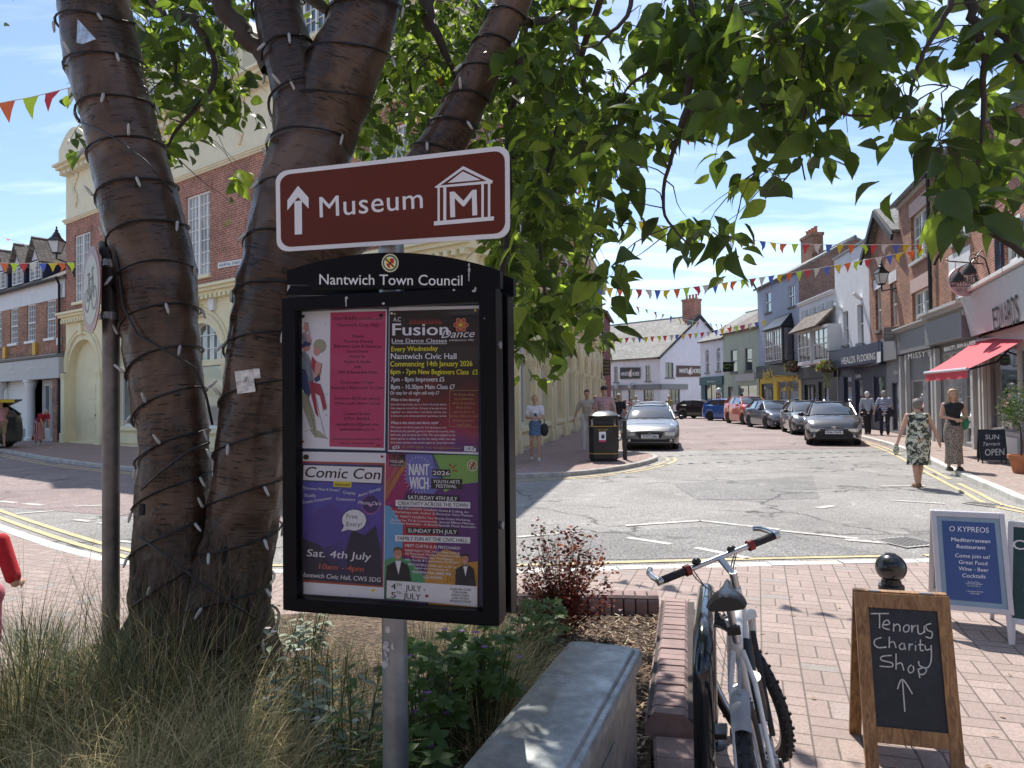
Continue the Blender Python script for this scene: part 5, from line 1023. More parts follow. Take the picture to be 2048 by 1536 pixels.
for dz in (-.12, .13): g = MB(); g.cyl((PX, PY, cz + dz - .018), (PX, PY, cz + dz + .018), .044, n=20); g.bar(Vector((PX, PY, cz + dz)) + sn * .03 - su * .06, Vector((PX, PY, cz + dz)) + sn * .03 + su * .06, .02, .03); g.build('clamp', galv, o, world=True)
o = thing('round_sign', 'black back of a second round sign half hidden behind the left trunk', 'sign', (PX + .1, PY + .06, cz - .2)); g = MB(); sn2 = Vector((-.25, -.968, 0)).normalized(); disc3(Vector((PX + .14, PY + .05, cz - .03)), sn2, .2, .004, g); g.build('sign_plate', sgrey, o, world=True)
g = MB(); g.bar((PX - .02, PY + .045, cz + .08), (PX + .2, PY + .045, cz + .08), .02, .02); g.bar((PX - .02, PY + .045, cz - .12), (PX + .2, PY + .045, cz - .12), .02, .02); g.build('bracket', galv_d, o, world=True)
# ================================================================ PLANTER: soil, brick kerb wall
m_soil, t, b = newmat('bark_mulch'); oc = ocoord(t); v = nd(t, 'ShaderNodeTexVoronoi'); v.inputs['Scale'].default_value = 45; t.links.new(oc, v.inputs[0])
c = mixc(t, v.outputs['Color'], (.045, .03, .02), (.22, .15, .10)); c = mixc(t, rng(t, noise(t, oc, 3, 5), .4, .6), c, (.06, .042, .03), 'MULTIPLY') if False else mixc(t, rng(t, noise(t, oc, 3, 5), .45, .65, 0, .6), c, (.05, .035, .025))
t.links.new(c, b.inputs['Base Color']); b.inputs['Roughness'].default_value = .95; bump(t, b, v.outputs['Distance'], 1, .02)
bed = [(.93, 4.6), (.4, 4.66), (-.6, 4.85), (-1.6, 4.75), (-2.5, 4.2), (-3.0, 3.4), (-3.2, 2.2), (-3.2, .6), (.15, .6), (.3, 1.6), (.55, 2.95)]
g = MB(); n = len(bed); g.add([(x, y, .05) for x, y in bed] + [(x, y, .27) for x, y in bed], [tuple(range(n, 2 * n))] + [(i, (i + 1) % n, n + (i + 1) % n, n + i) for i in range(n)]); st(g.build('ground', m_soil))
chip_m = [pm('bark_chip_dark', (.10, .06, .04), .9, var=.3), pm('bark_chip_tan', (.36, .25, .16), .9, var=.3), pm('bark_chip_pale', (.5, .42, .3), .9, var=.2)]
g = MB(); 
for k in range(2600):
    a, b_ = rnd.random(), rnd.random(); y = 2.6 + 2.0 * a; x = .93 - .24 * (4.6 - y) / 1 * 1 - b_ * (.85 if y > 3.4 else .4); x = min(x, .95 - (4.6 - y) * .235 - .02)
    l_, w_ = rnd.uniform(.008, .045), rnd.uniform(.003, .009); M = Matrix.Rotation(rnd.uniform(0, 6.3), 3, 'Z') @ Matrix.Rotation(rnd.uniform(-.5, .5), 3, 'Y'); g.cbox((x, y, .275 + rnd.uniform(0, .014)), l_, w_, .004, rnd.choice((0, 0, 0, 1, 1, 2)), M)
tag(g.build('bark_chippings', chip_m, fix=False), 'loose brown bark chippings over the planter soil', 'mulch', kind='stuff')
wbr = pm('wall_brick_plum', (.30, .205, .19), .85, var=.3, scale=5, bmp=.6, bscale=120, dirt=(.2, .14, .13)); mortar = pm('mortar_dark', (.07, .055, .05), .95)
def brickwall(label, P0, P1, z0, z1, th, n, cant):
    d = Vector((P1[0] - P0[0], P1[1] - P0[1], 0)); L = d.length; o = thing('brick_wall', label, 'low wall', (P0[0], P0[1], z0), math.atan2(d.y, d.x)); H = z1 - z0; g = MB()
    for k in range(n):
        x0, x1 = L * k / n + .005, L * (k + 1) / n - .005; j = rnd.uniform(-.002, .003)
        P = [(-th / 2, H - .12), (-th / 2, H - cant + j), (-th / 2 + cant, H + j), (th / 2 - cant * .6, H + j), (th / 2, H - cant * .7 + j), (th / 2, H - .12)]
        g.add([(x0, y, z) for y, z in P] + [(x1, y, z) for y, z in P], [tuple(range(6)), tuple(range(11, 5, -1))] + [(i, (i + 1) % 6, 6 + (i + 1) % 6, 6 + i) for i in range(6)])
    g.build('coping', wbr, o, bevel=.003); g = MB(); m_ = max(2, int(L / .23))
    for c_ in range(int((H - .12) / .075)):
        z = H - .12 - .075 * (c_ + 1); f = (c_ % 2) * .5
        for k in range(m_ + 1):
            x0, x1 = max(0, L * (k - f) / m_ + .005), min(L, L * (k + 1 - f) / m_ - .005)
            if x1 - x0 > .02: g.box(x0, -th / 2 + .004, z + .005, x1, th / 2 - .004, z + .07)
    g.build('brick_course', wbr, o, bevel=.002); g = MB(); g.box(.006, -th / 2 + .012, 0, L - .006, th / 2 - .012, H - .014); g.build('mortar_core', mortar, o)
brickwall('low plum brick planter wall with canted coping running beside the bicycle', (.64, 2.93), (1.05, 4.60), .08, .385, .23, 22, .07)
brickwall('short far end of the brick planter wall behind the red bush', (.955, 4.74), (-.9, 4.96), .08, .385, .2, 24, .05)
brickwall('lower dark brick kerb wall beside the metal cabinet', (.40, 1.5), (.655, 2.90), .08, .31, .2, 8, .02)
# ================================================================ METAL CABINET
cab = Matrix.Rotation(R(-20.5), 3, 'Z'); cabm, t, b = newmat('cabinet_metal'); oc = ocoord(t)
c = mixc(t, rng(t, noise(t, oc, 14, 7, .75, .2), .38, .66), (.20, .212, .215), (.34, .355, .36)); c = mixc(t, rng(t, noise(t, oc, 3.3, 6, .7, .2), .56, .6, 0, .55), c, (.13, .135, .13)); t.links.new(c, b.inputs['Base Color']); b.inputs['Metallic'].default_value = .6
t.links.new(rng(t, noise(t, oc, 9, 5), .3, .7, .28, .6), b.inputs['Roughness']); bump(t, b, noise(t, oc, 40, 5), .15, .004)
o = thing('utility_cabinet', 'long grey galvanised steel cabinet with a scuffed flat lid at the planter edge', 'cabinet', (.345, 2.72, .08), R(-20.5))
g = MB(); W_c, L_c, Hc = .285, 1.5, .67
g.box(-W_c / 2 + .025, -L_c, 0, W_c / 2 - .025, -.02, Hc - .03); g.build('cabinet_body', cabm, o, bevel=.006)
g = MB(); r_ = .03; pts = []
for cx, cy, s0 in ((W_c / 2 - r_, -r_, 0), (-W_c / 2 + r_, -r_, 90), (-W_c / 2 + r_, -L_c + r_, 180), (W_c / 2 - r_, -L_c + r_, 270)):
    for k in range(5): a = R(s0 + 90 * k / 4); pts.append((cx + r_ * math.cos(a), cy + r_ * math.sin(a)))
def inset(P, d): return [(x - math.copysign(min(d, abs(x)), x), y - (d if y > -L_c / 2 else -d)) for x, y in P]
rings = [(pts, Hc - .05), (pts, Hc - .012), (inset(pts, .006), Hc - .004), (inset(pts, .022), Hc - .004), (inset(pts, .028), Hc + .006), (inset(pts, .034), Hc + .008)]
n = len(pts); vs = [(x, y, z) for P, z in rings for x, y in P]; fs = [(i * n + k, i * n + (k + 1) % n, (i + 1) * n + (k + 1) % n, (i + 1) * n + k) for i in range(len(rings) - 1) for k in range(n)] + [tuple((len(rings) - 1) * n + k for k in range(n)), tuple(range(n - 1, -1, -1))]
g.add(vs, fs); g.build('lid', cabm, o, 50); g = MB(); g.box(W_c / 2 - .025, -1.3, .12, W_c / 2 - .02, -.4, .5); g.build('door', cabm, o, bevel=.002)
# ================================================================ CYCLE STAND
o = thing('cycle_stand', 'glossy black steel cycle hoop beside the brick wall', 'cycle stand', (.655, 2.5, .08), math.atan2(.8, .235)); g = MB(); L = .84; H = .74; r_ = .17; P = [(0, 0, 0), (0, 0, H - r_)]
for k in range(1, 8): a = R(180 - 90 * k / 7); P.append((r_ + r_ * math.cos(a), 0, H - r_ + r_ * math.sin(a)))
for k in range(0, 8): a = R(90 - 90 * k / 7); P.append((L - r_ + r_ * math.cos(a), 0, H - r_ + r_ * math.sin(a)))
P += [(L, 0, 0)]; g.tube(P, .037, 22); g.build('hoop', pm('gloss_black', (.012, .014, .017), .16, var=.3, bmp=.05, bscale=30, coat=.6), o, 40)
g = MB(); g.lathe((0, 0, 0), [(.07, 0), (.07, .006), (.045, .01)], 18); g.lathe((L, 0, 0), [(.07, 0), (.07, .006), (.045, .01)], 18); g.build('base_plate', blk, o, 40)
# ================================================================ BICYCLE
def bike():
    hd = math.atan2(.95, .315); lean = R(-9); M = Matrix.Translation(Vector((.79, 2.17, .08))) @ Matrix.Rotation(hd, 4, 'Z') @ Matrix.Rotation(lean, 4, 'X')
    o = bpy.data.objects.new('bicycle', None); COL.objects.link(o); o.matrix_world = M; o.matrix_basis = M; tag(o, 'white framed mountain bicycle leaning against the black cycle hoop', 'bicycle')
    wf = pm('frame_white', (.62, .62, .62), .35, var=.1, dirt=(.35, .33, .3)); al = pm('aluminium', (.55, .56, .58), .28, .9, var=.12, bmp=.05); rub = pm('rubber', (.018, .018, .02), .75, bmp=.3, bscale=150); rub2 = pm('saddle_vinyl', (.018, .018, .02), .33); rdp = pm('red_plastic', (.22, .012, .012), .4)
    Rw = .33; rw = Vector((0, 0, Rw)); fw = Vector((1.06, 0, Rw)); bbk = Vector((.42, 0, .29)); st_ = Vector((.285, 0, .76)); ht = Vector((.80, 0, .80)); hb_ = Vector((.83, 0, .69))
    def wheel(c, T, name):
        g = MB(); g.ring(c, Rw - .025, .025, 'y', 48, 10, M=None)
        for k in range(64):
            a = 2 * math.pi * k / 64
            for sy in (-1, 1): p = c + Vector((math.cos(a) * (Rw - .003), sy * .012 * (1 + k % 2 * .5), math.sin(a) * (Rw - .003))); g.cbox(p, .007, .009, .012, 0, Matrix.Rotation(-a, 3, 'Y'))
        tv = [(T @ Vector(p)) for p in g.v]; g.v = tv; wo_ = g.build('wheel', rub, o, 60)
        g = MB(); g.ring(c, Rw - .055, .011, 'y', 48, 8); g.v = [T @ Vector(p) for p in g.v]; g.build('rim', al, wo_, 60)
        g = MB(); g.cyl(c + Vector((0, -.045, 0)), c + Vector((0, .045, 0)), .018, n=12)
        for k in range(28):
            a = 2 * math.pi * k / 28; s_ = 1 if k % 2 else -1; g.tube([c + Vector((.015 * math.cos(a + .9), s_ * .03, .015 * math.sin(a + .9))), c + Vector((math.cos(a) * (Rw - .062), 0, math.sin(a) * (Rw - .062)))], .0012, 4, caps=False)
        g.v = [T @ Vector(p) for p in g.v]; g.build('spokes', al, wo_, 60)
    I = Matrix.Identity(4); sa = (ht - hb_).normalized(); ST = Matrix.Translation(ht) @ Matrix.Rotation(R(33), 4, sa) @ Matrix.Translation(-ht)
    wheel(rw, I, 'rear'); wheel(fw, ST, 'front')
    g = MB(); g.cyl(bbk, st_, .016, n=12); g.cyl(st_ + Vector((0, 0, -.03)), ht + Vector((0, 0, -.03)), .017, n=12); g.cyl(bbk, hb_, .019, n=12); g.cyl(hb_ - sa * .02, ht + sa * .02, .021, n=14)
    for s_ in (-1, 1): g.tube([bbk + Vector((-.03, s_ * .03, 0)), rw + Vector((.1, s_ * .055, .0)), rw + Vector((0, s_ * .062, 0))], [.011, .01, .008], 8); g.tube([st_ + Vector((0, s_ * .015, -.03)), st_ + Vector((-.06, s_ * .04, -.12)), rw + Vector((0, s_ * .062, 0))], [.009, .009, .008], 8)
    g.build('frame', wf, o, 50)
    g = MB()
    for s_ in (-1, 1): g.tube([hb_ + Vector((.01, s_ * .05, -.01)), hb_ + Vector((.06, s_ * .055, -.1)), fw + Vector((0, s_ * .055, 0))], [.017, .016, .011], 10)
    g.bar(hb_ + Vector((.01, -.065, -.01)), hb_ + Vector((.01, .065, -.01)), .035, .03); g.v = [ST @ Vector(p) for p in g.v]; g.build('fork', wf, o, 50)
    g = MB(); sp = st_ + Vector((-.045, 0, .14)); g.cyl(st_, sp, .013, n=12); g.build('seat_post', al, o, 50)
    g = MB(); P = []; 
    prof = [(-.135, .072, .0), (-.12, .08, .006), (-.06, .074, .006), (0, .045, .002), (.06, .026, .0), (.12, .018, -.002), (.14, .012, -.008)]; rings = []
    for x, w_, dz in prof:
        c = sp + Vector((x + .01, 0, .035 + dz)); rings.append([c + Vector((0, w_ * .82 * math.cos(a), .024 * math.sin(a) * (1 if math.sin(a) > 0 else .9) - (.012 * abs(math.cos(a)) ** 3))) for a in [2 * math.pi * j / 14 for j in range(14)]])
    vs = [p for r in rings for p in r]; fs = [(i * 14 + k, i * 14 + (k + 1) % 14, (i + 1) * 14 + (k + 1) % 14, (i + 1) * 14 + k) for i in range(len(rings) - 1) for k in range(14)] + [tuple(range(13, -1, -1)), tuple((len(rings) - 1) * 14 + k for k in range(14))]
    g.add(vs, fs); g.build('saddle', rub2, o, 60)
    g = MB(); g.cyl(ht, ht + sa * .09, .016, n=12); stemtop = ht + sa * .09; bc = stemtop + Vector((.075, 0, .055)); g.cyl(stemtop - sa * .01, bc, .014, n=12); g.v = [ST @ Vector(p) for p in g.v]; g.build('stem', al, o, 50)
    hand = MB(); hand.cyl(bc + Vector((0, -.28, 0)), bc + Vector((0, .28, 0)), .0115, n=12); hand.v = [ST @ Vector(p) for p in hand.v]; ho = hand.build('handlebar', al, o, 50)
    for s_ in (-1, 1):
        g = MB(); g.cyl(bc + Vector((0, s_ * .17, 0)), bc + Vector((0, s_ * .275, 0)), .0165, n=12); g.v = [ST @ Vector(p) for p in g.v]; g.build('grip', rub, ho, 50)
        g = MB(); g.cyl(bc + Vector((0, s_ * .277, 0)), bc + Vector((0, s_ * .30, 0)), .017, n=12); g.tube([bc + Vector((0, s_ * .288, 0)), bc + Vector((.05, s_ * .292, .012)), bc + Vector((.10, s_ * .285, .024)), bc + Vector((.125, s_ * .265, .03))], [.0125, .0125, .0125, .012], 10); g.v = [ST @ Vector(p) for p in g.v]; g.build('bar_end', al, ho, 50)
        g = MB(); g.cyl(bc + Vector((0, s_ * .145, 0)), bc + Vector((0, s_ * .168, 0)), .024, n=12); g.v = [ST @ Vector(p) for p in g.v]; g.build('shifter', rdp, ho, 50)
        g = MB(); g.bar(bc + Vector((.02, s_ * .12, 0)), bc + Vector((.055, s_ * .15, -.012)), .02, .015); g.tube([bc + Vector((.05, s_ * .14, -.012)), bc + Vector((.06, s_ * .2, -.02)), bc + Vector((.05, s_ * .26, -.02))], .006, 6); g.v = [ST @ Vector(p) for p in g.v]; g.build('brake_lever', blk, ho, 50)
    g = MB(); g.ball(bc + Vector((-.01, .11, .022)), .02, .02, .016, 12, 8); g.ball(bc + Vector((-.01, -.06, .02)), .016, .02, .012, 10, 6); g.v = [ST @ Vector(p) for p in g.v]; g.build('bell', blk, ho, 50)
    g = MB()
    for s_, q in ((-1, .0), (1, .03)):
        A = ST @ (bc + Vector((.04, s_ * .12, 0))); B = st_.lerp(ht, .7); mid = ST @ (bc + Vector((.16 + q, s_ * .08, -.1))); P = [A * (1 - t) ** 2 + mid * 2 * t * (1 - t) + B * t * t for t in [k / 10 for k in range(11)]]; g.tube(P, .0025, 6)
        B = ST @ (hb_ + Vector((.05, s_ * .03, -.03))); mid = ST @ (bc + Vector((.13, s_ * .03, -.18))); P = [A * (1 - t) ** 2 + mid * 2 * t * (1 - t) + B * t * t for t in [k / 10 for k in range(11)]]; g.tube(P, .0025, 6)
    g.build('cable', blk, o, 50)
    g = MB(); rr = Rw + .02; n = 12; vs = []
    for k in range(n + 1):
        a = R(116 - 36 * k / n); 
        for j in range(7): t = (j - 3) / 3; vs.append(rw + Vector((math.cos(a) * (rr + .012 - .014 * t * t),   .029 * t, math.sin(a) * (rr + .012 - .014 * t * t))))
    g.add(vs, [(k * 7 + j, k * 7 + j + 1, (k + 1) * 7 + j + 1, (k + 1) * 7 + j) for k in range(n) for j in range(6)]); g.tube([st_ + Vector((-.03, 0, -.05)), rw + Vector((.0, 0, rr + .012))], .006, 8); g.build('mudguard', pm('mudguard_grey', (.25, .25, .26), .5), o, 60)
    g = MB(); g.cyl(bbk + Vector((0, -.06, 0)), bbk + Vector((0, .06, 0)), .022, n=12); g.ring(bbk + Vector((0, -.045, 0)), .085, .006, 'y', 32, 6)
    for k in range(4): a = math.pi / 2 * k; g.bar(bbk + Vector((0, -.045, 0)), bbk + Vector((.085 * math.cos(a), -.045, .085 * math.sin(a))), .01, .012)
    cr_ = MB(); a = R(-60)
    for s_, sg in ((-1, 1), (1, -1)): e = bbk + Vector((.17 * sg * math.cos(a), s_ * .075, .17 * sg * math.sin(a))); cr_.bar(bbk + Vector((0, s_ * .065, 0)), e, .014, .025); cr_.cbox(e + Vector((0, s_ * .05, 0)), .09, .07, .02)
    ch = g.build('chainring', al, o, 50); cr_.build('crank', blk, ch, bevel=.003)
    g = MB(); 
    for k in range(40):
        for zz_ in (.085, -.085): p = (bbk + Vector((0, -.045, zz_))).lerp(rw + Vector((0, -.045, zz_ * .45)), k / 40); g.cbox(p, .009, .006, .008)
    g.lathe
    g.ring(rw + Vector((0, -.045, 0)), .04, .012, 'y', 20, 6); g.build('chain', galv_d, o)
    g = MB(); g.tube([rw + Vector((.0, -.06, 0)), rw + Vector((.03, -.065, -.09)), rw + Vector((.05, -.06, -.15))], .012, 8); g.build('derailleur', blk, o)
    g = MB(); g.tube([st_.lerp(bbk, .4) + Vector((.05, -.02, .03)), st_.lerp(bbk, .75) + Vector((.06, -.02, .03))], [.035, .035], 12); g.tube([hb_.lerp(bbk, .3) + Vector((0, 0, .055)), hb_.lerp(bbk, .75) + Vector((0, 0, .055))], .03, 12); g.build('drink_bottle', blk, o, 50)
    g = MB(); g.bar(st_.lerp(hb_, .55) + Vector((0, -.045, -.02)), bbk + Vector((.02, -.055, .08)), .02, .05); g.build('pump', blk, o, bevel=.004)
    # rear reflector / lock
    g = MB(); g.cbox(st_ + Vector((-.03, 0, .05)), .02, .045, .03); g.build('seat_clamp', blk, o, bevel=.003)
bike()
# ================================================================ BOLLARD, BIN, SLIM POST
def bollard(loc, H, label):
    o = thing('bollard', label, 'bollard', loc); g = MB(); g.lathe((0, 0, 0), [(.085, 0), (.085, .1), (.07, .12), (.064, .2), (.062, H * .6), (.07, H * .62), (.07, H * .65), (.06, H * .66), (.058, H - .23), (.072, H - .22), (.072, H - .19), (.058, H - .185), (.056, H - .165)], 28); g.build('shaft', blk, o, 35)
    g = MB(); prof = [(.05, H - .165)] + [(.088 * math.sin(R(a)), H - .085 - .085 * math.cos(R(a))) for a in range(35, 158, 8)] + [(.032, H - .004), (.03, H)]; g.lathe((0, 0, 0), prof, 28); g.build('ball_top', pm('gloss_iron', (.012, .012, .013), .25, var=.2, bmp=.1, bscale=60, coat=.4), o, 35); return o
c = at(1781, 1107, 4.35); bollard((c.x, c.y, .08), c.z - .08, 'black ball-topped cast iron bollard behind the chalkboard')
bx = gnd(1208, 921, .1); LW = .42
def bin_():
    o = thing('litter_bin', 'black octagonal litter bin with gold bands and a domed lid', 'litter bin', (bx.x, bx.y, .1), R(-8)); w_ = .365; ch = .12
    def oct_(s_, c=ch): return [(-s_ + c, -s_), (s_ - c, -s_), (s_, -s_ + c), (s_, s_ - c), (s_ - c, s_), (-s_ + c, s_), (-s_, s_ - c), (-s_, -s_ + c)]
    g = MB(); g.prism(oct_(w_ - .03), 0, .06); g.prism(oct_(w_), .06, .86); g.prism(oct_(w_ - .1), .86, 1.06)
    for x, y in oct_(w_ - .015): g.cyl((x * .98, y * .98, .86), (x * .98, y * .98, 1.08), .03, n=8)
    g.prism(oct_(w_), 1.06, 1.12); g.build('bin_body', blk, o, bevel=.012)
    g = MB()
    for z in (.19, .87): g.prism(oct_(w_ + .006), z, z + .022)
    g.build('gold_band', pm('gold_paint', (.42, .28, .07), .4, .3), o)
    g = MB(); vs = []; R_ = [(w_ + .012, 1.12), (w_ + .012, 1.15), (w_ * .8, 1.21), (w_ * .5, 1.255), (w_ * .22, 1.27), (w_ * .2, 1.285)]
    for s_, z in R_: vs += [(x, y, z) for x, y in oct_(s_, ch * s_ / w_)]
    g.add(vs, [(i * 8 + k, i * 8 + (k + 1) % 8, (i + 1) * 8 + (k + 1) % 8, (i + 1) * 8 + k) for i in range(len(R_) - 1) for k in range(8)] + [tuple(len(vs) - 8 + k for k in range(8))]); g.build('lid', pm('bin_lid', (.05, .05, .048), .3, var=.1), o, 30)
    g = MB(); g.add([(-.22, -w_ - .008, .93), (.22, -w_ - .008, .93), (.22, -w_ - .008, 1.05), (-.22, -w_ - .008, 1.05)], [(0, 1, 2, 3)]); g.build('opening', blk_dull, o)
    sh = Sheet((0, -w_ - .003, 0), (0, -1, 0), .002, conv=lambda x, y: Vector((x, -w_ - .003, y))); gp = MATS['gold_paint']; vs, fs = text2d('LITTER', 0, .02); a = max(v[0] for v in vs)
    sh.mb.add([(-.14 + v[0] / a * .26, -w_ - .006, .78 + v[1] * .055) for v in vs], fs, sh.mi(gp)); sh.poly([(-.11, .52), (.06, .52), (.06, .75), (-.11, .75)][::1], pw, 1); sh.poly([(-.11, .49), (.06, .49), (.06, .54), (-.11, .54)], pinkp, 2); sh.poly([(-.06, .6), (-.04, .7), (0, .66), (.02, .71), (.03, .6), (-.02, .57)], sgrey, 2); sh.build('bin_lettering', o, world=False)
    g = MB(); g.box(w_ + .001, -.2, .3, w_ + .014, .2, .78); g.build('door_panel', blk, o, bevel=.006)
bin_()
c = gnd(1250, 919, .1); o = thing('post', 'slim black square post just right of the litter bin', 'post', (c.x, c.y, .1)); g = MB(); g.box(-.05, -.05, 0, .05, .05, .98); g.build('shaft', blk, o, bevel=.008); g = MB(); g.prism([(-.058, -.058), (.058, -.058), (.058, .058), (-.058, .058)], .98, 1.01); g.build('cap', blk, o, bevel=.006)
# ================================================================ A-BOARDS
wood = None
wood, t, b = newmat('oiled_pine'); oc = ocoord(t); mp_ = nd(t, 'ShaderNodeMapping'); mp_.inputs['Scale'].default_value = (14, 14, 1.4); t.links.new(oc, mp_.inputs[0]); n_ = noise(t, mp_.outputs[0], 3.2, 6, .65, 1.3); c = mixc(t, rng(t, n_, .35, .65), (.17, .075, .028), (.46, .26, .11)); c = mixc(t, rng(t, noise(t, oc, 4, 5), .5, .7, 0, .5), c, (.14, .07, .03)); t.links.new(c, b.inputs['Base Color']); b.inputs['Roughness'].default_value = .5; bump(t, b, n_, .2, .003)
chalkb, t, b = newmat('chalkboard'); oc = ocoord(t); c = mixc(t, rng(t, noise(t, oc, 5, 6, .7, 1.2), .45, .75, 0, .5), (.014, .018, .03), (.06, .068, .085)); t.links.new(c, b.inputs['Base Color']); b.inputs['Roughness'].default_value = .55
chalk = pm('chalk', (.62, .62, .60), .95, var=.25, scale=80)
def aboard(name, label, cat, F4, D_top, D_bot, fw_, frm, pan, legs=True, back=True, frtop=None, frbot=None, th=.02):
    """F4: photo px of the front panel corners TL,TR,BR,BL ; plane leaning from D_top (top) to D_bot (bottom)"""
    TL, TR, BR, BL = F4; a = at(*TL, D_top[0]); b_ = at(*TR, D_top[1]); d3 = (b_ - a); d3.z = 0; hx = d3.normalized(); back_ = Vector((-hx.y, hx.x, 0))
    return a, b_, hx, back_
def chalk_aboard():
    # main front plane: top edge at depth ~3.18, leaning towards the viewer at the bottom
    a = at(1709, 1183, 3.20); b_ = at(1899, 1200, 3.10); b_.z = a.z; hx = (b_ - a); W = hx.length; hx.normalize(); bk = Vector((-hx.y, hx.x, 0)); H = a.z - .08; tilt = .17
    o = thing('chalk_board', 'wooden framed chalkboard with handwritten charity shop lettering in front of the bollard', 'a-board', (a.x, a.y, .08), math.atan2(hx.y, hx.x))
    # local: x along, y back, origin below top-left; front panel leans: y = -tilt*(1 - z/H)
    f = lambda x, z, off=0: Vector((x, -tilt * (H - z) / H + off, z)); b = lambda x, z, off=0: Vector((x, .03 + tilt * (H - z) / H + off, z))
    fw = .052
    def frame(fn, back):
        g = MB(); zb = H * .17
        for x0, x1, z0, z1 in ((0, fw, 0, H), (W - fw, W, 0, H), (fw, W - fw, H - fw * 1.2, H - .0015), (fw, W - fw, zb, zb + fw * 1.2)): g.slab([fn(x0, z0), fn(x1, z0), fn(x1, z1), fn(x0, z1)], .022)
        p = g.build('front_frame' if not back else 'rear_frame', wood, o, bevel=.002); g = MB(); g.slab([fn(fw - .002, zb + fw, .008), fn(W - fw + .002, zb + fw, .008), fn(W - fw + .002, H - fw, .008), fn(fw - .002, H - fw, .008)], .006); g.build('board_face', chalkb, p)
    frame(f, False); frame(lambda x, z, off=0: b(x, z, off), True)
    g = MB(); g.cyl((.06, .02, H + .002), (.11, .02, H + .002), .006, n=8); g.cyl((W - .11, .02, H + .002), (W - .06, .02, H + .002), .006, n=8); g.build('hinge', galv, o)
    g = MB(); z = H * .1
    g.tube([f(W * .55, z), b(W * .55, z)], .003, 6); g.build('stay_cord', galv_d, o)
    Mw = o.matrix_basis; P0 = Mw @ f(0, H, .006); N = Vector((0, 0, 0)); e1 = (Mw @ f(0, 0) - Mw @ f(0, H)); N = (Mw.to_3x3() @ Vector((1, 0, 0))).cross(-e1).normalized(); N = N if N.y < 0 else -N
    s = Sheet(P0, N, .0012)
    def stroke(P, w_=2.4):
        Q_ = []
        for i in range(len(P) - 1):
            for k in range(5):
                t = k / 5; p0, p1, p2, p3 = (Vector(P[max(i - 1, 0)]), Vector(P[i]), Vector(P[i + 1]), Vector(P[min(i + 2, len(P) - 1)])); q = .5 * ((2 * p1) + (p2 - p0) * t + (2 * p0 - 5 * p1 + 4 * p2 - p3) * t * t + (3 * p1 - p0 - 3 * p2 + p3) * t ** 3); Q_.append(tuple(q))
        Q_.append(tuple(P[-1])); s.line(Q_, w_, chalk, 2)
    z1 = lambda *P: [(1500 + x / 2.666, 960 + y / 2.666) for x, y in P]
    for P in (((643, 712), (740, 712)), ((690, 715), (690, 790)), ((710, 772), (742, 768), (735, 748), (715, 755), (708, 785), (745, 798)), ((765, 765), (765, 808)), ((765, 780), (785, 768), (798, 780), (798, 808)), ((838, 770), (818, 785), (822, 808), (842, 806), (848, 782), (836, 770)), ((862, 772), (862, 812), (868, 785), (885, 775)), ((893, 772), (898, 818), (925, 812), (928, 775), (930, 815)), ((965, 765), (938, 775), (945, 800), (970, 812), (965, 842), (935, 835)),
              ((700, 840), (668, 850), (662, 875), (685, 893), (728, 890)), ((742, 835), (742, 895)), ((742, 870), (765, 862), (778, 895)), ((812, 868), (795, 885), (805, 903), (822, 895), (820, 868), (828, 905)), ((848, 872), (848, 908), (852, 880), (868, 875)), ((882, 880), (882, 910)), ((882, 862), (883, 864)), ((908, 850), (908, 905), (925, 908)), ((895, 878), (925, 878)), ((932, 880), (938, 905), (962, 900)), ((965, 880), (965, 960), (945, 1000), (905, 990), (898, 965)),
              ((755, 935), (705, 940), (700, 960), (755, 975), (755, 995), (690, 992)), ((778, 925), (778, 1010)), ((778, 985), (805, 975), (820, 1015)), ((860, 985), (842, 1005), (852, 1028), (872, 1015), (868, 990)), ((895, 1005), (905, 1055)), ((895, 1010), (925, 1000), (940, 1015), (925, 1035), (902, 1035)),
              ((812, 1062), (825, 1235)), ((785, 1115), (812, 1062), (865, 1140))): stroke(z1(*P), 2.6)
    s.build('chalk_writing', o)
chalk_aboard()
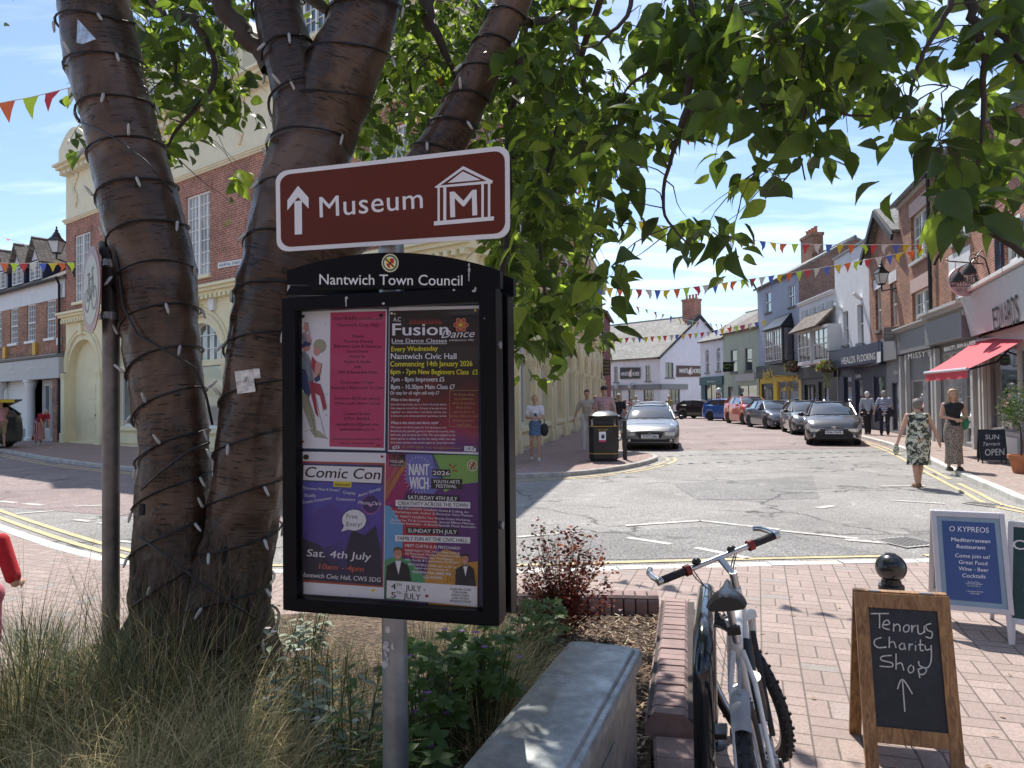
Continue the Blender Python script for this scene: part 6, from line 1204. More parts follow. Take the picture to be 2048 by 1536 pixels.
def metal_aboard(label, TLp, TRp, D1, D2, H, tilt, frm, col, fw, draw, zb=.17, edge=None):
    a = at(*TLp, D1); b_ = at(*TRp, D2); b_.z = a.z; hx = b_ - a; W = hx.length; hx.normalize(); z0 = a.z - H
    o = thing('sandwich_board', label, 'a-board', (a.x, a.y, z0), math.atan2(hx.y, hx.x)); f = lambda x, z, off=0: Vector((x, -tilt * (H - z) / H + off, z)); b = lambda x, z, off=0: Vector((x, .03 + tilt * (H - z) / H + off, z))
    for fn, nm in ((f, 'front_frame'), (b, 'rear_frame')):
        g = MB(); zz_ = H * zb
        for x0, x1, za, zc in ((0, fw, zz_, H), (W - fw, W, zz_, H), (fw, W - fw, H - fw, H - .001), (fw, W - fw, zz_, zz_ + fw), (.02, .02 + fw * .9, 0, zz_), (W - fw * .9 - .02, W - .02, 0, zz_)): g.slab([fn(x0, za), fn(x1, za), fn(x1, zc), fn(x0, zc)], .016)
        p = g.build(nm, frm, o, bevel=.002); g = MB(); g.slab([fn(fw - .002, zz_ + fw * .9, .008), fn(W - fw + .002, zz_ + fw * .9, .008), fn(W - fw + .002, H - fw * .9, .008), fn(fw - .002, H - fw * .9, .008)], .004, 0); 
        if edge and nm == 'front_frame':
            e = .03; g.slab([fn(fw + e, zz_ + fw + e, .006), fn(W - fw - e, zz_ + fw + e, .006), fn(W - fw - e, H - fw - e, .006), fn(fw + e, H - fw - e, .006)], .001, 1)
        g.build('panel', [edge or col, col], p)
    Mw = o.matrix_basis; e1 = (Mw @ f(0, 0) - Mw @ f(0, H)); N = (Mw.to_3x3() @ Vector((1, 0, 0))).cross(-e1).normalized(); N = N if N.dot(Vector((0, -1, 0))) > 0 else -N
    s = Sheet(Mw @ f(0, H, .004), N, .0012); draw(s); 
    if s.mb.v: s.build('panel_lettering', o)
    return o
alu = pm('silver_frame', (.60, .58, .60), .35, .35, var=.05); kb = pm('poster_cobalt', (.045, .09, .26), .35, var=.12, scale=3); kb2 = pm('poster_pale_blue', (.26, .36, .46), .4, var=.1)
def dk(s):
    Z = lambda x, y: (1840 + x / 5.298, 1010 + y / 5.298)
    for t_, x0, y0, x1, y1, h, bo in (('O KYPREOS', 310, 277, 728, 295, 58, 0), ('Mediterranean', 330, 383, 742, 405, 42, .03), ('Restaurant', 387, 457, 692, 472, 42, .03), ('Come join us!', 370, 552, 738, 572, 42, .012), ('Great Food', 410, 622, 712, 640, 42, .012), ('Wine - Beer', 408, 692, 726, 710, 42, .012), ('Cocktails', 447, 765, 694, 778, 42, .012), ('Book Online', 505, 820, 632, 828, 14, 0), ('Call 01270 625695', 480, 838, 662, 848, 14, 0), ('Or just Pop in', 503, 862, 640, 868, 14, 0), ('7 Hospital Street', 487, 918, 670, 928, 15, 0), ('CW5 5RH', 528, 944, 632, 950, 15, 0)): s.text(t_, *Z(x0, y0), *Z(x1, y1), h / 5.298, silv, 2, bold=bo)
c1 = at(1862, 1022, 4.9)
metal_aboard('silver framed blue restaurant board with white lettering near the road edge', (1862, 1022), (2009, 1031), 4.95, 4.78, at(1862, 1022, 4.95).z - .08, .26, alu, kb, .03, dk, .22, kb2)
def dg(s):
    s.text('C', 2025, 1098, 2049, 1100, 20, swhite, 2, bold=.05); s.poly([(2046, 1180), (2070, 1175), (2070, 1183)], swhite, 2)
metal_aboard('silver framed dark green board cut by the right picture edge', (2016, 1043), (2150, 1056), 4.78, 4.55, at(2016, 1043, 4.78).z - .08, .26, alu, pm('poster_bottle_green', (.02, .055, .05), .35), .03, dg, .17)
def dsun(s):
    Z = lambda x, y: (1780 + x / 3.657, 560 + y / 3.657)
    s.text('SUN', *Z(697, 1165), *Z(797, 1165), 36 / 3.657, chalk, 2, bold=.01); s.text('Terrace', *Z(680, 1213), *Z(805, 1208), 28 / 3.657, chalk, 2, shear=.3); s.text('OPEN', *Z(695, 1285), *Z(836, 1280), 50 / 3.657, chalk, 2, bold=.005)
bs = gnd(1985, 926, .1).y
metal_aboard('small black chalk board announcing a sun terrace outside the restaurant', (1956, 859), (2010, 859), bs + .1, bs - .1, at(1956, 859, bs).z - .1, .22, blk, chalkb, .03, dsun, .12)
# ================================================================ THE STREET TREE
bark, t, b = newmat('cherry_bark'); oc = ocoord(t); uvn = nd(t, 'ShaderNodeUVMap'); mpb = nd(t, 'ShaderNodeMapping'); mpb.inputs['Scale'].default_value = (17, 75, 1); t.links.new(uvn.outputs[0], mpb.inputs[0])
lent = rng(t, noise(t, mpb.outputs[0], 1.0, 2, .5, .2), .60, .65); lent = mth(t, 'MULTIPLY', lent, rng(t, noise(t, oc, 7, 4, .6), .42, .58)); mpc = nd(t, 'ShaderNodeMapping'); mpc.inputs['Scale'].default_value = (5, 60, 1); t.links.new(uvn.outputs[0], mpc.inputs[0]); band = noise(t, mpc.outputs[0], 1.2, 5, .65)
base = mixc(t, rng(t, band, .35, .65), (.010, .006, .004), (.066, .034, .022)); base = mixc(t, rng(t, noise(t, oc, 2.2, 5, .6, .5), .46, .66, 0, .85), base, (.16, .10, .07))
b.inputs['Specular IOR Level'].default_value = .45; base = mixc(t, lent, base, (.010, .006, .005)); sz = nd(t, 'ShaderNodeSeparateXYZ'); t.links.new(oc, sz.inputs[0])
rough_m = mth(t, 'ADD', rng(t, sz.outputs[2], .1, 1.2, .55, 0), mth(t, 'SUBTRACT', noise(t, oc, 4, 5), .5)); mv = nd(t, 'ShaderNodeMapping'); mv.inputs['Scale'].default_value = (26, 26, 7); t.links.new(oc, mv.inputs[0]); fis = noise(t, mv.outputs[0], 1, 6, .7, 1.5)
rm = rng(t, rough_m, .1, .3); base = mixc(t, rm, base, mixc(t, rng(t, fis, .38, .6), (.006, .004, .003), (.10, .07, .05))); base = mixc(t, rng(t, noise(t, oc, 5, 6, .7), .6, .75, 0, .35), base, (.07, .075, .035))
t.links.new(base, b.inputs['Base Color']); t.links.new(rng(t, rm, 0, 1, .3, .9), b.inputs['Roughness']); 
hb2 = mth(t, 'ADD', mth(t, 'MULTIPLY', lent, -.5), mth(t, 'ADD', mth(t, 'MULTIPLY', band, .4), mth(t, 'MULTIPLY', mth(t, 'MULTIPLY', fis, rm), 3))); bump(t, b, hb2, .7, .009)
def leafmat(name, col, tr, mix=.45):
    m, t, b = newmat(name); uvn = nd(t, 'ShaderNodeUVMap'); s = nd(t, 'ShaderNodeSeparateXYZ'); t.links.new(uvn.outputs[0], s.inputs[0]); oc = ocoord(t)
    au = mth(t, 'ABSOLUTE', mth(t, 'SUBTRACT', s.outputs[0], .5)); vein = mth(t, 'SINE', mth(t, 'MULTIPLY', mth(t, 'SUBTRACT', s.outputs[1], mth(t, 'MULTIPLY', au, .55)), 50)); vm = rng(t, vein, .75, 1, 0, .5); mid = rng(t, au, 0, .05, .7, 0); vm = mth(t, 'MAXIMUM', vm, mid)
    k = rng(t, noise(t, oc, 9, 3), .35, .65, .7, 1.3)
    c = mixc(t, vm, col, tuple(x * 1.6 for x in col)); c2 = mixc(t, vm, tr, tuple(x * .72 for x in tr)); hs = nd(t, 'ShaderNodeHueSaturation'); t.links.new(c2, hs.inputs['Color']); t.links.new(k, hs.inputs['Value'])
    b.inputs['Roughness'].default_value = .48; t.links.new(c, b.inputs['Base Color']); b.inputs['Specular IOR Level'].default_value = .35
    tl = nd(t, 'ShaderNodeBsdfTranslucent'); t.links.new(hs.outputs[0], tl.inputs[0]); ms = nd(t, 'ShaderNodeMixShader'); ms.inputs[0].default_value = mix; t.links.new(b.outputs[0], ms.inputs[1]); t.links.new(tl.outputs[0], ms.inputs[2]); t.links.new(ms.outputs[0], t.nodes['Material Output'].inputs[0]); return m
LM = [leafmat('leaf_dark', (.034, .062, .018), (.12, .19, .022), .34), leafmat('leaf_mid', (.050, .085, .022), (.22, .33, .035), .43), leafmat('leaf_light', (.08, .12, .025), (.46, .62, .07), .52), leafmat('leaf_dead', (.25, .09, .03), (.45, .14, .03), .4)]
tb = at(400, 1290, 3.45); TREE = thing('street_tree', 'multi-stemmed cherry tree wrapped in fairy lights behind the notice board', 'tree', (tb.x, tb.y, .2))
def pxpath(P, n=5):
    """P: (px,py,D,width_px) -> smooth world path + radii"""
    pts = [(at(x, y, d), w_ * d / F / 2) for x, y, d, w_ in P]; out = []; rad = []
    for i in range(len(pts) - 1):
        p0, p1, p2, p3 = pts[max(i - 1, 0)], pts[i], pts[i + 1], pts[min(i + 2, len(pts) - 1)]
        for k in range(n):
            t = k / n; f = lambda a, b_, c, d: .5 * ((b_ * 2) + (c - a) * t + (a * 2 - b_ * 5 + c * 4 - d) * t * t + (b_ * 3 - a - c * 3 + d) * t ** 3); out.append(f(p0[0], p1[0], p2[0], p3[0])); rad.append(max(.001, f(p0[1], p1[1], p2[1], p3[1])))
    out.append(pts[-1][0]); rad.append(pts[-1][1]); return out, rad
from mathutils import noise as MN
def wob(p, t): v = Vector((p.x * 3 + math.cos(t) * .9, p.y * 3 + math.sin(t) * .9, p.z * 3.2)); c = Vector((math.cos(t) * 6, math.sin(t) * 6, p.z * 2)); k = max(0, min(1, (1.5 - p.z) / .9)); h = MN.noise(Vector((math.cos(t) * 4, math.sin(t) * 4, p.z * 14))); return 1 + .085 * MN.noise(v) + .045 * MN.noise(v * 3.7) + .02 * h + (.014 + .045 * k) * (abs(MN.noise(c * 1.6)) * 2 - .5) + .012 * MN.noise(c * 4 + v * 9)
STEMS = {
 'L': [(390, 1345, 3.45, 250), (380, 1270, 3.43, 205), (358, 1180, 3.42, 172), (346, 1080, 3.42, 148), (347, 960, 3.42, 134), (346, 880, 3.42, 130), (339, 800, 3.42, 134), (328, 710, 3.42, 138), (318, 610, 3.42, 148), (304, 505, 3.42, 147), (279, 400, 3.4, 147), (254, 300, 3.38, 138), (228, 205, 3.36, 137), (205, 100, 3.34, 143), (188, 0, 3.3, 128), (165, -120, 3.2, 110), (100, -320, 3.0, 90)],
 'C': [(440, 1345, 3.42, 250), (447, 1270, 3.40, 205), (452, 1180, 3.4, 168), (480, 1080, 3.4, 142), (492, 1000, 3.4, 138), (505, 900, 3.4, 136), (517, 800, 3.4, 138), (530, 700, 3.4, 146), (549, 600, 3.4, 150), (575, 500, 3.4, 160), (600, 400, 3.4, 162), (620, 300, 3.4, 155), (612, 215, 3.4, 132), (585, 130, 3.4, 105), (563, 50, 3.4, 98), (552, -60, 3.4, 92), (530, -300, 3.5, 70)],
 'R': [(632, 330, 3.42, 120), (650, 240, 3.40, 135), (680, 160, 3.38, 145), (715, 70, 3.36, 135), (742, -10, 3.34, 122), (780, -140, 3.3, 100), (850, -330, 3.2, 80)],
 'B': [(590, 560, 3.46, 90), (680, 480, 3.46, 92), (780, 400, 3.44, 92), (860, 322, 3.42, 88), (905, 255, 3.4, 84), (945, 180, 3.38, 78), (985, 95, 3.35, 74), (1031, -5, 3.3, 66), (1080, -120, 3.2, 58), (1200, -330, 3.0, 50), (1450, -520, 2.8, 44), (1800, -560, 2.6, 36), (2150, -420, 2.5, 26)]}
PATHS = {k: pxpath(v, 14) for k, v in STEMS.items()}
g = MB()
for k, (P, rr) in PATHS.items(): g.tube(P, rr, 48, uv=True, wob=wob)
# root flare
for x, d, w_ in ((262, 3.5, 70), (520, 3.42, 70), (330, 3.3, 80), (430, 3.28, 80)):
    P, rr = pxpath([(x, 1345, d, w_ * 1.3), (x * .75 + 390 * .25, 1240, 3.42, w_), (380 if x < 390 else 460, 1090, 3.44, w_ * .6)]); g.tube(P, rr, 14, uv=True, wob=wob)
g.build('trunk', bark, TREE, 0, world=True, fix=False)
twigm = pm('twig_bark', (.055, .040, .032), .8, var=.3)
BOUGH = [[(430, -20, 3.5, 42), (465, 40, 3.45, 36), (500, 80, 3.42, 34), (545, 150, 3.42, 40)], [(355, 25, 3.9, 26), (395, 50, 3.8, 18), (425, 110, 3.8, 14), (425, 165, 3.75, 11), (390, 220, 3.7, 9), (355, 260, 3.7, 7), (330, 300, 3.7, 4)], [(240, -80, 4.3, 24), (300, -10, 4.2, 18), (345, 60, 4.1, 10), (350, 170, 4.0, 5)],
 [(880, -60, 4.3, 34), (850, 20, 4.2, 30), (870, 60, 4.2, 22), (900, 130, 4.2, 12), (920, 200, 4.3, 5)], [(780, 480, 3.8, 30), (900, 420, 4.0, 22), (990, 330, 4.2, 16), (1060, 300, 4.4, 10), (1150, 260, 4.3, 5)], [(1031, 40, 3.3, 22), (1090, 40, 3.5, 16), (1140, 10, 3.6, 12), (1200, -60, 3.6, 8)],
 [(1000, 560, 3.6, 14), (1015, 480, 3.7, 12), (1020, 380, 3.8, 12), (1015, 280, 3.9, 12), (1030, 180, 3.9, 14), (1050, 60, 3.8, 16), (1060, -60, 3.7, 18)], [(1090, 600, 3.2, 5), (1080, 480, 3.4, 8), (1085, 380, 3.6, 10), (1110, 280, 3.7, 11), (1160, 120, 3.6, 13), (1220, -60, 3.3, 16)],
 [(1375, -60, 2.6, 20), (1385, 50, 2.6, 17), (1378, 140, 2.6, 15), (1376, 215, 2.6, 18), (1345, 310, 2.6, 9), (1325, 400, 2.6, 7), (1345, 455, 2.6, 5), (1395, 505, 2.6, 3)], [(1376, 218, 2.6, 10), (1430, 235, 2.5, 8), (1520, 215, 2.5, 8), (1600, 205, 2.45, 6), (1700, 230, 2.4, 5), (1810, 235, 2.4, 4), (1930, 240, 2.4, 3)],
 [(1500, -60, 2.5, 16), (1485, 20, 2.5, 13), (1475, 80, 2.5, 12), (1500, 150, 2.5, 10), (1530, 220, 2.45, 7), (1600, 300, 2.4, 5), (1560, 370, 2.4, 3)], [(1915, -60, 2.2, 16), (1905, 0, 2.2, 13), (1870, 70, 2.2, 10), (1842, 120, 2.2, 9), (1825, 175, 2.2, 7), (1812, 220, 2.2, 5)],
 [(1955, -60, 2.3, 26), (1940, 20, 2.3, 20), (1962, 80, 2.3, 17), (1968, 160, 2.3, 13), (1965, 240, 2.3, 10), (1960, 300, 2.3, 6), (1935, 400, 2.3, 7), (1900, 470, 2.3, 6), (1868, 530, 2.3, 5)], [(1950, 45, 2.3, 14), (2000, 70, 2.25, 12), (2040, 120, 2.2, 9), (2100, 160, 2.1, 6)], [(2110, 560, 2.1, 14), (2040, 500, 2.15, 13), (1990, 470, 2.2, 12), (1950, 430, 2.25, 9), (1925, 440, 2.3, 5)],
 [(1700, -60, 2.4, 14), (1680, 20, 2.4, 10), (1640, 90, 2.4, 8), (1620, 180, 2.4, 6), (1600, 290, 2.4, 4), (1610, 360, 2.4, 3)], [(1270, -60, 2.9, 12), (1255, 30, 2.9, 9), (1215, 70, 2.9, 7), (1190, 95, 2.9, 4)], [(1310, 140, 2.8, 7), (1260, 170, 2.9, 5), (1240, 210, 3, 3)], [(560, -40, 5.2, 26), (700, 40, 5.2, 22), (800, 140, 5.2, 15), (860, 260, 5.2, 8)], [(1130, -60, 4.8, 22), (1150, 80, 4.8, 16), (1180, 220, 4.6, 10), (1200, 360, 4.5, 8), (1180, 500, 4.3, 5), (1140, 620, 4.0, 3)]]
bp = []; g = MB()
for B in BOUGH:
    P, rr = pxpath(B, 4); g.tube([p + Vector((rnd.uniform(-1, 1), rnd.uniform(-1, 1), rnd.uniform(-1, 1))) * rr[i] * .5 for i, p in enumerate(P)], rr, 8, caps=False); bp += P
for k in 'LCRB': bp += [p for p in PATHS[k][0] if p.z > 2.6]
boughs = g
DENS = """
10006766111278845831477999995146 7
00006645000588747613678989953246 7
00305885000699758645788998862235 6
00306664100798679988767888522256 6
00403430100574489987645565421355 5
00002203000000099976313633220464 5
00000002000000099972000300010874 3
00000000000000088744155400000632 4
00000000000000067643034200000000 4
00000000000000178651000000000001 3
00000000000000026643000000000000 2
00000000000000003200000000000000 0
""".strip().split('\n')
DENS = [[int(c) for c in r.replace(' ', '')[:33]] for r in DENS]
def dens(px, py):
    i, j = int(py // 64), int(px // 64)
    if py < -40: return 9
    if px < 0 or px > 2110 or i >= 12: return 0
    return DENS[max(0, i)][min(j, 31)]
def proj(p): q = CAM.inverted() @ p; return (1024 + F * q.x / -q.z, 768 - F * q.y / -q.z)
CINV = CAM.inverted()
def proj(p): q = CINV @ p; return (1024 + F * q.x / -q.z, 768 - F * q.y / -q.z)
leaves = MB()
def leaf(g, p, d, n, L, W, mi, curl=.25, fold=.25):
    """leaf from base p along d with normal n"""
    s = d.cross(n).normalized(); n = s.cross(d).normalized(); vs = []; uv = []
    S = ((0, .05, 0), (.14, .62, .02), (.34, 1, .06), (.56, .9, .18), (.76, .52, .42), (.88, .2, .66), (1.0, .0, 1.0))
    for k, (v, w_, c) in enumerate(S):
        c0 = p + d * (v * L) - n * (curl * L * c) ; e = s * (w_ * W / 2); u = n * (fold * w_ * W / 2)
        vs += [c0 - e + u, c0, c0 + e + u]; uv += [(.5 - w_ / 2, v), (.5, v), (.5 + w_ / 2, v)]
    fs = []; us = []
    for k in range(len(S) - 1):
        for j in (0, 1):
            f = (k * 3 + j, k * 3 + j + 1, k * 3 + j + 4, k * 3 + j + 3); fs.append(f); us.append(tuple(uv[i] for i in f))
    g.add(vs, fs, mi, us)
def sprig(p, n, L0, spread, bright, down=.75):
    for k in range(n):
        a = rnd.uniform(0, 2 * math.pi); q = p + Vector((math.cos(a), math.sin(a), 0)) * rnd.uniform(0, spread) + Vector((0, 0, rnd.uniform(-spread, spread * .7)))
        d = Vector((math.cos(a) * rnd.uniform(.3, 1.1), math.sin(a) * rnd.uniform(.3, 1.1), -rnd.uniform(-.15, 1.2) * down)).normalized(); nn_ = Vector((rnd.gauss(0, .6), rnd.gauss(0, .6), rnd.uniform(.3, 1.2)))
        L = L0 * rnd.uniform(.5, 1.25); x, y = proj(q + d * L * .5)
        if dens(x, y) == 0 or (dens(x, y) < 4 and rnd.random() < .35): continue
        if q.y < 1.7: continue
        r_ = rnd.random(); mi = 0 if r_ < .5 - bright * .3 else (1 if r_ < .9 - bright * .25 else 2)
        if rnd.random() < .0009: mi = 3
        leaf(leaves, q, d, nn_, L, L * rnd.uniform(.46, .64), mi, rnd.uniform(.05, .6), rnd.uniform(.1, .6))
def twig(p):
    q = min(bp, key=lambda b_: (b_ - p).length_squared + (.2 if b_.z < p.z - .1 else 0)); d = p - q; L = d.length
    if L < .02 or L > 1.4: return
    m_ = q.lerp(p, .5) + Vector((rnd.uniform(-.08, .08), rnd.uniform(-.08, .08), .10 * L + rnd.uniform(-.05, .08))); r0 = .0022 + .0028 * min(1, L)
    P = [q * (1 - t) ** 2 + m_ * 2 * t * (1 - t) + p * t * t + Vector((rnd.uniform(-1, 1), rnd.uniform(-1, 1), rnd.uniform(-1, 1))) * .008 for t in [k / 6 for k in range(7)]]
    boughs.tube(P, [r0 * (1 - .12 * k) for k in range(7)], 5, caps=False)
    if rnd.random() < .35: bp.append(P[3])
for i in range(12):
    for j in range(32):
        dv = DENS[i][j]
        if not dv: continue
        cx = j * 64 + 32; layers = 1 if cx > 1230 else 2
        n = dv * (.44 if cx > 1230 else (1.05 if cx > 560 else .75))
        cnt = int(n) + (rnd.random() < n - int(n))
        for k in range(cnt):
            px, py = j * 64 + rnd.uniform(0, 64), i * 64 + rnd.uniform(0, 64)
            if cx < 560: D = rnd.uniform(3.7, 5.0)
            elif cx < 1000: D = rnd.uniform(3.9, 6.2)
            elif cx < 1230: D = rnd.uniform(2.9, 5.4)
            elif cx < 1500: D = rnd.uniform(2.3, 3.6)
            else: D = rnd.uniform(1.95, 3.0)
            p = at(px, py - (38 if cx > 1230 else 20), D)
            if dv > 2 or rnd.random() < .6: twig(p)
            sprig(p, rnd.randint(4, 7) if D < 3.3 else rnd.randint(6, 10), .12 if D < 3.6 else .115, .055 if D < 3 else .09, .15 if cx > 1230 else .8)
# single hand-placed leaves at the rim of the crown
for px, py, D in ((12, 50, 2.6), (8, 28, 2.6), (1270, 355, 2.7), (1810, 395, 2.1), (1790, 60, 2.3), (1765, 75, 2.3)): sprig(at(px, py, D), 3, .1, .02, .5)
leaf(leaves, at(1262, 345, 2.6), Vector((.2, 0, -1)).normalized(), Vector((.3, -1, .2)), .07, .04, 3); leaf(leaves, at(1268, 350, 2.6), Vector((-.15, 0, -1)).normalized(), Vector((-.3, -1, .2)), .075, .035, 3)
# unseen crown leaves added above the picture to shade planter and board
n0 = len(leaves.f)
for k in range(620):
    a = rnd.uniform(0, 6.283); r_ = math.sqrt(rnd.random()); p = Vector((-.9 + 3.0 * r_ * math.cos(a), 4.7 + 2.4 * r_ * math.sin(a), rnd.uniform(4.4, 6.8)))
    x, y = proj(p)
    if y > -60: continue
    sprig(p, 9, .15, .22, .5)
    if k % 4 == 0: twig(p)
leaves.build('foliage', LM, TREE, 0, world=True, fix=False)
boughs.build('bough', twigm, TREE, 0, world=True, fix=False)
# ================================================================ FAIRY LIGHTS
wire_m = pm('light_cable', (.012, .012, .014), .5); lampm, t, b = newmat('clear_plastic'); b.inputs['Base Color'].default_value = (.62, .62, .60, 1); b.inputs['Roughness'].default_value = .12; b.inputs['Transmission Weight'].default_value = .35; b.inputs['Specular IOR Level'].default_value = .8
def stringlight(key, label, z0, z1, pitch, ph, tilt, nb):
    P, rr = PATHS[key]; o = thing('light_string', label, 'fairy lights', tuple(P[0]), 0, 'fairy light strings wound round the tree stems'); pts = []; g = MB()
    seg = [i for i in range(len(P)) if z0 <= P[i].z <= z1]; tot = 0; samples = []
    for i in seg[:-1]:
        a, b_ = P[i], P[i + 1]; L = (b_ - a).length; m_ = max(2, int(L / .012))
        for k in range(m_): t = k / m_; samples.append((a.lerp(b_, t), rr[i] * (1 - t) + rr[i + 1] * t, tot + L * t, (b_ - a).normalized()))
        tot += L
    for c, r_, l_, d in samples:
        ang = ph + 2 * math.pi * l_ / pitch; e1 = Vector((1, 0, 0)); e1 = (e1 - d * e1.dot(d)).normalized(); e2 = d.cross(e1); r2 = r_ * 1.025 + .004
        pts.append((c + (e1 * math.cos(ang) + e2 * math.sin(ang)) * r2 + d * tilt * math.sin(ang + 1.2 + .23 * l_ / pitch), (e1 * math.cos(ang) + e2 * math.sin(ang)).normalized()))
    g.tube([p for p, n_ in pts], .0042, 6); g.tube([p + n_ * .006 + Vector((0, 0, .004 * math.sin(i * .9))) for i, (p, n_) in enumerate(pts)], .0025, 5); g.build('cable', wire_m, o, 0, world=True, fix=False)
    front = [(p, n_) for p, n_ in pts if n_.y < .35]
    for k in range(nb):
        p, n_ = front[int((k + rnd.uniform(.2, .8)) / nb * len(front))]; d = (Vector((rnd.uniform(-.5, .5), 0, rnd.choice((-1, -1, -1, .8)))) + n_ * rnd.uniform(.1, .7)).normalized(); g = MB(); q = p + n_ * .010; g.tube([q, q + d * .012, q + d * .042, q + d * .054], [.005, .0075, .0065, .003], 8); g.build('bulb', lampm, o, 0, world=True, fix=False)
stringlight('L', 'fairy light string wound round the left leaning stem of the tree', .5, 4.0, .205, .6, .05, 40)
stringlight('C', 'fairy light string wound round the middle stem of the tree', .45, 4.0, .24, 2.6, .045, 40)
stringlight('B', 'fairy light string wound round the slanting right limb above the museum sign', 2.55, 4.2, .14, 1.0, .03, 14)
stringlight('R', 'short fairy light string round the upper fork of the middle stem', 3.0, 4.2, .22, 1.0, .03, 6)
# loose diagonal cables of the strings
g = MB(); 
for A in ([(440, 560), (450, 640), (475, 700)],): pass
P = [at(x, y, d) for x, y, d in ((232, 500, 3.28), (245, 610, 3.24), (275, 670, 3.22), (330, 700, 3.22), (390, 735, 3.26), (412, 790, 3.3), (425, 850, 3.3))]; g.tube(P, .006, 6)
P = [at(x, y, d) for x, y, d in ((282, 980, 3.22), (320, 945, 3.16), (380, 900, 3.16), (420, 885, 3.2))]; g.tube(P, .005, 6); P = [at(x, y, d) for x, y, d in ((280, 1075, 3.2), (330, 1110, 3.14), (400, 1165, 3.12), (460, 1205, 3.12), (515, 1240, 3.2))]; g.tube(P, .005, 6); P = [at(x, y, d) for x, y, d in ((165, 245, 3.2), (220, 270, 3.14), (290, 320, 3.12), (345, 385, 3.16))]; g.tube(P, .004, 6)
o = thing('loose_cable', 'thick black cables running diagonally down the tree between the light strings', 'cable', tuple(at(282, 980, 3.22))); g.build('cable_run', wire_m, o, 0, world=True, fix=False)
g = MB(); c = at(283, 1008, 3.2); g.cyl(c, c + Vector((0, 0, -.05)), .016, n=10); g.build('plug', wire_m, o, 30, world=True)
# silver labels on the tree
foil = pm('foil_label', (.5, .55, .6), .25, .7, var=.4, scale=30, bmp=.5, bscale=25, bdist=.01)
for P4, lab, d in (([(469, 743), (505, 738), (511, 783), (475, 788)], 'crumpled silver foil label tied to the middle stem', 3.2), ([(155, 38), (192, 78), (165, 88), (153, 85)], 'small torn silver label near the top of the left stem', 3.12)):
    a = [at(x, y, d) for x, y in P4]; o = thing('foil_label', lab, 'label', tuple(a[-1])); g = MB(); g.slab(a[::-1], .002); 
    if d == 3.2: g.slab([at(x, y, 3.19) for x, y in ((506, 737), (519, 737), (521, 756), (508, 757))][::-1], .001)
    g.build('label_sheet', foil, o, world=True)
# ================================================================ PLANTING
GR = [pm('grass_green', (.06, .10, .03), .7, var=.3, bmp=0, spec=.2), pm('grass_olive', (.20, .20, .075), .7, var=.3, bmp=0, spec=.2), pm('grass_straw', (.52, .42, .22), .7, var=.25, bmp=0, spec=.2), pm('grass_blue', (.09, .14, .09), .5, var=.3, bmp=0)]
grass = MB()
def blade(g, p, az, lean, L, w_, mi, n=6, droop=1.0):
    d0 = Vector((math.cos(az) * math.sin(lean), math.sin(az) * math.sin(lean), math.cos(lean))); out = Vector((math.cos(az), math.sin(az), 0)); side = Vector((-math.sin(az + rnd.uniform(-1, 1)), math.cos(az), 0)).normalized(); vs = []; q = Vector(p); d = d0.copy(); st = L / n
    for k in range(n + 1):
        ww = w_ * (1 - (k / n) ** 1.5) * .5 + .0002; vs += [q - side * ww, q + side * ww]; q = q + d * st; d = (d + (out * .35 + Vector((0, 0, -1))) * (droop * st / L * (.35 + 1.1 * k / n)) + Vector((rnd.gauss(0, .04), rnd.gauss(0, .04), 0))).normalized()
    g.add(vs, [(2 * k, 2 * k + 1, 2 * k + 3, 2 * k + 2) for k in range(n)], mi)
def clump(x, y, z, n, L, w_, mats, az=None, rad=.12, lean=(.05, .75), droop=1.0, sp=3.14):
    for k in range(n):
        a = rnd.uniform(0, 6.283) if az is None else az + rnd.gauss(0, sp * .4); r_ = rad * math.sqrt(rnd.random()); blade(grass, (x + r_ * math.cos(a), y + r_ * math.sin(a), z), a + rnd.uniform(-.5, .5), rnd.uniform(*lean), L * rnd.uniform(.55, 1.15), w_ * rnd.uniform(.6, 1.3), rnd.choice(mats), droop=droop * rnd.uniform(.6, 1.3))
Zs = .26
for k in range(52):
    px = rnd.uniform(-120, 760); D = rnd.uniform(1.95, 3.15)
    if 700 < px and D < 2.5: continue
    X = (px - 1024) * D / F; L = rnd.uniform(.42, .62) if D > 2.3 else rnd.uniform(.35, .5)
    if 520 < px: L *= .68
    a_ = rnd.uniform(0, 6.28); clump(X, D, Zs, 190, L * 1.05, .0032, (0, 1, 1, 2, 2) if k % 3 else (2, 2, 2, 1), rad=.14, lean=(.2, 1.5), droop=2.2); clump(X, D, Zs, 150, L * 1.1, .0015, (1, 2, 2), rad=.18, lean=(.1, 1.5), droop=2.2); clump(X, D, Zs, 130, L * .95, .0013, (2, 1, 2), az=a_, sp=1.2, rad=.2, lean=(.5, 1.5), droop=1.8)
for px, D in ((60, 2.9), (150, 3.0), (20, 2.7), (250, 3.15), (330, 3.05), (420, 3.0)): clump((px - 1024) * D / F, D, Zs, 110, .82, .0032, (0, 3, 0, 1), lean=(.1, .6), droop=1.3); clump((px - 1024) * D / F, D, Zs, 160, .72, .0013, (2, 2, 1), lean=(.05, .7), droop=1.0)
for px, D in ((930, 3.15), (1000, 3.2), (900, 3.4), (1020, 2.95), (960, 2.8), (860, 3.0), (985, 3.6)): clump((px - 1024) * D / F, D, Zs, 330, .44, .0022, (2, 2, 1), az=-.35, sp=2.2, lean=(.2, 1.0), droop=1.5)
for k in range(14): D = rnd.uniform(3.3, 4.4); px = rnd.uniform(560, 1010); clump((px - 1024) * D / F, D, Zs, 130, .3, .003, (1, 2, 0), rad=.14)
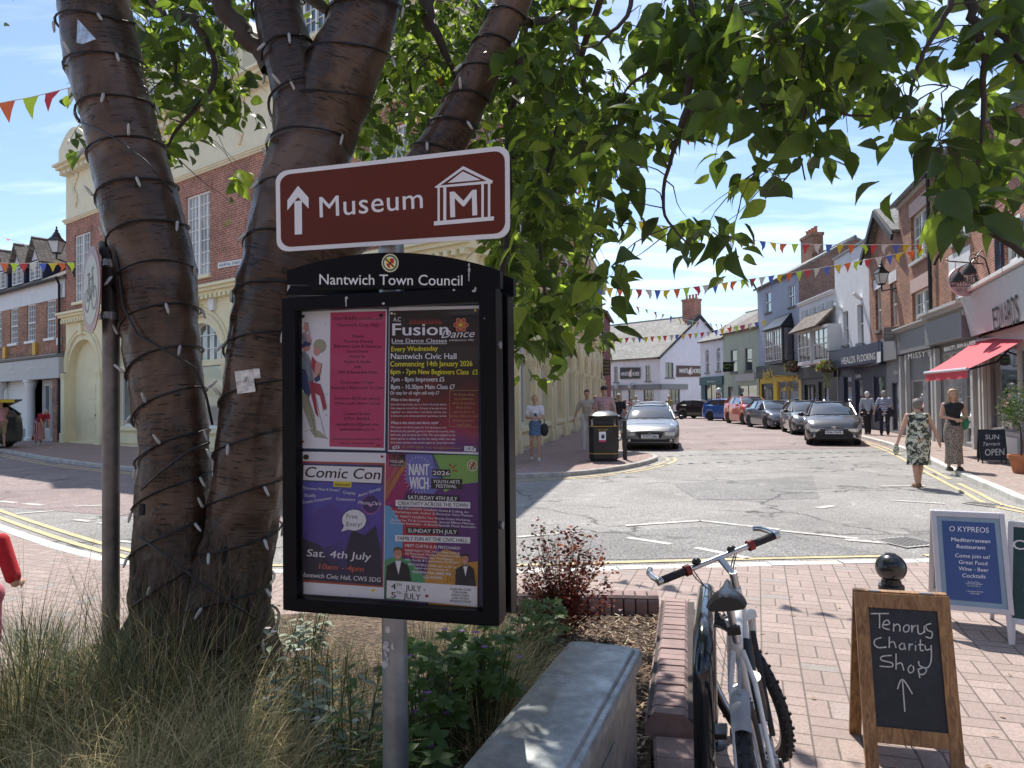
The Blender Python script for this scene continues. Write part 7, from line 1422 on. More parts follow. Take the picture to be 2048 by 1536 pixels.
for k in range(10): D = rnd.uniform(3.4, 4.2); px = rnd.uniform(30, 260); clump((px - 1024) * D / F, D, Zs, 120, .32, .003, (0, 1, 3), rad=.14)
lit = MB()
for k in range(130):
    x, y = rnd.uniform(.2, 6), rnd.uniform(3, 6.5); a = rnd.uniform(0, 6.3)
    if x > 1.15 + (y - 3) * .2: leaf(lit, Vector((x, y, .086)), Vector((math.cos(a), math.sin(a), .08)), Vector((rnd.gauss(0, .2), rnd.gauss(0, .2), 1)), rnd.uniform(.015, .05), rnd.uniform(.008, .022), 0, .1, .3)
tag(lit.build('leaf_litter', chip_m[1], fix=False), 'small dry fallen leaves scattered over the near brick paving', 'leaf litter', kind='stuff')
tag(grass.build('ornamental_grass', GR, fix=False), 'arching green and straw-coloured ornamental grasses filling the planter', 'grass', kind='stuff')
# leafy plants
pgreen = leafmat('herb_green', (.06, .11, .025), (.22, .36, .05), .35); pgrey = pm('herb_grey', (.17, .21, .13), .6, var=.25); stemg = pm('stem_green', (.06, .08, .03), .6); petal = pm('petal_violet', (.12, .03, .22), .5, var=.2); petw = pm('petal_white', (.62, .6, .55), .6)
def herb(label, px, D, H, n, L, mat, kind='ovate', flowers=None, cat='plant', name='leafy_plant', spread=.16):
    X = (px - 1024) * D / F; o = thing(name, label, cat, (X, D, Zs)); g = MB(); sg = MB(); fg = MB()
    for k in range(n):
        a = rnd.uniform(0, 6.283); r_ = spread * math.sqrt(rnd.random()); h = H * rnd.uniform(.45, 1); b0 = Vector((r_ * .3 * math.cos(a), r_ * .3 * math.sin(a), 0)); tp = Vector((r_ * math.cos(a), r_ * math.sin(a), h)); mid = b0.lerp(tp, .5) + Vector((rnd.uniform(-.02, .02), rnd.uniform(-.02, .02), .02)); sg.tube([b0, mid, tp], [.003, .0025, .0015], 5, caps=False)
        if kind == 'palm':
            tilt = Vector((rnd.uniform(-.5, .5), rnd.uniform(-.9, .1), 1)).normalized(); u = tilt.cross(Vector((1, 0, .1))).normalized(); v = tilt.cross(u)
            for q in range(5): an = 1.0 * (q - 2) + rnd.uniform(-.1, .1); d = (u * math.cos(an) + v * math.sin(an)); leaf(g, tp, d, tilt, L * (1 - .1 * abs(q - 2)), L * .42, 0, .2, .15)
        else:
            for q in range(rnd.randint(4, 7)): t_ = .35 + .65 * q / 6; p = b0.lerp(tp, min(1, t_)); an = rnd.uniform(0, 6.283); leaf(g, p, Vector((math.cos(an), math.sin(an), rnd.uniform(-.1, .7))).normalized(), Vector((rnd.uniform(-.3, .3), rnd.uniform(-.3, .3), 1)), L * rnd.uniform(.6, 1.1), L * .3, 0, .35, .2)
        if flowers and rnd.random() < flowers:
            for q in range(5): an = 1.257 * q; leaf(fg, tp + Vector((0, 0, .03)), Vector((math.cos(an), math.sin(an), .25)).normalized(), Vector((0, 0, 1)), .017, .014, 0, .1, .1)
    g.build('foliage', mat, o, 0, fix=False); sg.build('stem', stemg, o, 0, fix=False)
    if fg.f: fg.build('flower', petw if mat is pgrey else petal, o, 0, fix=False)
for i, (px, D, H, lab) in enumerate(((845, 2.62, .52, 'green geranium with violet flowers right beside the galvanised pole'), (915, 2.8, .5, 'leafy geranium with violet flowers in front of the pale arching grass'), (960, 2.95, .46, 'low geranium at the cabinet edge of the planter'))): herb(lab, px, D, H, 60, .055, pgreen, 'palm', .13, name='geranium')
herb('dark green geranium low at the foot of the galvanised pole', 840, 2.45, .3, 26, .075, pgreen, 'palm', .1, name='geranium'); herb('fresh green geranium between the red bush and the cabinet corner', 1065, 3.75, .34, 50, .05, pgreen, 'palm', 0, name='geranium')
for px, D, H, lab in ((560, 3.0, .42, 'grey-leaved plant with small white flowers left of the pole behind the grass'), (640, 2.75, .5, 'tall grey-leaved plant with white flowers in the grass left of the pole'), (705, 2.6, .42, 'grey-leaved plant nearest the left side of the pole'), (540, 3.7, .4, 'sunlit pale-leaved plant just right of the tree base'), (610, 3.9, .3, 'pale-leaved plant under the lower left corner of the notice board')): herb(lab, px, D, H, 12, .09, pgrey, 'ovate', .15)
for px, D, H, lab in ((110, 2.9, .5, 'slim dark green plant poking out of the grass at the far left'), (690, 2.5, .62, 'thin upright green stem with narrow leaves between grass and pole')): herb(lab, px, D, H, 5, .09, pgreen, 'ovate', 0, spread=.06)
# red-leaved bush
X = (1118 - 1024) * 4.25 / F; o = thing('red_bush', 'airy bush with small dark red and orange leaves at the planter corner', 'shrub', (X, 4.25, Zs)); g = MB(); sg = MB()
RB = [leafmat('red_leaf', (.12, .018, .018), (.3, .04, .02), .35), leafmat('orange_leaf', (.35, .08, .02), (.6, .14, .03), .4), leafmat('bronze_leaf', (.07, .04, .02), (.16, .09, .03), .35)]
for k in range(120):
    a = rnd.uniform(0, 6.283); r_ = .30 * math.sqrt(rnd.random()); h = rnd.uniform(.22, .72) * (1 - .8 * r_ * r_ / .06 * .3); tp = Vector((r_ * math.cos(a), r_ * math.sin(a) * .8, h)); m_ = tp * .5 + Vector((0, 0, .03)); P = [m_ * 2 * t * (1 - t) + tp * t * t for t in [j / 6 for j in range(7)]]; sg.tube(P, [.0028, .0025, .002, .0018, .0015, .0012, .001], 4, caps=False)
    for q in range(34):
        p = P[min(6, 2 + q // 6)] + Vector((rnd.gauss(0, .022), rnd.gauss(0, .022), rnd.gauss(0, .025))); an = rnd.uniform(0, 6.283); L = rnd.uniform(.015, .029); leaf(g, p, Vector((math.cos(an), math.sin(an), rnd.uniform(-.5, .5))).normalized(), Vector((rnd.gauss(0, .5), rnd.gauss(0, .5), 1)), L, L * .9, rnd.choice((0, 0, 0, 1, 2) if p.x > -.02 else (0, 0, 2, 2)), .1, .1)
g.build('foliage', RB, o, 0, fix=False); sg.build('stem', pm('red_stem', (.10, .03, .02), .7), o, 0, fix=False)
# ================================================================ CARS
carglass, t, b = newmat('car_glass'); b.inputs['Base Color'].default_value = (.03, .04, .045, 1); b.inputs['Roughness'].default_value = .04; b.inputs['IOR'].default_value = 1.8; b.inputs['Coat Weight'].default_value = 1
tyre = pm('tyre', (.02, .02, .021), .8, var=.2, bmp=.1); alloy = pm('alloy', (.42, .43, .45), .3, .8, var=.1, bmp=0); chrome = flat('chrome', (.7, .7, .72), .12, 1.0); lampg = pm('headlamp_glass', (.55, .56, .57), .08, .5, var=.3, scale=12, bmp=0, coat=1); tail = pm('tail_lamp', (.45, .02, .015), .2, coat=1, bmp=0); amb = flat('plate_yellow', (.75, .55, .05), .4)
def interp(P, f):
    for (a, x), (b_, y) in zip(P, P[1:]):
        if f <= b_: t = (f - a) / (b_ - a) if b_ > a else 0; t = t * t * (3 - 2 * t) * .5 + t * .5; return x + (y - x) * t
    return P[-1][1]
def car(label, col, loc, fwd, L=4.5, W=1.82, H=1.45, kind='hatch', plate='', brand=None, group=None, metal=.5, boot=False, rails=False, black_low=False):
    a = math.atan2(fwd[1], fwd[0]); o = thing('parked_car', label, 'car', loc, a, group or 'cars parked along the street')
    paint = pm('paint_' + ''.join(str(int(c * 99)) for c in col), col, .28, metal, var=.06, bmp=0, coat=1.0); k = H / 1.45
    hood = {'saloon': [(0, .60), (.03, .70), (.1, .80), (.28, .97), (.5, 1.0), (.8, 1.03), (.97, 1.0), (1, .86)], 'hatch': [(0, .58), (.03, .70), (.1, .84), (.24, .98), (.5, 1.0), (.85, 1.06), (.96, 1.06), (1, .86)], 'suv': [(0, .66), (.03, .84), (.1, .95), (.25, 1.05), (.5, 1.06), (.9, 1.10), (.97, 1.1), (1, .9)]}[kind]
    gh = {'saloon': (.27, .42, .70, .86), 'hatch': (.23, .40, .80, .95), 'suv': (.24, .38, .88, .97)}[kind]
    X = lambda f: L / 2 - f * L
    def wd(f): r = 1 - .17 * max(0, 1 - f / .09) ** 2 - .10 * max(0, (f - .93) / .07) ** 2; return W / 2 * r
    axf, axr, Rw = .185, .80, .325 * (1.06 if kind == 'suv' else 1); zt = lambda f: interp(hood, f) * k
    def zb(f):
        z = .20 + .05 * max(0, 1 - f / .06) + .05 * max(0, (f - .95) / .05)
        for ax in (axf, axr):
            dx = abs(f - ax) * L
            if dx < Rw + .055: z = max(z, Rw + math.sqrt((Rw + .055) ** 2 - dx * dx))
        return z
    fs_ = sorted({0, .01, .03, .06, .09, *[i / 30 for i in range(3, 30)], .93, .97, .99, 1, *[ax + s * (Rw + .056) / L * q for ax in (axf, axr) for s in (-1, 1) for q in (0, .35, .6, .8, .92, .99, 1.0)]})
    sec = lambda f: [(wd(f) * .93, zb(f)), (wd(f) * .985, zb(f) + .14 * (zt(f) - zb(f))), (wd(f), zb(f) + .4 * (zt(f) - zb(f))), (wd(f) * .995, zb(f) + .66 * (zt(f) - zb(f))), (wd(f) * .965, zb(f) + .88 * (zt(f) - zb(f))), (wd(f) * .90, zt(f)), (wd(f) * .7, zt(f) + .022), (wd(f) * .35, zt(f) + .035), (0, zt(f) + .04)]
    g = MB(); n = 0; vs = []
    for f in fs_:
        s = sec(f); row = [(X(f), -y, z) for y, z in s] + [(X(f), y, z) for y, z in s[-2::-1]]; n = len(row); vs += row
    g.add(vs, [(i * n + j, i * n + j + 1, (i + 1) * n + j + 1, (i + 1) * n + j) for i in range(len(fs_) - 1) for j in range(n - 1)] + [tuple(range(n)), tuple(range(len(vs) - n, len(vs)))[::-1]])
    body = g.build('body', paint, o, 38); g = MB(); g.box(-L / 2 + .15, -W / 2 + .22, .17, L / 2 - .15, W / 2 - .22, .6); 
    for ax in (axf, axr): g.box(X(ax) - .36, -W / 2 + .06, .35, X(ax) + .36, W / 2 - .06, .72)
    g.build('underbody', blk_dull, o)
    f0, f1, f2, f3 = gh; rz = H * .985; wl = W / 2
    stn = [(f0, zt(f0) + .03, .84), (f0 + (f1 - f0) * .5, zt(f0) + (rz - zt(f0)) * .56, .78), (f1, rz - .03, .70), (f1 + .06, rz, .68), ((f1 + f2) / 2, rz + .015, .67), (f2, rz - .02, .66), (f3, zt(f3) + .02, .74)]
    vs = []; n = 7
    for f, z, q in stn:
        wb = wl * .90 if f0 < f < f3 else wl * q; zbel = min(zt(f), z - .005)
        vs += [(X(f), -wb, zbel), (X(f), -wl * q - .02 * 0, z - .03 * 1), (X(f), -wl * q * .8, z + .01), (X(f), 0, z + .03), (X(f), wl * q * .8, z + .01), (X(f), wl * q, z - .03), (X(f), wb, zbel)]
    g = MB(); g.add(vs, [(i * n + j, i * n + j + 1, (i + 1) * n + j + 1, (i + 1) * n + j) for i in range(len(stn) - 1) for j in range(n - 1)]); g.build('glazing', carglass, o, 30)
    g = MB(); R0 = stn[2:6]; vs = []
    for f, z, q in R0: vs += [(X(f), -wl * q - .012, z - .045), (X(f), -wl * q * .8, z + .022), (X(f), 0, z + .042), (X(f), wl * q * .8, z + .022), (X(f), wl * q + .012, z - .045)]
    g.add(vs, [(i * 5 + j, i * 5 + j + 1, (i + 1) * 5 + j + 1, (i + 1) * 5 + j) for i in range(3) for j in range(4)]); roof = g.build('roof', paint, o, 40)
    for s in (-1, 1):
        g = MB(); P = [(X(f), s * (wl * q + .004), z - .02) for f, z, q in stn[:3]]; P[0] = (X(f0) + .03, s * wl * .88, zt(f0) + .0); g.tube(P, [.04, .032, .03], 8); g.tube([(X(f2) - .0, s * wl * .665, rz - .04), (X((f2 + f3) / 2), s * wl * .76, (rz + zt(f3)) / 2), (X(f3) - .02, s * wl * .84, zt(f3))], [.04, .05, .07], 8); fm = (f0 + f3) / 2; g.tube([(X(fm) + .0, s * wl * .9, zt(fm)), (X(fm) - .05, s * (wl * .68 + .01), rz - .03)], .025, 6); g.build('pillar', paint, o, 40)
        mr = MB(); mx_ = X(f0 + .05); mr.ball((mx_, s * (wl + .11), 1.02 * k), .07, .10, .075, 12, 8); mr.tube([(mx_, s * wl * .88, .98 * k), (mx_, s * (wl + .06), 1.0 * k)], .025, 6); mr.build('door_mirror', blk if kind != 'suv' else paint, o, 50)
        for ax in (axf, axr):
            wc = Vector((X(ax), s * (wl - .125), Rw)); g = MB(); g.lathe((0, 0, 0), [(Rw - .12, -.1), (Rw - .02, -.1), (Rw, -.07), (Rw, .07), (Rw - .02, .1), (Rw - .11, .1), (Rw - .12, .07)], 28); g.v = [tuple(wc + Vector((p[0], p[2], p[1]))) for p in g.v]; wh = g.build('wheel', tyre, o, 40)
            g = MB(); g.lathe((0, 0, 0), [(Rw - .105, .05), (Rw - .105, .085), (Rw - .13, .085), (Rw - .14, .04), (.02, .03)], 24)
            for q in range(5): an = 2 * math.pi * q / 5; g.bar((0, 0, .07), (math.cos(an) * (Rw - .12), math.sin(an) * (Rw - .12), .08), .055, .02)
            g.ball((0, 0, .075), .05, .05, .02, 10, 5); g.v = [tuple(wc + Vector((p[0], s * p[2], p[1]))) for p in g.v]; g.build('rim', alloy, wh, 40)
        # lamps: surface patches wrapping the corner
        def patch(fa, fb, va, vb, nm, m, off=.008, par=None):
            gg = MB(); F_ = [fa + (fb - fa) * i / 5 for i in range(6)]; vs = []
            for f in F_:
                for v in (va, (va + vb) / 2, vb): z = zb(f) + v * (zt(f) - zb(f)); y = interp([(0, .93), (.14, .985), (.4, 1), (.66, .995), (.88, .965), (1, .9)], v) * wd(f) + off; vs.append((X(f) + off, s * y, z))
            gg.add(vs, [(i * 3 + j, i * 3 + j + 1, (i + 1) * 3 + j + 1, (i + 1) * 3 + j) for i in range(5) for j in range(2)]); return gg.build(nm, m, par or o, 30, fix=True)
        patch(0, .075, .68, .97, 'headlight', lampg); patch(.95, 1.0, .62, .92, 'tail_light', tail)
        g = MB(); y0, y1 = .50 * W / 2, .83 * W / 2; zf = zt(0); g.box(L / 2 + .001, min(s * y0, s * y1), zf - .12, L / 2 + .012, max(s * y0, s * y1), zf - .01); g.build('headlight', lampg, o, bevel=.004)
        g = MB(); g.box(L / 2 + .001, min(s * .55 * W / 2, s * .8 * W / 2), .27, L / 2 + .01, max(s * .55 * W / 2, s * .8 * W / 2), .38); fl_ = g.build('fog_light', blk, o, bevel=.004); g = MB(); g.ball((L / 2 + .01, s * .7 * W / 2, .325), .015, .045, .045, 10, 6); g.build('fog_lamp', lampg, fl_)
    zf = zt(0); gw = .46 * W / 2
    g = MB(); g.slab([(L / 2 + .012, -gw, zf - .01), (L / 2 + .012, -gw * .8, zf - .2), (L / 2 + .012, gw * .8, zf - .2), (L / 2 + .012, gw, zf - .01)][::-1], .01); gr_ = g.build('grille', blk, o)
    g = MB(); g.slab([(L / 2 + .012, -W * .36, .27), (L / 2 + .012, W * .36, .27), (L / 2 + .012, W * .3, .36), (L / 2 + .012, -W * .3, .36)], .01); g.build('lower_intake', blk_dull, o)
    if brand == 'ring':
        g = MB(); g.ring((L / 2 + .02, 0, zf - .1), .055, .009, 'x', 24, 6); g.bar((L / 2 + .018, -gw * .62, zf - .18), (L / 2 + .018, gw * .45, zf - .02), .006, .014); g.build('badge', chrome, gr_, 40)
        g = MB(); g.box(L / 2 + .02, -.045, zf - .108, L / 2 + .024, .045, zf - .09); g.build('badge_bar', navy, gr_)
    elif brand == 'ovals':
        g = MB()
        for ry, rz_, dz in ((.075, .05, 0), (.04, .022, .022), (.022, .045, 0)):
            g.tube([(L / 2 + .022, ry * math.cos(q), zf + .02 + dz + rz_ * math.sin(q)) for q in [2 * math.pi * j / 20 for j in range(20)]], .006, 5, close=True)
        for s in (-1, 1): g.tube([(L / 2 + .018, 0, zf - .06), (L / 2 + .012, s * .45, zf - .0)], .012, 6); g.tube([(L / 2 - .02, s * W * .36, zf - .12), (L / 2 + .015, s * W * .33, zf - .25), (L / 2 + .012, s * W * .40, .25)], .011, 6)
        g.build('badge', chrome, gr_, 40); g = MB(); g.slab([(L / 2 + .013, -W * .38, .26), (L / 2 + .013, W * .38, .26), (L / 2 + .013, W * .28, .5), (L / 2 + .013, -W * .28, .5)], .01); g.build('air_intake', blk_dull, o)
    if plate:
        g = MB(); g.box(L / 2 + .014, -.27, .40, L / 2 + .024, .27, .51); pl_ = g.build('number_plate', pw, o, bevel=.002); vs, fs = text2d(plate, 0, 0); w0 = min(v[0] for v in vs); w1_ = max(v[0] for v in vs); g = MB()
        for dy in (0, .006): g.add([(L / 2 + .0265 + dy * .05, -.235 + (v[0] - w0) / (w1_ - w0) * .46 + dy, .42 + v[1] * .1) for v in vs], fs)
        g.build('plate_lettering', pk, pl_, fix=False)
    if rails:
        for s in (-1, 1): g = MB(); g.tube([(X(f1 + .03), s * wl * .62, rz), (X(f1 + .06), s * wl * .64, rz + .07), (X(f2 - .06), s * wl * .62, rz + .07), (X(f2 - .01), s * wl * .6, rz)], .018, 6); g.build('roof_rail', alloy, roof, 40)
    if black_low: pass
    g = MB(); g.bar((X(f0) + .05, -.25, zt(f0) + .045), (X(f0) + .12, .45, zt(f0) + .06), .012, .012); g.bar((X(f0) + .05, .25, zt(f0) + .045), (X(f0) + .12, -.5, zt(f0) + .06), .012, .012); g.build('wiper', blk_dull, o)
    if boot:
        g = MB(); p0 = (X(f2), rz); g.slab([(X(f2), -.6, rz), (X(f2), .6, rz), (X(f2) - .95, .55, rz + .22), (X(f2) - .95, -.55, rz + .22)], .05); tg = g.build('tailgate', paint, o, bevel=.01)
        g = MB(); g.box(X(f2) - .9, -.26, rz + .165, X(f2) - .8, .26, rz + .18); g.slab([(X(f2) - .955, -.26, rz + .10), (X(f2) - .955, .26, rz + .10), (X(f2) - .955, .26, rz + .21), (X(f2) - .955, -.26, rz + .21)], .01); g.build('number_plate', amb, tg)
        g = MB(); g.box(-L / 2 - .01, -.55, .7, -L / 2 + .02, .55, 1.15); g.build('boot_opening', blk_dull, o)
    return o
def Gd(px, D): return (px - 1024) * D / F
car('grey saloon with a ring badge parked beside the litter bin', (.17, .175, .18), (4.83, 24.9, 0), (-.20, -.98), 4.75, 1.86, 1.44, 'saloon', 'YM75 OBN', 'ring')
car('silver car directly behind the grey saloon near the pub', (.5, .52, .53), (6.15, 31.2, 0), (-.22, -.98), 4.4, 1.82, 1.5, 'hatch')
car('dark charcoal hatchback at the head of the parked row, chrome edged front', (.07, .068, .072), (11.45, 25.6, 0), (-.36, -.93), 4.1, 1.75, 1.47, 'hatch', 'PE66 DWR', 'ovals')
car('dark grey hatchback second in the right-hand parked row', (.10, .11, .12), (13.3, 32.2, 0), (-.22, -.97), 4.1, 1.76, 1.46, 'hatch')
car('slate blue hatchback third in the right-hand parked row', (.10, .12, .16), (13.9, 38.0, 0), (.0, -1), 4.2, 1.78, 1.46, 'hatch')
car('orange-red estate car with silver roof rails in the parked row', (.55, .07, .03), (14.6, 44.0, 0), (.02, -1), 4.4, 1.8, 1.68, 'suv', rails=True, metal=.1)
car('bright blue hatchback parked between the red and the black car', (.03, .12, .42), (15.3, 50.0, 0), (.50, -.86), 3.8, 1.7, 1.55, 'hatch', metal=.2)
car('small black car furthest away, in front of the teal shop', (.025, .026, .028), (14.9, 56.0, 0), (.68, -.73), 3.9, 1.7, 1.5, 'hatch', metal=.2)
car('black car with its boot open at the left picture edge', (.012, .012, .014), (-20.95, 27.2, .1), (-.9, .42), 4.4, 1.82, 1.62, 'suv', boot=True, metal=.1)
# ================================================================ PEOPLE
skin = pm('skin', (.52, .30, .21), .55, var=.08, scale=10, bmp=0); skin2 = pm('skin_tanned', (.42, .22, .14), .5, var=.08, bmp=0)
def cloth(name, col, var=.12): return pm('cloth_' + name, col, .85, var=var, scale=14, bmp=.3, bscale=90, bdist=.006)
def remesh(g, name, m, parent, vox=.014, it=3):
    me = bpy.data.meshes.new('t'); me.from_pydata(g.v, [], g.f); o = bpy.data.objects.new('t', me); COL.objects.link(o); r = o.modifiers.new('r', 'REMESH'); r.mode = 'VOXEL'; r.voxel_size = vox; s = o.modifiers.new('s', 'SMOOTH'); s.iterations = it; s.factor = .5
    dg = bpy.context.evaluated_depsgraph_get(); dg.update(); nm = bpy.data.meshes.new_from_object(o.evaluated_get(dg)); nm.name = name; nm.materials.clear(); nm.materials.append(m); nm.polygons.foreach_set('use_smooth', [True] * len(nm.polygons)); bpy.data.objects.remove(o); bpy.data.meshes.remove(me)
    n = bpy.data.objects.new(name, nm); COL.objects.link(n); n.parent = parent; return n
def cap(g, a, b_, ra, rb, sy=1.0):
    a, b_ = Vector(a), Vector(b_); g.ball(a, ra, ra * sy, ra, 12, 8); g.ball(b_, rb, rb * sy, rb, 12, 8); g.cyl(a, b_, ra * .98, rb * .98, 12)
def person(label, loc, face, h=1.7, wide=1.0, top=None, bottom=None, hair=('short', (.05, .03, .02)), arms=None, legs=None, shoes=(.04, .04, .04), skinm=None, extras=None, vox=.014, bend=0, sleeves=True, cat='person', group=None):
    """local: faces -y. arms: {side:(elbow,wrist)}; legs: {side:(knee,ankle)}"""
    sm_ = skinm or skin; s = h / 1.7; o = thing('person', label, cat, loc, face, group); V = lambda x, y, z: Vector((x * s, y * s, z * s))
    J = dict(pel=V(0, 0, .93), wai=V(0, .0, 1.06), che=V(0, 0, 1.27), nek=V(0, .01, 1.44), hd=V(0, -.015, 1.585)); shw = .175 * (.9 + .1 * wide)
    for sd, sg in (('l', 1), ('r', -1)): J['s' + sd] = V(sg * shw, 0, 1.375); J['h' + sd] = V(sg * .085 * wide, 0, .90)
    if bend:
        Rb = Matrix.Rotation(bend, 4, 'X'); pv = J['pel'].copy()
        for k in ('wai', 'che', 'nek', 'hd', 'sl', 'sr'): J[k] = pv + (Rb @ (J[k] - pv))
    A = dict(l=(V(.225, .01, 1.10), V(.245, -.05, .87)), r=(V(-.225, .01, 1.10), V(-.245, -.05, .87)))
    if arms: 
        for k, v in arms.items(): A[k] = tuple(V(*p) for p in v)
    Lg = dict(l=(V(.095, -.02, .50), V(.10, .02, .085)), r=(V(-.095, -.02, .50), V(-.10, .02, .085)))
    if legs:
        for k, v in legs.items(): Lg[k] = tuple(V(*p) for p in v)
    w = wide; g = MB(); cap(g, J['pel'] + V(.03, 0, 0), J['pel'] - V(.03, 0, 0), .125 * s * w, .125 * s * w, .8); cap(g, J['pel'], J['wai'], .13 * s * w, .112 * s * w, .8); cap(g, J['wai'], J['che'], .112 * s * w, .13 * s * w, .78); cap(g, J['sl'].lerp(J['che'], .3), J['sr'].lerp(J['che'], .3), .075 * s, .075 * s); cap(g, J['che'], J['nek'], .10 * s, .055 * s)
    cap(g, J['nek'], J['hd'] - V(0, 0, .05), .05 * s, .052 * s); hd = J['hd']; g.ball(hd + V(0, .008, .02), .074 * s, .092 * s, .10 * s, 16, 12); g.ball(hd + V(0, -.03, -.04), .052 * s, .055 * s, .06 * s, 12, 8); g.ball(hd + V(0, -.092, -.012), .013 * s, .018 * s, .022 * s, 8, 6)
    for sg in (-1, 1): g.ball(hd + V(sg * .077, .005, -.005), .012 * s, .02 * s, .03 * s, 8, 6)
    for sd in 'lr':
        e, wr = A[sd]; cap(g, J['s' + sd], e, .052 * s * (.85 + .15 * w), .038 * s); cap(g, e, wr, .038 * s, .025 * s); d = (wr - e).normalized(); sgn = 1 if sd == 'l' else -1; fwd = Vector((0, -1, 0)); sid = d.cross(Vector((sgn, 0, 0))); sid = sid.normalized() if sid.length > .1 else Vector((0, -1, 0))
        pc_ = wr + d * .05 * s; cap(g, wr, pc_ + d * .02 * s, .024 * s, .030 * s); 
        for q in range(4): b0 = pc_ + d * .025 * s + sid * (.027 - .018 * q) * s; l_ = (.062, .07, .066, .05)[q] * s; m_ = b0 + d * l_ * .55 - Vector((sgn * .006, 0, 0)); g.tube([b0, m_, b0 + d * l_ - Vector((sgn * .02, 0, 0))], [.0095 * s, .009 * s, .007 * s], 8)
        g.tube([wr + d * .02 * s + sid * .02 * s, pc_ + sid * .05 * s, pc_ + sid * .055 * s + d * .03 * s], [.011 * s, .010 * s, .008 * s], 8)
        kn, an = Lg[sd]; cap(g, J['h' + sd], kn, .085 * s * (.8 + .2 * w), .052 * s); cap(g, kn, an, .052 * s, .034 * s); g.ball(kn.lerp(an, .28) + V(0, .012, 0), .05 * s, .055 * s, .11 * s, 10, 8)
        g.ball(an + V(0, -.05, -.04), .038 * s, .10 * s, .035 * s, 10, 8)
    remesh(g, 'body', sm_, o, vox)
    # shoes
    for sd in 'lr':
        an = Lg[sd][1]; g = MB(); g.ball(an + V(0, -.05, -.045), .046 * s, .125 * s, .045 * s, 12, 8); g.box(*(an + V(-.042, -.165, -.088)), *(an + V(.042, .065, -.065))); g.build('shoe', pm('shoe_%d' % int(shoes[0] * 100), shoes, .6), o, 50)
    # clothes
    if top:
        m_, sl = top; g = MB(); i = .012 * s
        cap(g, J['pel'] + V(0, 0, .01), J['wai'], .135 * s * w + i, .118 * s * w + i, .84); cap(g, J['wai'], J['che'], .118 * s * w + i, .135 * s * w + i, .82); cap(g, J['sl'].lerp(J['che'], .3), J['sr'].lerp(J['che'], .3), .078 * s + i, .078 * s + i); cap(g, J['che'], J['nek'] - V(0, 0, .045), .105 * s, .06 * s)
        if sl:
            for sd in 'lr': e, wr = A[sd]; q = J['s' + sd].lerp(e, min(1, sl)); cap(g, J['s' + sd], q, .062 * s + i * .4, .058 * s + i * .4); 
            if sl > 1:
                for sd in 'lr': e, wr = A[sd]; cap(g, e, e.lerp(wr, sl - 1), .05 * s + i * .3, .04 * s + i * .3)
        remesh(g, 'top', m_, o, vox)
    if bottom:
        kind, m_ = bottom[:2]; ln = bottom[2] if len(bottom) > 2 else 1; i = .014 * s
        if kind == 'trousers':
            g = MB(); cap(g, J['hl'] + V(0, 0, .04), J['hr'] + V(0, 0, .04), .115 * s * w + i * .5, .115 * s * w + i * .5, .9); cap(g, J['pel'], J['wai'] - V(0, 0, .05), .135 * s * w, .122 * s * w, .84)
            for sd in 'lr':
                kn, an = Lg[sd]
                if ln >= 1: cap(g, J['h' + sd], kn, .095 * s * (.8 + .2 * w) + i * .5, .076 * s); cap(g, kn, kn.lerp(an, min(.97, ln - .02)), .076 * s, .064 * s)
                else: cap(g, J['h' + sd], J['h' + sd].lerp(kn, ln), .094 * s * (.8 + .2 * w) + i * .6, .080 * s + i * .5)
            remesh(g, 'trousers' if ln >= 1 else 'shorts', m_, o, vox)
        else:
            zt_, zb_, r0, r1 = bottom[2:6]; fl = bottom[6] if len(bottom) > 6 else 9; g = MB(); n = 40; L_ = 9; vs = []; base = J['pel'].lerp(J['wai'], .5)
            for k in range(L_):
                t = k / (L_ - 1); z = zt_ + (zb_ - zt_) * t; r_ = r0 + (r1 - r0) * (t ** .8) + (.045 * math.sin(math.pi * min(1, t * 1.7)) if kind == 'skirt' else .035 * math.sin(math.pi * min(1, t * 1.4)))
                for j in range(n): a = 2 * math.pi * j / n; rr = r_ * (1 + .05 * t * math.sin(fl * a + 1)); vs.append((rr * math.cos(a) * s * w, (rr * .82 * math.sin(a) + (base.y / s if bend else 0) * (1 - t)) * s, z * s))
            g.add(vs, [(k * n + j, k * n + (j + 1) % n, (k + 1) * n + (j + 1) % n, (k + 1) * n + j) for k in range(L_ - 1) for j in range(n)] + [tuple(range(n))]); g.build('skirt', m_, o, 60)
    # hair
    if hair:
        st2, hc = hair; hm = pm('hair_' + ''.join(str(int(c * 99)) for c in hc), hc, .65, var=.35, scale=60, bmp=.6, bscale=200); g = MB(); g.ball(hd + V(0, .028, .045), .083 * s, .088 * s, .088 * s, 16, 12); g.ball(hd + V(0, -.03, .085), .066 * s, .05 * s, .035 * s, 12, 8)
        if st2 == 'full': g.ball(hd + V(0, .035, .02), .095 * s, .095 * s, .105 * s, 16, 12)
        if st2 == 'long':
            for sg in (-1, 1): cap(g, hd + V(sg * .06, .02, .02), J['nek'] + V(sg * .085, -.02, -.10), .04 * s, .03 * s)
            cap(g, hd + V(0, .05, 0), J['nek'] + V(0, .07, -.05), .07 * s, .06 * s)
        if st2 == 'bun': g.ball(hd + V(0, .045, .13), .035 * s, .035 * s, .03 * s)
        remesh(g, 'hair', hm, o, .012, 2)
    # face: eyes and mouth
    g = MB()
    for sg in (-1, 1): g.ball(hd + V(sg * .03, -.078, .008), .011 * s, .008 * s, .007 * s, 8, 6)
    g.ball(hd + V(0, -.082, -.052), .02 * s, .006 * s, .005 * s, 8, 6); g.build('face', pm('face_dark', (.09, .04, .035), .5), o, 50)
    if extras: extras(o, J, A, Lg, s, V)
    return o
def face_to(dx, dy): return math.atan2(dy, dx) + math.pi / 2      # local -y points along (dx,dy)
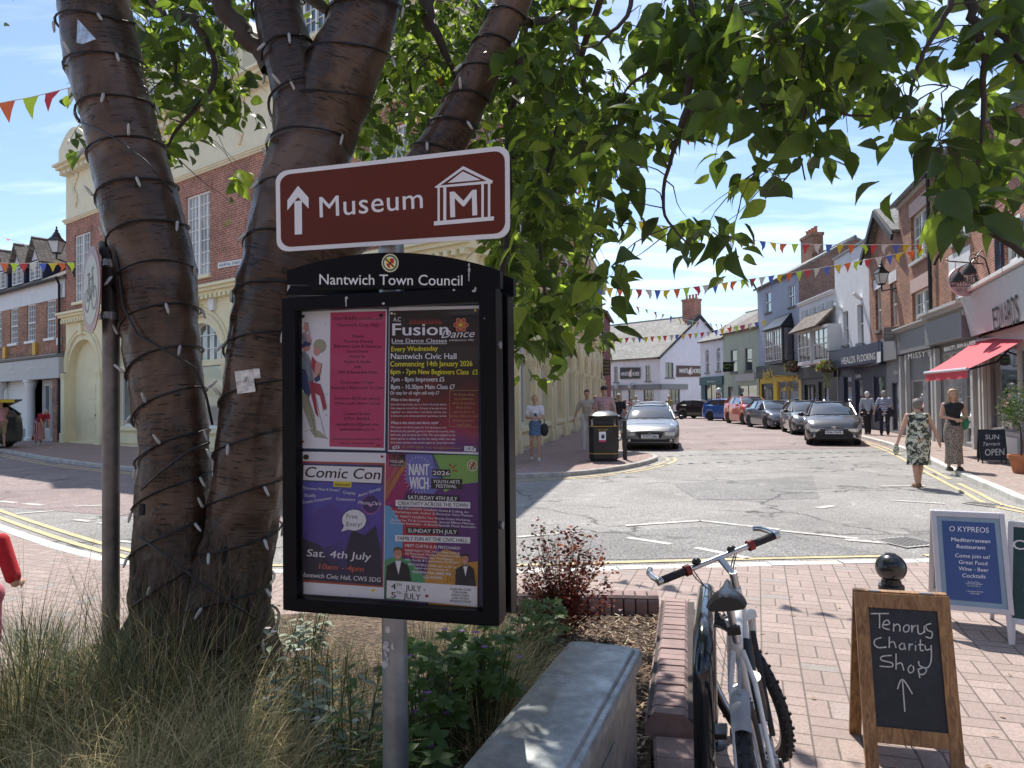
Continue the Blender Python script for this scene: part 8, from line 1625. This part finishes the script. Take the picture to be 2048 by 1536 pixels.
def bag(o, c, sx, sy, sz, m, strap=None, name='bag'):
    b2 = thing(name, '', '', (0, 0, 0)) if False else None; g = MB(); g.ball(c, sx, sy, sz, 14, 10); g.tube([Vector(c) + Vector((0, -sy * .6, sz * .8)), Vector(c) + Vector((0, 0, sz * 1.7)), Vector(c) + Vector((0, sy * .6, sz * .8))], .008, 6); g.build(name, m, o, 50)
white_c = cloth('white', (.66, .67, .72)); den = cloth('denim', (.10, .17, .30)); 
# woman with phone on the arcade pavement
def ex1(o, J, A, Lg, s, V):
    g = MB(); g.cbox(V(-.01, -.275, 1.17), .075, .012, .14, 0, Matrix.Rotation(R(-35), 3, 'X')); g.build('phone', blk, o)
    g = MB(); g.tube([J['sr'] + V(.07, -.02, .03), V(.02, -.13, 1.2), V(.17, -.1, .98)], .009, 6); g.tube([J['sr'] + V(.07, .03, .03), V(.02, .13, 1.2), V(.17, .08, .98)], .009, 6); g.build('bag_strap', blk, o, 50); bag(o, V(.24, -.03, .80), .11, .07, .17, blk_dull, name='shoulder_bag')
p = gnd(1071, 921, .1); person('young woman in pale top and denim skirt looking at her phone on the arcade pavement', (p.x, p.y, .1), face_to(.05, -1), 1.68, .86, (white_c, .6), ('skirt', den, 1.06, .66, .115, .20), ('bun', (.42, .28, .14)), dict(l=((.20, -.06, 1.12), (.04, -.24, 1.12)), r=((-.22, -.03, 1.12), (-.05, -.25, 1.12))), dict(l=((.09, -.10, .50), (.08, -.12, .085)), r=((-.10, .0, .50), (-.10, .12, .10))), (.6, .58, .55), extras=ex1, vox=.011)
# two men and companions behind the bin
cr1 = cloth('cream', (.50, .44, .36)); pk1 = cloth('dusty_pink', (.46, .30, .31)); lw1 = cloth('off_white', (.66, .65, .64))
p = at(1174, 800, 21.5); person('man in a cream t-shirt and white trousers walking behind the litter bin', (p.x, p.y, .1), face_to(-.05, -1), 1.84, 1.05, (cr1, .75), ('trousers', lw1), ('short', (.04, .03, .025)), dict(l=((.27, -.02, 1.13), (.25, -.18, 1.0)), r=((-.29, .02, 1.12), (-.36, .0, .90))), shoes=(.6, .6, .6))
def cap_(o, J, A, Lg, s, V): g = MB(); g.ball(J['hd'] + V(0, .01, .065), .09 * s, .105 * s, .075 * s, 14, 10); g.ball(J['hd'] + V(0, -.11, .07), .07 * s, .07 * s, .012 * s, 12, 6); g.build('cap', blk_dull, o, 50)
p = at(1208, 800, 20.6); person('bearded man in a dusty pink polo shirt and black cap behind the bin', (p.x, p.y, .1), face_to(-.1, -1), 1.92, 1.1, (pk1, .75), ('trousers', lw1), ('short', (.10, .05, .03)), dict(l=((.27, .02, 1.12), (.30, -.02, .88)), r=((-.26, -.0, 1.12), (-.28, -.08, .9))), shoes=(.6, .6, .6), extras=cap_)
p = at(1192, 800, 24.5); person('woman with reddish hair in black between the two men behind the bin', (p.x, p.y, .1), face_to(0, -1), 1.66, .9, (cloth('black', (.02, .02, .022)), .3), ('trousers', cloth('black', (.02, .02, .022))), ('long', (.22, .09, .04)))
blkc = cloth('black', (.02, .02, .022)); gy = cloth('grey', (.25, .25, .26))
p = at(1238, 800, 29.5); person('grey-haired man in a black polo shirt in front of the pub', (p.x, p.y, 0), face_to(-.1, -1), 1.86, 1.08, (blkc, .75), ('trousers', gy), ('short', (.45, .44, .42)))
for px, D, h, col, hc, lab, st2 in ((1228, 33, 1.7, (.6, .58, .56), (.05, .03, .03), 'dark-haired person in white between the red building and the man in black', 'full'), (1250, 36, 1.62, (.55, .5, .48), (.3, .2, .12), 'fair-haired person in pale clothes just right of the man in black', 'full'), (1262, 47, 1.68, (.5, .2, .17), (.2, .1, .06), 'person in a coral top among the crowd outside the pub', 'full'),
                               (1272, 45, 1.8, (.66, .66, .66), (.5, .48, .45), 'person in bright white in the crowd outside the pub', 'short'), (1294, 46, 1.66, (.45, .28, .22), (.25, .12, .06), 'person in a salmon top seen over the saloon roof', 'full'), (1303, 48, 1.66, (.30, .14, .12), (.06, .04, .03), 'person in a brick red top seen over the saloon roof', 'full'), (1338, 44, 1.8, (.30, .27, .10), (.5, .45, .4), 'person in an olive shirt by the silver car', 'short')):
    p = at(px, 800, D); person(lab, (p.x, p.y, 0), face_to(rnd.uniform(-.5, .5), -1), h, 1, (cloth('c%d' % px, col), .7), ('trousers', gy), (st2, hc), vox=.02, group='people walking outside the pub')
# couple seen from behind on the right pavement
def carry(o, J, A, Lg, s, V): bag(o, A['l'][1] + V(.02, -.02, -.2), .06, .10, .14, pm('pale_plastic', (.5, .52, .55), .4), name='carrier_bag')
p = at(1734, 800, 28.6); person('older person in pale blue shirt and black trousers carrying a bag, seen from behind', (p.x, p.y, .1), face_to(.2, 1), 1.72, 1.05, (cloth('pale_blue', (.38, .43, .50)), 1.6), ('trousers', blkc), ('full', (.62, .60, .55)), dict(l=((.24, .0, 1.12), (.26, -.02, .88)), r=((-.24, .0, 1.12), (-.26, -.02, .88))), dict(l=((.09, .04, .50), (.09, .16, .11)), r=((-.10, -.12, .51), (-.10, -.12, .09))), extras=carry)
stripe, t, b = newmat('cloth_blue_stripe'); oc = ocoord(t); wv = nd(t, 'ShaderNodeTexWave', bands_direction='Z'); wv.inputs['Scale'].default_value = 5; wv.inputs['Distortion'].default_value = 9; t.links.new(oc, wv.inputs[0]); t.links.new(mixc(t, rng(t, wv.outputs[0], .4, .6), (.08, .11, .25), (.6, .62, .7)), b.inputs['Base Color'])
def sbag(o, J, A, Lg, s, V): bag(o, V(-.22, .0, .86), .13, .09, .16, blk_dull, name='shoulder_bag')
p = at(1768, 800, 27.8); person('person in a blue and white patterned top and dark trousers, seen from behind', (p.x, p.y, .1), face_to(.45, 1), 1.74, 1.3, (stripe, .8), ('trousers', cloth('navy', (.02, .025, .05))), ('full', (.34, .32, .3)), dict(l=((.28, .06, 1.12), (.34, .0, .90)), r=((-.27, -.08, 1.13), (-.30, -.16, .92))), dict(l=((.10, -.16, .52), (.10, -.18, .10)), r=((-.10, .06, .50), (-.10, .2, .12))), extras=sbag)
# woman in the patterned dress, back to the camera
patt, t, b = newmat('cloth_leaf_print'); oc = ocoord(t); n_ = noise(t, oc, 11, 4, .7, 1.2); c = mixc(t, rng(t, n_, .47, .50), (.62, .60, .48), (.03, .035, .03)); c = mixc(t, rng(t, noise(t, oc, 17, 3, .6, 1), .58, .6), c, (.25, .28, .2)); t.links.new(c, b.inputs['Base Color']); b.inputs['Roughness'].default_value = .85
def ex2(o, J, A, Lg, s, V):
    g = MB(); g.ball(A['l'][1] + V(.02, -.03, -.13), .05, .05, .11, 12, 8); g.tube([A['l'][1] + V(0, 0, -.02), A['l'][1] + V(.03, -.03, -.10), A['l'][1] + V(.02, -.05, -.24)], [.02, .045, .02], 10); g.build('bundle', patt, o, 50)
    g = MB(); g.tube([J['sl'] + V(-.06, .09, .02), V(-.02, .175, 1.2), V(-.19, .13, .98)], .011, 6); g.build('bag_strap', pm('strap_olive', (.08, .08, .06), .8), o, 50)
p = gnd(1838, 975, 0); o = person('woman in a black and cream leaf-print dress walking away along the road', (p.x, p.y, 0), face_to(.1, 1), 1.60, 1.28, (patt, 0), ('dress', patt, 1.16, .44, .125, .165), ('full', (.17, .15, .13)), dict(l=((.30, .02, 1.10), (.36, -.03, .86)), r=((-.31, .0, 1.10), (-.40, -.04, .88))), dict(l=((.07, -.0, .48), (.06, .05, .09)), r=((-.07, -.05, .50), (-.05, -.10, .085))), (.2, .12, .07), extras=ex2, vox=.010)
# woman in black vest and long patterned skirt
fleck, t, b = newmat('cloth_fleck'); oc = ocoord(t); t.links.new(mixc(t, rng(t, noise(t, oc, 45, 2, .6), .45, .55), (.11, .085, .07), (.34, .28, .24)), b.inputs['Base Color']); b.inputs['Roughness'].default_value = .85
def ex3(o, J, A, Lg, s, V): bag(o, V(.22, .04, 1.0), .10, .09, .16, cloth('green_bag', (.03, .20, .10)), name='green_bag'); g = MB(); g.cbox(A['r'][1] + V(.10, -.06, .02), .06, .14, .01); g.build('phone', blk, o); g = MB(); g.ball(J['hd'] + V(0, -.02, .10), .075 * s, .03, .018, 12, 6); g.build('sunglasses', pm('glasses_white', (.6, .6, .6), .3), o, 50)
p = gnd(1909, 941, .1); person('long-haired woman in a black sleeveless top and flecked long skirt', (p.x, p.y, .1), face_to(-.15, -1), 1.68, 1.02, (blkc, 0), ('skirt', fleck, 1.07, .14, .125, .17, 5), ('long', (.36, .22, .12)), dict(r=((-.24, -.02, 1.14), (-.06, -.20, 1.08)), l=((.25, .02, 1.12), (.12, -.10, 1.08))), shoes=(.05, .04, .03), extras=ex3, vox=.010)
# bending woman in red and man in pink at the left
rs_, t, b = newmat('cloth_red_stripe'); oc = ocoord(t); wv = nd(t, 'ShaderNodeTexWave', bands_direction='X'); wv.inputs['Scale'].default_value = 7; t.links.new(oc, wv.inputs[0]); t.links.new(mixc(t, rng(t, wv.outputs[0], .55, .7), (.35, .03, .04), (.62, .5, .45)), b.inputs['Base Color']); b.inputs['Roughness'].default_value = .85
def ex4(o, J, A, Lg, s, V): bag(o, V(.16, .03, 1.0), .16, .09, .12, pm('tan_leather', (.32, .17, .09), .6), name='handbag')
p = at(77, 800, 28.2); person('woman in a red top and red striped skirt bending forward by the white columns', (p.x, p.y, .1), face_to(.75, -.35), 1.66, 1.0, (cloth('red', (.42, .02, .035)), .6), ('skirt', rs_, 1.04, .22, .12, .24), ('short', (.42, .38, .33)), dict(l=((.16, -.42, 1.02), (.12, -.5, .80)), r=((-.16, -.42, 1.02), (-.12, -.5, .80))), bend=R(50), extras=ex4, vox=.012, shoes=(.6, .6, .58))
p = at(2, 800, 26.3); person('man in a pink shirt and khaki shorts at the open car boot', (p.x, p.y, .1), face_to(-.6, .3), 1.8, 1.12, (cloth('salmon', (.50, .24, .24)), .8), ('trousers', cloth('khaki', (.32, .25, .15)), .85), ('short', (.2, .15, .1)), dict(l=((.22, -.15, 1.15), (.15, -.38, 1.15)), r=((-.22, -.15, 1.15), (-.15, -.38, 1.15))), shoes=(.05, .05, .05))
# child in red at the near left edge
person('child in a bright red t-shirt cut off by the lower left picture edge', (-2.83, 3.75, .08), face_to(-.3, .8), 1.09, 1.0, (cloth('scarlet', (.50, .012, .02)), .85), ('trousers', cloth('pink_shorts', (.55, .16, .22)), .8), ('full', (.12, .06, .03)), dict(l=((.28, .05, 1.08), (.30, -.14, .98)), r=((-.30, .10, 1.04), (-.26, -.22, .98))), vox=.010)
# ================================================================ BUNTING
BC = [pm('flag_' + n, c, .7, var=.06, bmp=0) for n, c in (('yellow', (.75, .55, .04)), ('orange', (.80, .17, .05)), ('lime', (.58, .78, .05)), ('red', (.65, .06, .07)), ('white', (.70, .66, .58)), ('blue', (.10, .17, .55)))]
cordm = pm('bunting_cord', (.55, .55, .52), .8)
def bunting(label, pts, n, size, c0=0, tang=.12):
    P = [Vector(p) for p in pts]; S = []
    for i in range(len(P) - 1):
        for k in range(24): t = k / 24; S.append(P[i].lerp(P[i + 1], t))
    S.append(P[-1]); L = [(S[i + 1] - S[i]).length for i in range(len(S) - 1)]; T = sum(L); o = thing('bunting', label, 'bunting', tuple(P[0]), 0, 'bunting strung across the street')
    sag = T * .012; Q2 = []; acc = 0
    for i, p in enumerate(S): f = acc / T; Q2.append(p - Vector((0, 0, 4 * sag * f * (1 - f)))); acc += L[i] if i < len(L) else 0
    g = MB(); g.tube(Q2, .006 * size / .25, 5); g.build('cord', cordm, o, 0, world=True, fix=False); m = {}
    for k in range(n):
        f = (k + .5) / n * T; acc = 0
        for i in range(len(Q2) - 1):
            l = L[i]
            if acc + l >= f: break
            acc += l
        p = Q2[i].lerp(Q2[i + 1], (f - acc) / l); d = (Q2[i + 1] - Q2[i]).normalized(); sw = Vector((rnd.gauss(0, tang), rnd.gauss(0, tang), -1)).normalized(); w_ = size * .72; j = (c0 + k) % 6; mid = p + sw * size * .5 + Vector((rnd.gauss(0, .1), rnd.gauss(0, .1), 0)) * size
        g = MB(); A_, B_, C_ = p - d * w_ / 2, p + d * w_ / 2, p + sw * size; M1 = A_.lerp(C_, .5) + (mid - (p + sw * size * .5)); M2 = B_.lerp(C_, .5) + (mid - (p + sw * size * .5)); g.add([A_, B_, M2, C_, M1], [(0, 1, 2, 4), (4, 2, 3)]); g.build('flag', BC[j], o, 0, world=True, fix=False)
bunting('large near bunting crossing the sky at upper left', [at(-160, 232, 8.4), at(60, 190, 8.6), at(250, 145, 9.4)], 9, .27, 4)
bunting('low bunting in front of the dormer windows at left', [at(-60, 524, 21), at(150, 525, 22)], 11, .29, 4)
bunting('slack tangled bunting above the dormer roofs at left', [at(-60, 455, 25), at(40, 482, 25), at(130, 530, 26)], 6, .22, 1, .9)
bunting('bunting crossing the street from the arcade to the brick salon, upper strand', [at(1130, 415, 22), at(1560, 478, 24), at(1892, 488, 24.5)], 34, .35, 0)
bunting('bunting rising from the leaves to the brick salon, lower strand', [at(1150, 572, 23), at(1330, 574, 24), at(1640, 528, 25), at(1894, 488, 24.6)], 38, .35, 3)
bunting('bunting in front of the pub roof', [at(1222, 677, 47), at(1400, 662, 48), at(1535, 640, 46)], 24, .42, 1)
bunting('bunting across the sky above the pub chimney', [at(1225, 598, 33), at(1370, 630, 40), at(1540, 652, 55)], 26, .42, 5, .4)
bunting('near bunting half hidden by leaves high over the street', [at(1120, 380, 9), at(1400, 230, 8.2), at(1800, 20, 7.2)], 18, .24, 2, .25)
# ================================================================ STREET LIGHTING, HANGING SIGNS, CLOCK, BASKETS
lglass, t, b = newmat('lantern_glass'); b.inputs['Base Color'].default_value = (.75, .76, .74, 1); b.inputs['Roughness'].default_value = .25; b.inputs['Transmission Weight'].default_value = .25
def lantern(label, c, wall, h=1.0):
    """c: lantern base centre; wall: point on the wall the bracket starts from"""
    c, wl_ = Vector(c), Vector(wall); o = thing('wall_lamp', label, 'street lamp', tuple(wl_)); g = MB(); g.tube([wl_, Vector((c.x, c.y, wl_.z))], .03 * h, 8); g.tube([Vector((c.x, c.y, wl_.z)), c], .035 * h, 8); g.tube([wl_ + Vector((0, 0, -.4 * h)), Vector((c.x, c.y, wl_.z)).lerp(wl_, .45)], .02 * h, 6); g.tube([wl_ + Vector((0, 0, -.5 * h)), wl_ + Vector((0, 0, .15 * h))], .035 * h, 6); g.build('bracket', blk, o, 40, world=True)
    def fr(z0, r0, z1, r1, g): vs = [c + Vector((r * math.cos(R(45 + 90 * k)), r * math.sin(R(45 + 90 * k)), z)) for z, r in ((z0, r0), (z1, r1)) for k in range(4)]; g.add(vs, [(k, (k + 1) % 4, 4 + (k + 1) % 4, 4 + k) for k in range(4)] + [(0, 3, 2, 1), (4, 5, 6, 7)])
    g = MB(); fr(.06 * h, .16 * h, .48 * h, .30 * h, g); g.build('lantern_panes', lglass, o, world=True)
    g = MB(); fr(0, .15 * h, .06 * h, .17 * h, g); fr(.48 * h, .34 * h, .52 * h, .34 * h, g); fr(.52 * h, .33 * h, .70 * h, .14 * h, g); fr(.70 * h, .16 * h, .74 * h, .16 * h, g); g.lathe(tuple(c), [(.11 * h, .74 * h), (.12 * h, .80 * h), (.05 * h, .88 * h), (.07 * h, .92 * h), (.02 * h, .98 * h), (.04 * h, 1.02 * h), (.005, 1.1 * h)], 12)
    for k in range(4): a = R(45 + 90 * k); g.cyl(c + Vector((.165 * h * math.cos(a), .165 * h * math.sin(a), .06 * h)), c + Vector((.305 * h * math.cos(a), .305 * h * math.sin(a), .48 * h)), .014 * h, n=6)
    g.build('lantern_frame', blk, o, 30, world=True)
lantern('black lantern on a bracket at the left end of the corner building', at(113, 508, 27.6), at(148, 530, 28.9), 1.0)
lantern('black framed lantern between the pizzeria and the clock house', at(1621, 645, 44.0), at(1640, 655, 41.2) , 1.05)
lantern('pale framed lantern on the gabled brick house right of the flooring shop', at(1763, 570, 29.2), at(1806, 574, 28.2), .95)
o = thing('street_lamp', 'thin tall street lamp column behind the pub gable', 'street lamp', tuple(at(1398, 820, 88).xy) + (0,)); p = at(1398, 604, 88); g = MB(); g.cyl((0, 0, 0), (0, 0, p.z), .11, .07, 8); g.build('column', galv, o, 40); g = MB(); g.bar((0, 0, p.z), (-1.2, 0, p.z + .25), .12, .1); g.build('lamp_head', galv, o)
def hsign(name, label, c, N, arm_to, build): 
    c = Vector(c); o = thing(name, label, 'sign', tuple(c)); N = Vector(N).normalized(); build(o, c, N); g = MB(); 
    return o
# oval sign
c = at(1930, 563, 19.2); N = Vector((.35, -.937, 0)); U = Vector((.937, .35, 0)); o = thing('hanging_sign', 'mauve oval restaurant sign hanging from a curly iron bracket', 'sign', tuple(c)); rx, ry = .60, .40
mauve_p = pm('mauve_sign', (.60, .50, .53), .5, var=.05)
g = MB(); g.slab([c + U * rx * math.cos(2 * math.pi * k / 40) + Vector((0, 0, ry * math.sin(2 * math.pi * k / 40))) for k in range(40)], .05); g.build('sign_panel', mauve_p, o, world=True)
s_ = Sheet(c + N * .004, N, .004); s_.text('EDWARDS', 1901, 572, 1957, 567, 17, blk, 2, bold=-.008); s_.line([(1901, 573), (1958, 572)], 1.2, blk, 2); s_.text('BEEF - WINE', 1913, 583, 1945, 582, 6, gry, 2); s_.build('sign_lettering', o)
g = MB(); z = c.z + ry + .12; a0 = Vector((c.x, c.y, z)) - U * .62; a1 = Vector((c.x, c.y, z)) + U * 1.15; g.tube([a0, a1], .018, 6); g.tube([a0 - U * .05 + Vector((0, 0, .06)), a0, a0 - U * .05 - Vector((0, 0, .06))], .012, 6)
for q in (-.35, .35): g.tube([Vector((c.x, c.y, z)) + U * q, c + U * q + Vector((0, 0, ry * .8))], .008, 5)
for q, r_ in ((.35, .12), (.65, .17), (.95, .10)): g.ring(Vector((c.x, c.y, z + r_)) + U * q, r_, .010, 'y', 20, 5)
g.tube([a1 - U * .9 + Vector((0, 0, 0)), a1 - U * .4 + Vector((0, 0, .45)), a1 + Vector((0, 0, .6))], .012, 6); g.tube([a1 - Vector((0, 0, .2)), a1 + Vector((0, 0, .7))], .02, 6); g.build('bracket', blk, o, 40, world=True)
def flat_sign(label, P4, D, m, txt=None, tm=None, bracket=None, th=.05):
    a = [at(x, y, D) for x, y in P4]; o = thing('hanging_sign', label, 'sign', tuple(sum(a, Vector()) / 4)); g = MB(); g.slab(a[::-1], th); g.build('sign_panel', m, o, world=True); n_ = (a[1] - a[0]).cross(a[3] - a[0]).normalized(); n_ = n_ if n_.y < 0 else -n_; s = Sheet(a[0] + n_ * .01, n_, .006)
    if txt: txt(s); s.build('sign_lettering', o)
    if bracket: g = MB(); g.tube([at(*q, D) for q in bracket], .025, 6); g.tube([at(bracket[-1][0], bracket[-1][1] - 12, D), at(bracket[-1][0], bracket[-1][1] + 14, D)], .03, 6); g.build('bracket', blk, o, world=True)
flat_sign('dark grey square beauty shop sign hanging from an iron bracket', [(1768, 655), (1768, 683), (1803, 681), (1803, 652)][::-1], 28.3, gry, lambda s: (s.text("MISSY'S", 1771, 668, 1798, 667, 4.5, gry_lt, 2, bold=.02), s.text('BEAUTY', 1771, 675, 1799, 674, 5, gry_lt, 2, bold=.02)), [(1763, 650), (1815, 645)])
flat_sign('small dark sign with a green swirl hanging on the sage house', [(1446, 724), (1446, 744), (1468, 743), (1468, 724)][::-1], 55, blk, lambda s: s.line([(1450 + 3 * math.cos(t) * (1 + t * .6) + 5, 734 + 1.4 * math.sin(t) * (1 + t * .5)) for t in [k * .5 for k in range(12)]], .9, pm('lime_print', (.25, .5, .05)), 2), [(1438, 717), (1483, 715)])
flat_sign('black pub sign board fixed on the dark red building', [(1206, 718), (1206, 752), (1220, 750), (1220, 720)][::-1], 49, blk, lambda s: [s.text(t_, 1208, 726 + 7 * i, 1218, 726 + 7 * i, 4, gld, 2) for i, t_ in enumerate(('THE', 'BLACK', 'LION', 'INN'))], [(1213, 716), (1226, 716)])
flat_sign('white and red square sign on the dark red building above the pub board', [(1204, 684), (1204, 697), (1210, 697), (1210, 684)][::-1], 49, swhite, lambda s: s.poly([(1205, 685), (1205, 690), (1209, 690), (1209, 685)], rd, 2), [(1207, 683), (1216, 682)])
# clock
c = at(1613, 694, 42.2); o = thing('wall_clock', 'round cream and gold clock projecting from the white bay windowed house', 'clock', tuple(c)); N = Vector((-.3, -.95, 0)).normalized(); g = MB(); disc3(c, N, .38, .2, g); g.build('clock_case', gp if False else MATS['gold_paint'], o, world=True)
U = Vector((-N.y, N.x, 0)); sh = Sheet(c + N * .004, N, .004, conv=lambda x, y: c + N * .004 + U * x + Vector((0, 0, y))); sh.disc(0, 0, .34, .34, lw1 if False else pw, 1, 30)
for k in range(12): a = math.pi * k / 6; sh.line([(.24 * math.cos(a), .24 * math.sin(a)), (.31 * math.cos(a), .31 * math.sin(a))], .035, pk, 2)
sh.line([(0, 0), (.02, .26)], .03, pk, 3); sh.line([(0, 0), (.19, -.02)], .035, pk, 3); sh.build('clock_face', o); g = MB(); g.tube([c, c + Vector((.9, .2, 0))], .03, 6); g.build('bracket', blk, o, world=True)
def basket(label, px, py, D, r_, cols, trail):
    c = at(px, py, D); o = thing('hanging_basket', label, 'hanging basket', tuple(c)); g = MB(); g.lathe((0, 0, -r_ * .6), [(.1 * r_, 0), (.5 * r_, .12 * r_), (.62 * r_, .5 * r_)], 14); g.build('basket_bowl', pm('moss', (.05, .05, .025), .9), o, 50); g = MB(); f = MB()
    for k in range(520):
        a = rnd.uniform(0, 6.283); ph = math.acos(rnd.uniform(-.5, 1)); q = Vector((math.cos(a) * math.sin(ph), math.sin(a) * math.sin(ph), math.cos(ph) * .75)) * r_ * rnd.uniform(.6, 1.05); leaf(g if k % 3 else f, q, Vector((q.x, q.y, rnd.uniform(-.5, .8))).normalized(), Vector((rnd.gauss(0, 1), rnd.gauss(0, 1), 1)), r_ * (.22 if k % 3 else .2), r_ * .15, 0 if k % 3 else rnd.randint(0, len(cols) - 1), .2, .2)
    for k in range(trail * 14): q = Vector((rnd.uniform(-.25, .25) * r_ * 1.2, rnd.uniform(-.3, .3) * r_, -rnd.uniform(.3, 2.0) * r_)); leaf(g, q, Vector((rnd.gauss(0, .4), rnd.gauss(0, .4), -1)).normalized(), Vector((0, -1, .3)), r_ * .2, r_ * .13, 1, .1, .1)
    g.build('foliage', [pgreen, pm('trailing_leaf', (.32, .36, .18), .7)], o, 0, fix=False); f.build('flower', cols, o, 0, fix=False); g = MB(); g.tube([(0, 0, r_ * .4), (0, 0, r_ * 1.7)], .012, 5); g.tube([(0, 0, r_ * 1.7), (.5, .25, r_ * 1.75)], .02, 5); g.build('bracket', blk, o)
fl = [pm('petal_pink', (.55, .10, .22), .6), pm('petal_cream', (.62, .5, .5), .6)]; fl2 = [pm('petal_red', (.55, .02, .03), .6), pm('petal_blush', (.6, .4, .35), .6)]
basket('hanging basket of pink and white flowers over the pizzeria corner', 1589, 735, 44.5, .56, fl, 2); basket('hanging basket of red flowers with pale trailing leaves by the flooring shop', 1654, 735, 37.0, .50, fl2, 9)
g = MB(); c = at(1438, 800, 57); o = thing('barber_pole', 'red and white striped barber pole with a white globe by the teal shop', 'barber pole', tuple(c)); g.cyl((0, 0, -.3), (0, 0, .5), .16, n=12); bpm, t, b = newmat('barber_stripe'); wv = nd(t, 'ShaderNodeTexWave', bands_direction='DIAGONAL'); wv.inputs['Scale'].default_value = 2.2; t.links.new(ocoord(t), wv.inputs[0]); t.links.new(mixc(t, rng(t, wv.outputs[0], .45, .55), (.6, .05, .05), (.7, .7, .7)), b.inputs['Base Color']); g.build('pole', bpm, o, 40); g = MB(); g.ball((0, 0, .75), .24); g.build('globe', swhite, o, 60); g = MB(); g.bar((0, 0, .1), (.6, .2, .1), .06, .06); g.build('bracket', blk, o)
# ================================================================ AWNING
awn = pm('awning_red', (.62, .06, .085), .75, var=.06, scale=3, bmp=.1, bscale=20); F1, F2 = at(1850, 746, 19.4), at(1935, 743, 16.6); F2.z = F1.z; B1, B2 = at(1948, 684, 20.2), at(2080, 648, 15.4); B1.z = B2.z = (B1.z + B2.z) / 2
fd = (F2 - F1); B2 = B1 + fd * 1.45; F2b = F1 + fd * 1.45; B1 = B1
o = thing('awning', 'red fabric shop awning with a straight valance over the restaurant window', 'awning', tuple(F1)); g = MB(); n = 8; vs = []
e2 = F1 + fd
for i in range(n + 1):
    for j in range(13): t, u = i / n, j / 12; p = (F1.lerp(e2, u)).lerp(B1.lerp(B1 + fd * 1.3, u), t); vs.append(p - Vector((0, 0, .05 * math.sin(math.pi * t))))
g.add(vs, [(i * 13 + j, i * 13 + j + 1, (i + 1) * 13 + j + 1, (i + 1) * 13 + j) for i in range(n) for j in range(12)]); g.build('canopy', awn, o, 60, world=True, fix=False)
g = MB(); vs = []
for i in range(25): p = F1.lerp(e2, i / 24); vs += [p + Vector((0, 0, -.01)), p + Vector((-.02 * math.sin(i), -.02 * math.cos(i * .9), -.22 - .012 * math.sin(i * .8)))]
g.add(vs, [(2 * i, 2 * i + 2, 2 * i + 3, 2 * i + 1) for i in range(24)]); g.build('valance', awn, o, 60, world=True, fix=False)
g = MB(); g.tube([F1, e2], .04, 8); g.tube([B1, B1 + fd * 1.3], .05, 8); g.build('front_rail', alu, o, 40, world=True)
for p_, q_ in ((F1.lerp(e2, .08), B1.lerp(B1 + fd, .12)), (F1.lerp(e2, .92), B1.lerp(B1 + fd, .88))): g = MB(); m_ = p_.lerp(q_, .5) + fd.normalized() * .35 + Vector((0, 0, -.28)); g.tube([p_ + Vector((0, 0, -.04)), m_, q_ + Vector((0, 0, -.2))], .025, 6); g.build('folding_arm', blk, o, 40, world=True)
# ================================================================ POTTED TREE
c = gnd(2043, 946, .1); o = thing('potted_tree', 'small bushy standard tree in a terracotta pot at the right picture edge', 'potted plant', (c.x, c.y, .1)); g = MB(); g.lathe((0, 0, 0), [(.14, 0), (.2, .28), (.23, .28), (.235, .36), (.2, .36), (.19, .3)], 24); g.build('pot', terr, o, 40); g = MB(); g.tube([(0, 0, .28), (.02, .0, .6), (-.01, 0, 1.0)], [.022, .018, .014], 8); g.build('trunk', twigm, o, 50); g = MB()
for k in range(1500):
    a = rnd.uniform(0, 6.283); ph = math.acos(rnd.uniform(-1, 1)); q = Vector((math.cos(a) * math.sin(ph) * .40, math.sin(a) * math.sin(ph) * .40, .1 + 1.22 + math.cos(ph) * .46)) ; q = Vector((0, 0, 1.25)).lerp(q, rnd.random() ** .4) + Vector((rnd.gauss(0, .04),) * 3); leaf(g, q, Vector((rnd.gauss(0, 1), rnd.gauss(0, 1), rnd.gauss(0, 1))).normalized(), Vector((rnd.gauss(0, 1), rnd.gauss(0, 1), 1)), .05, .02, 0, .2, .2)
g.build('foliage', leafmat('bay_leaf', (.035, .06, .022), (.14, .24, .04), .3), o, 0, fix=False)
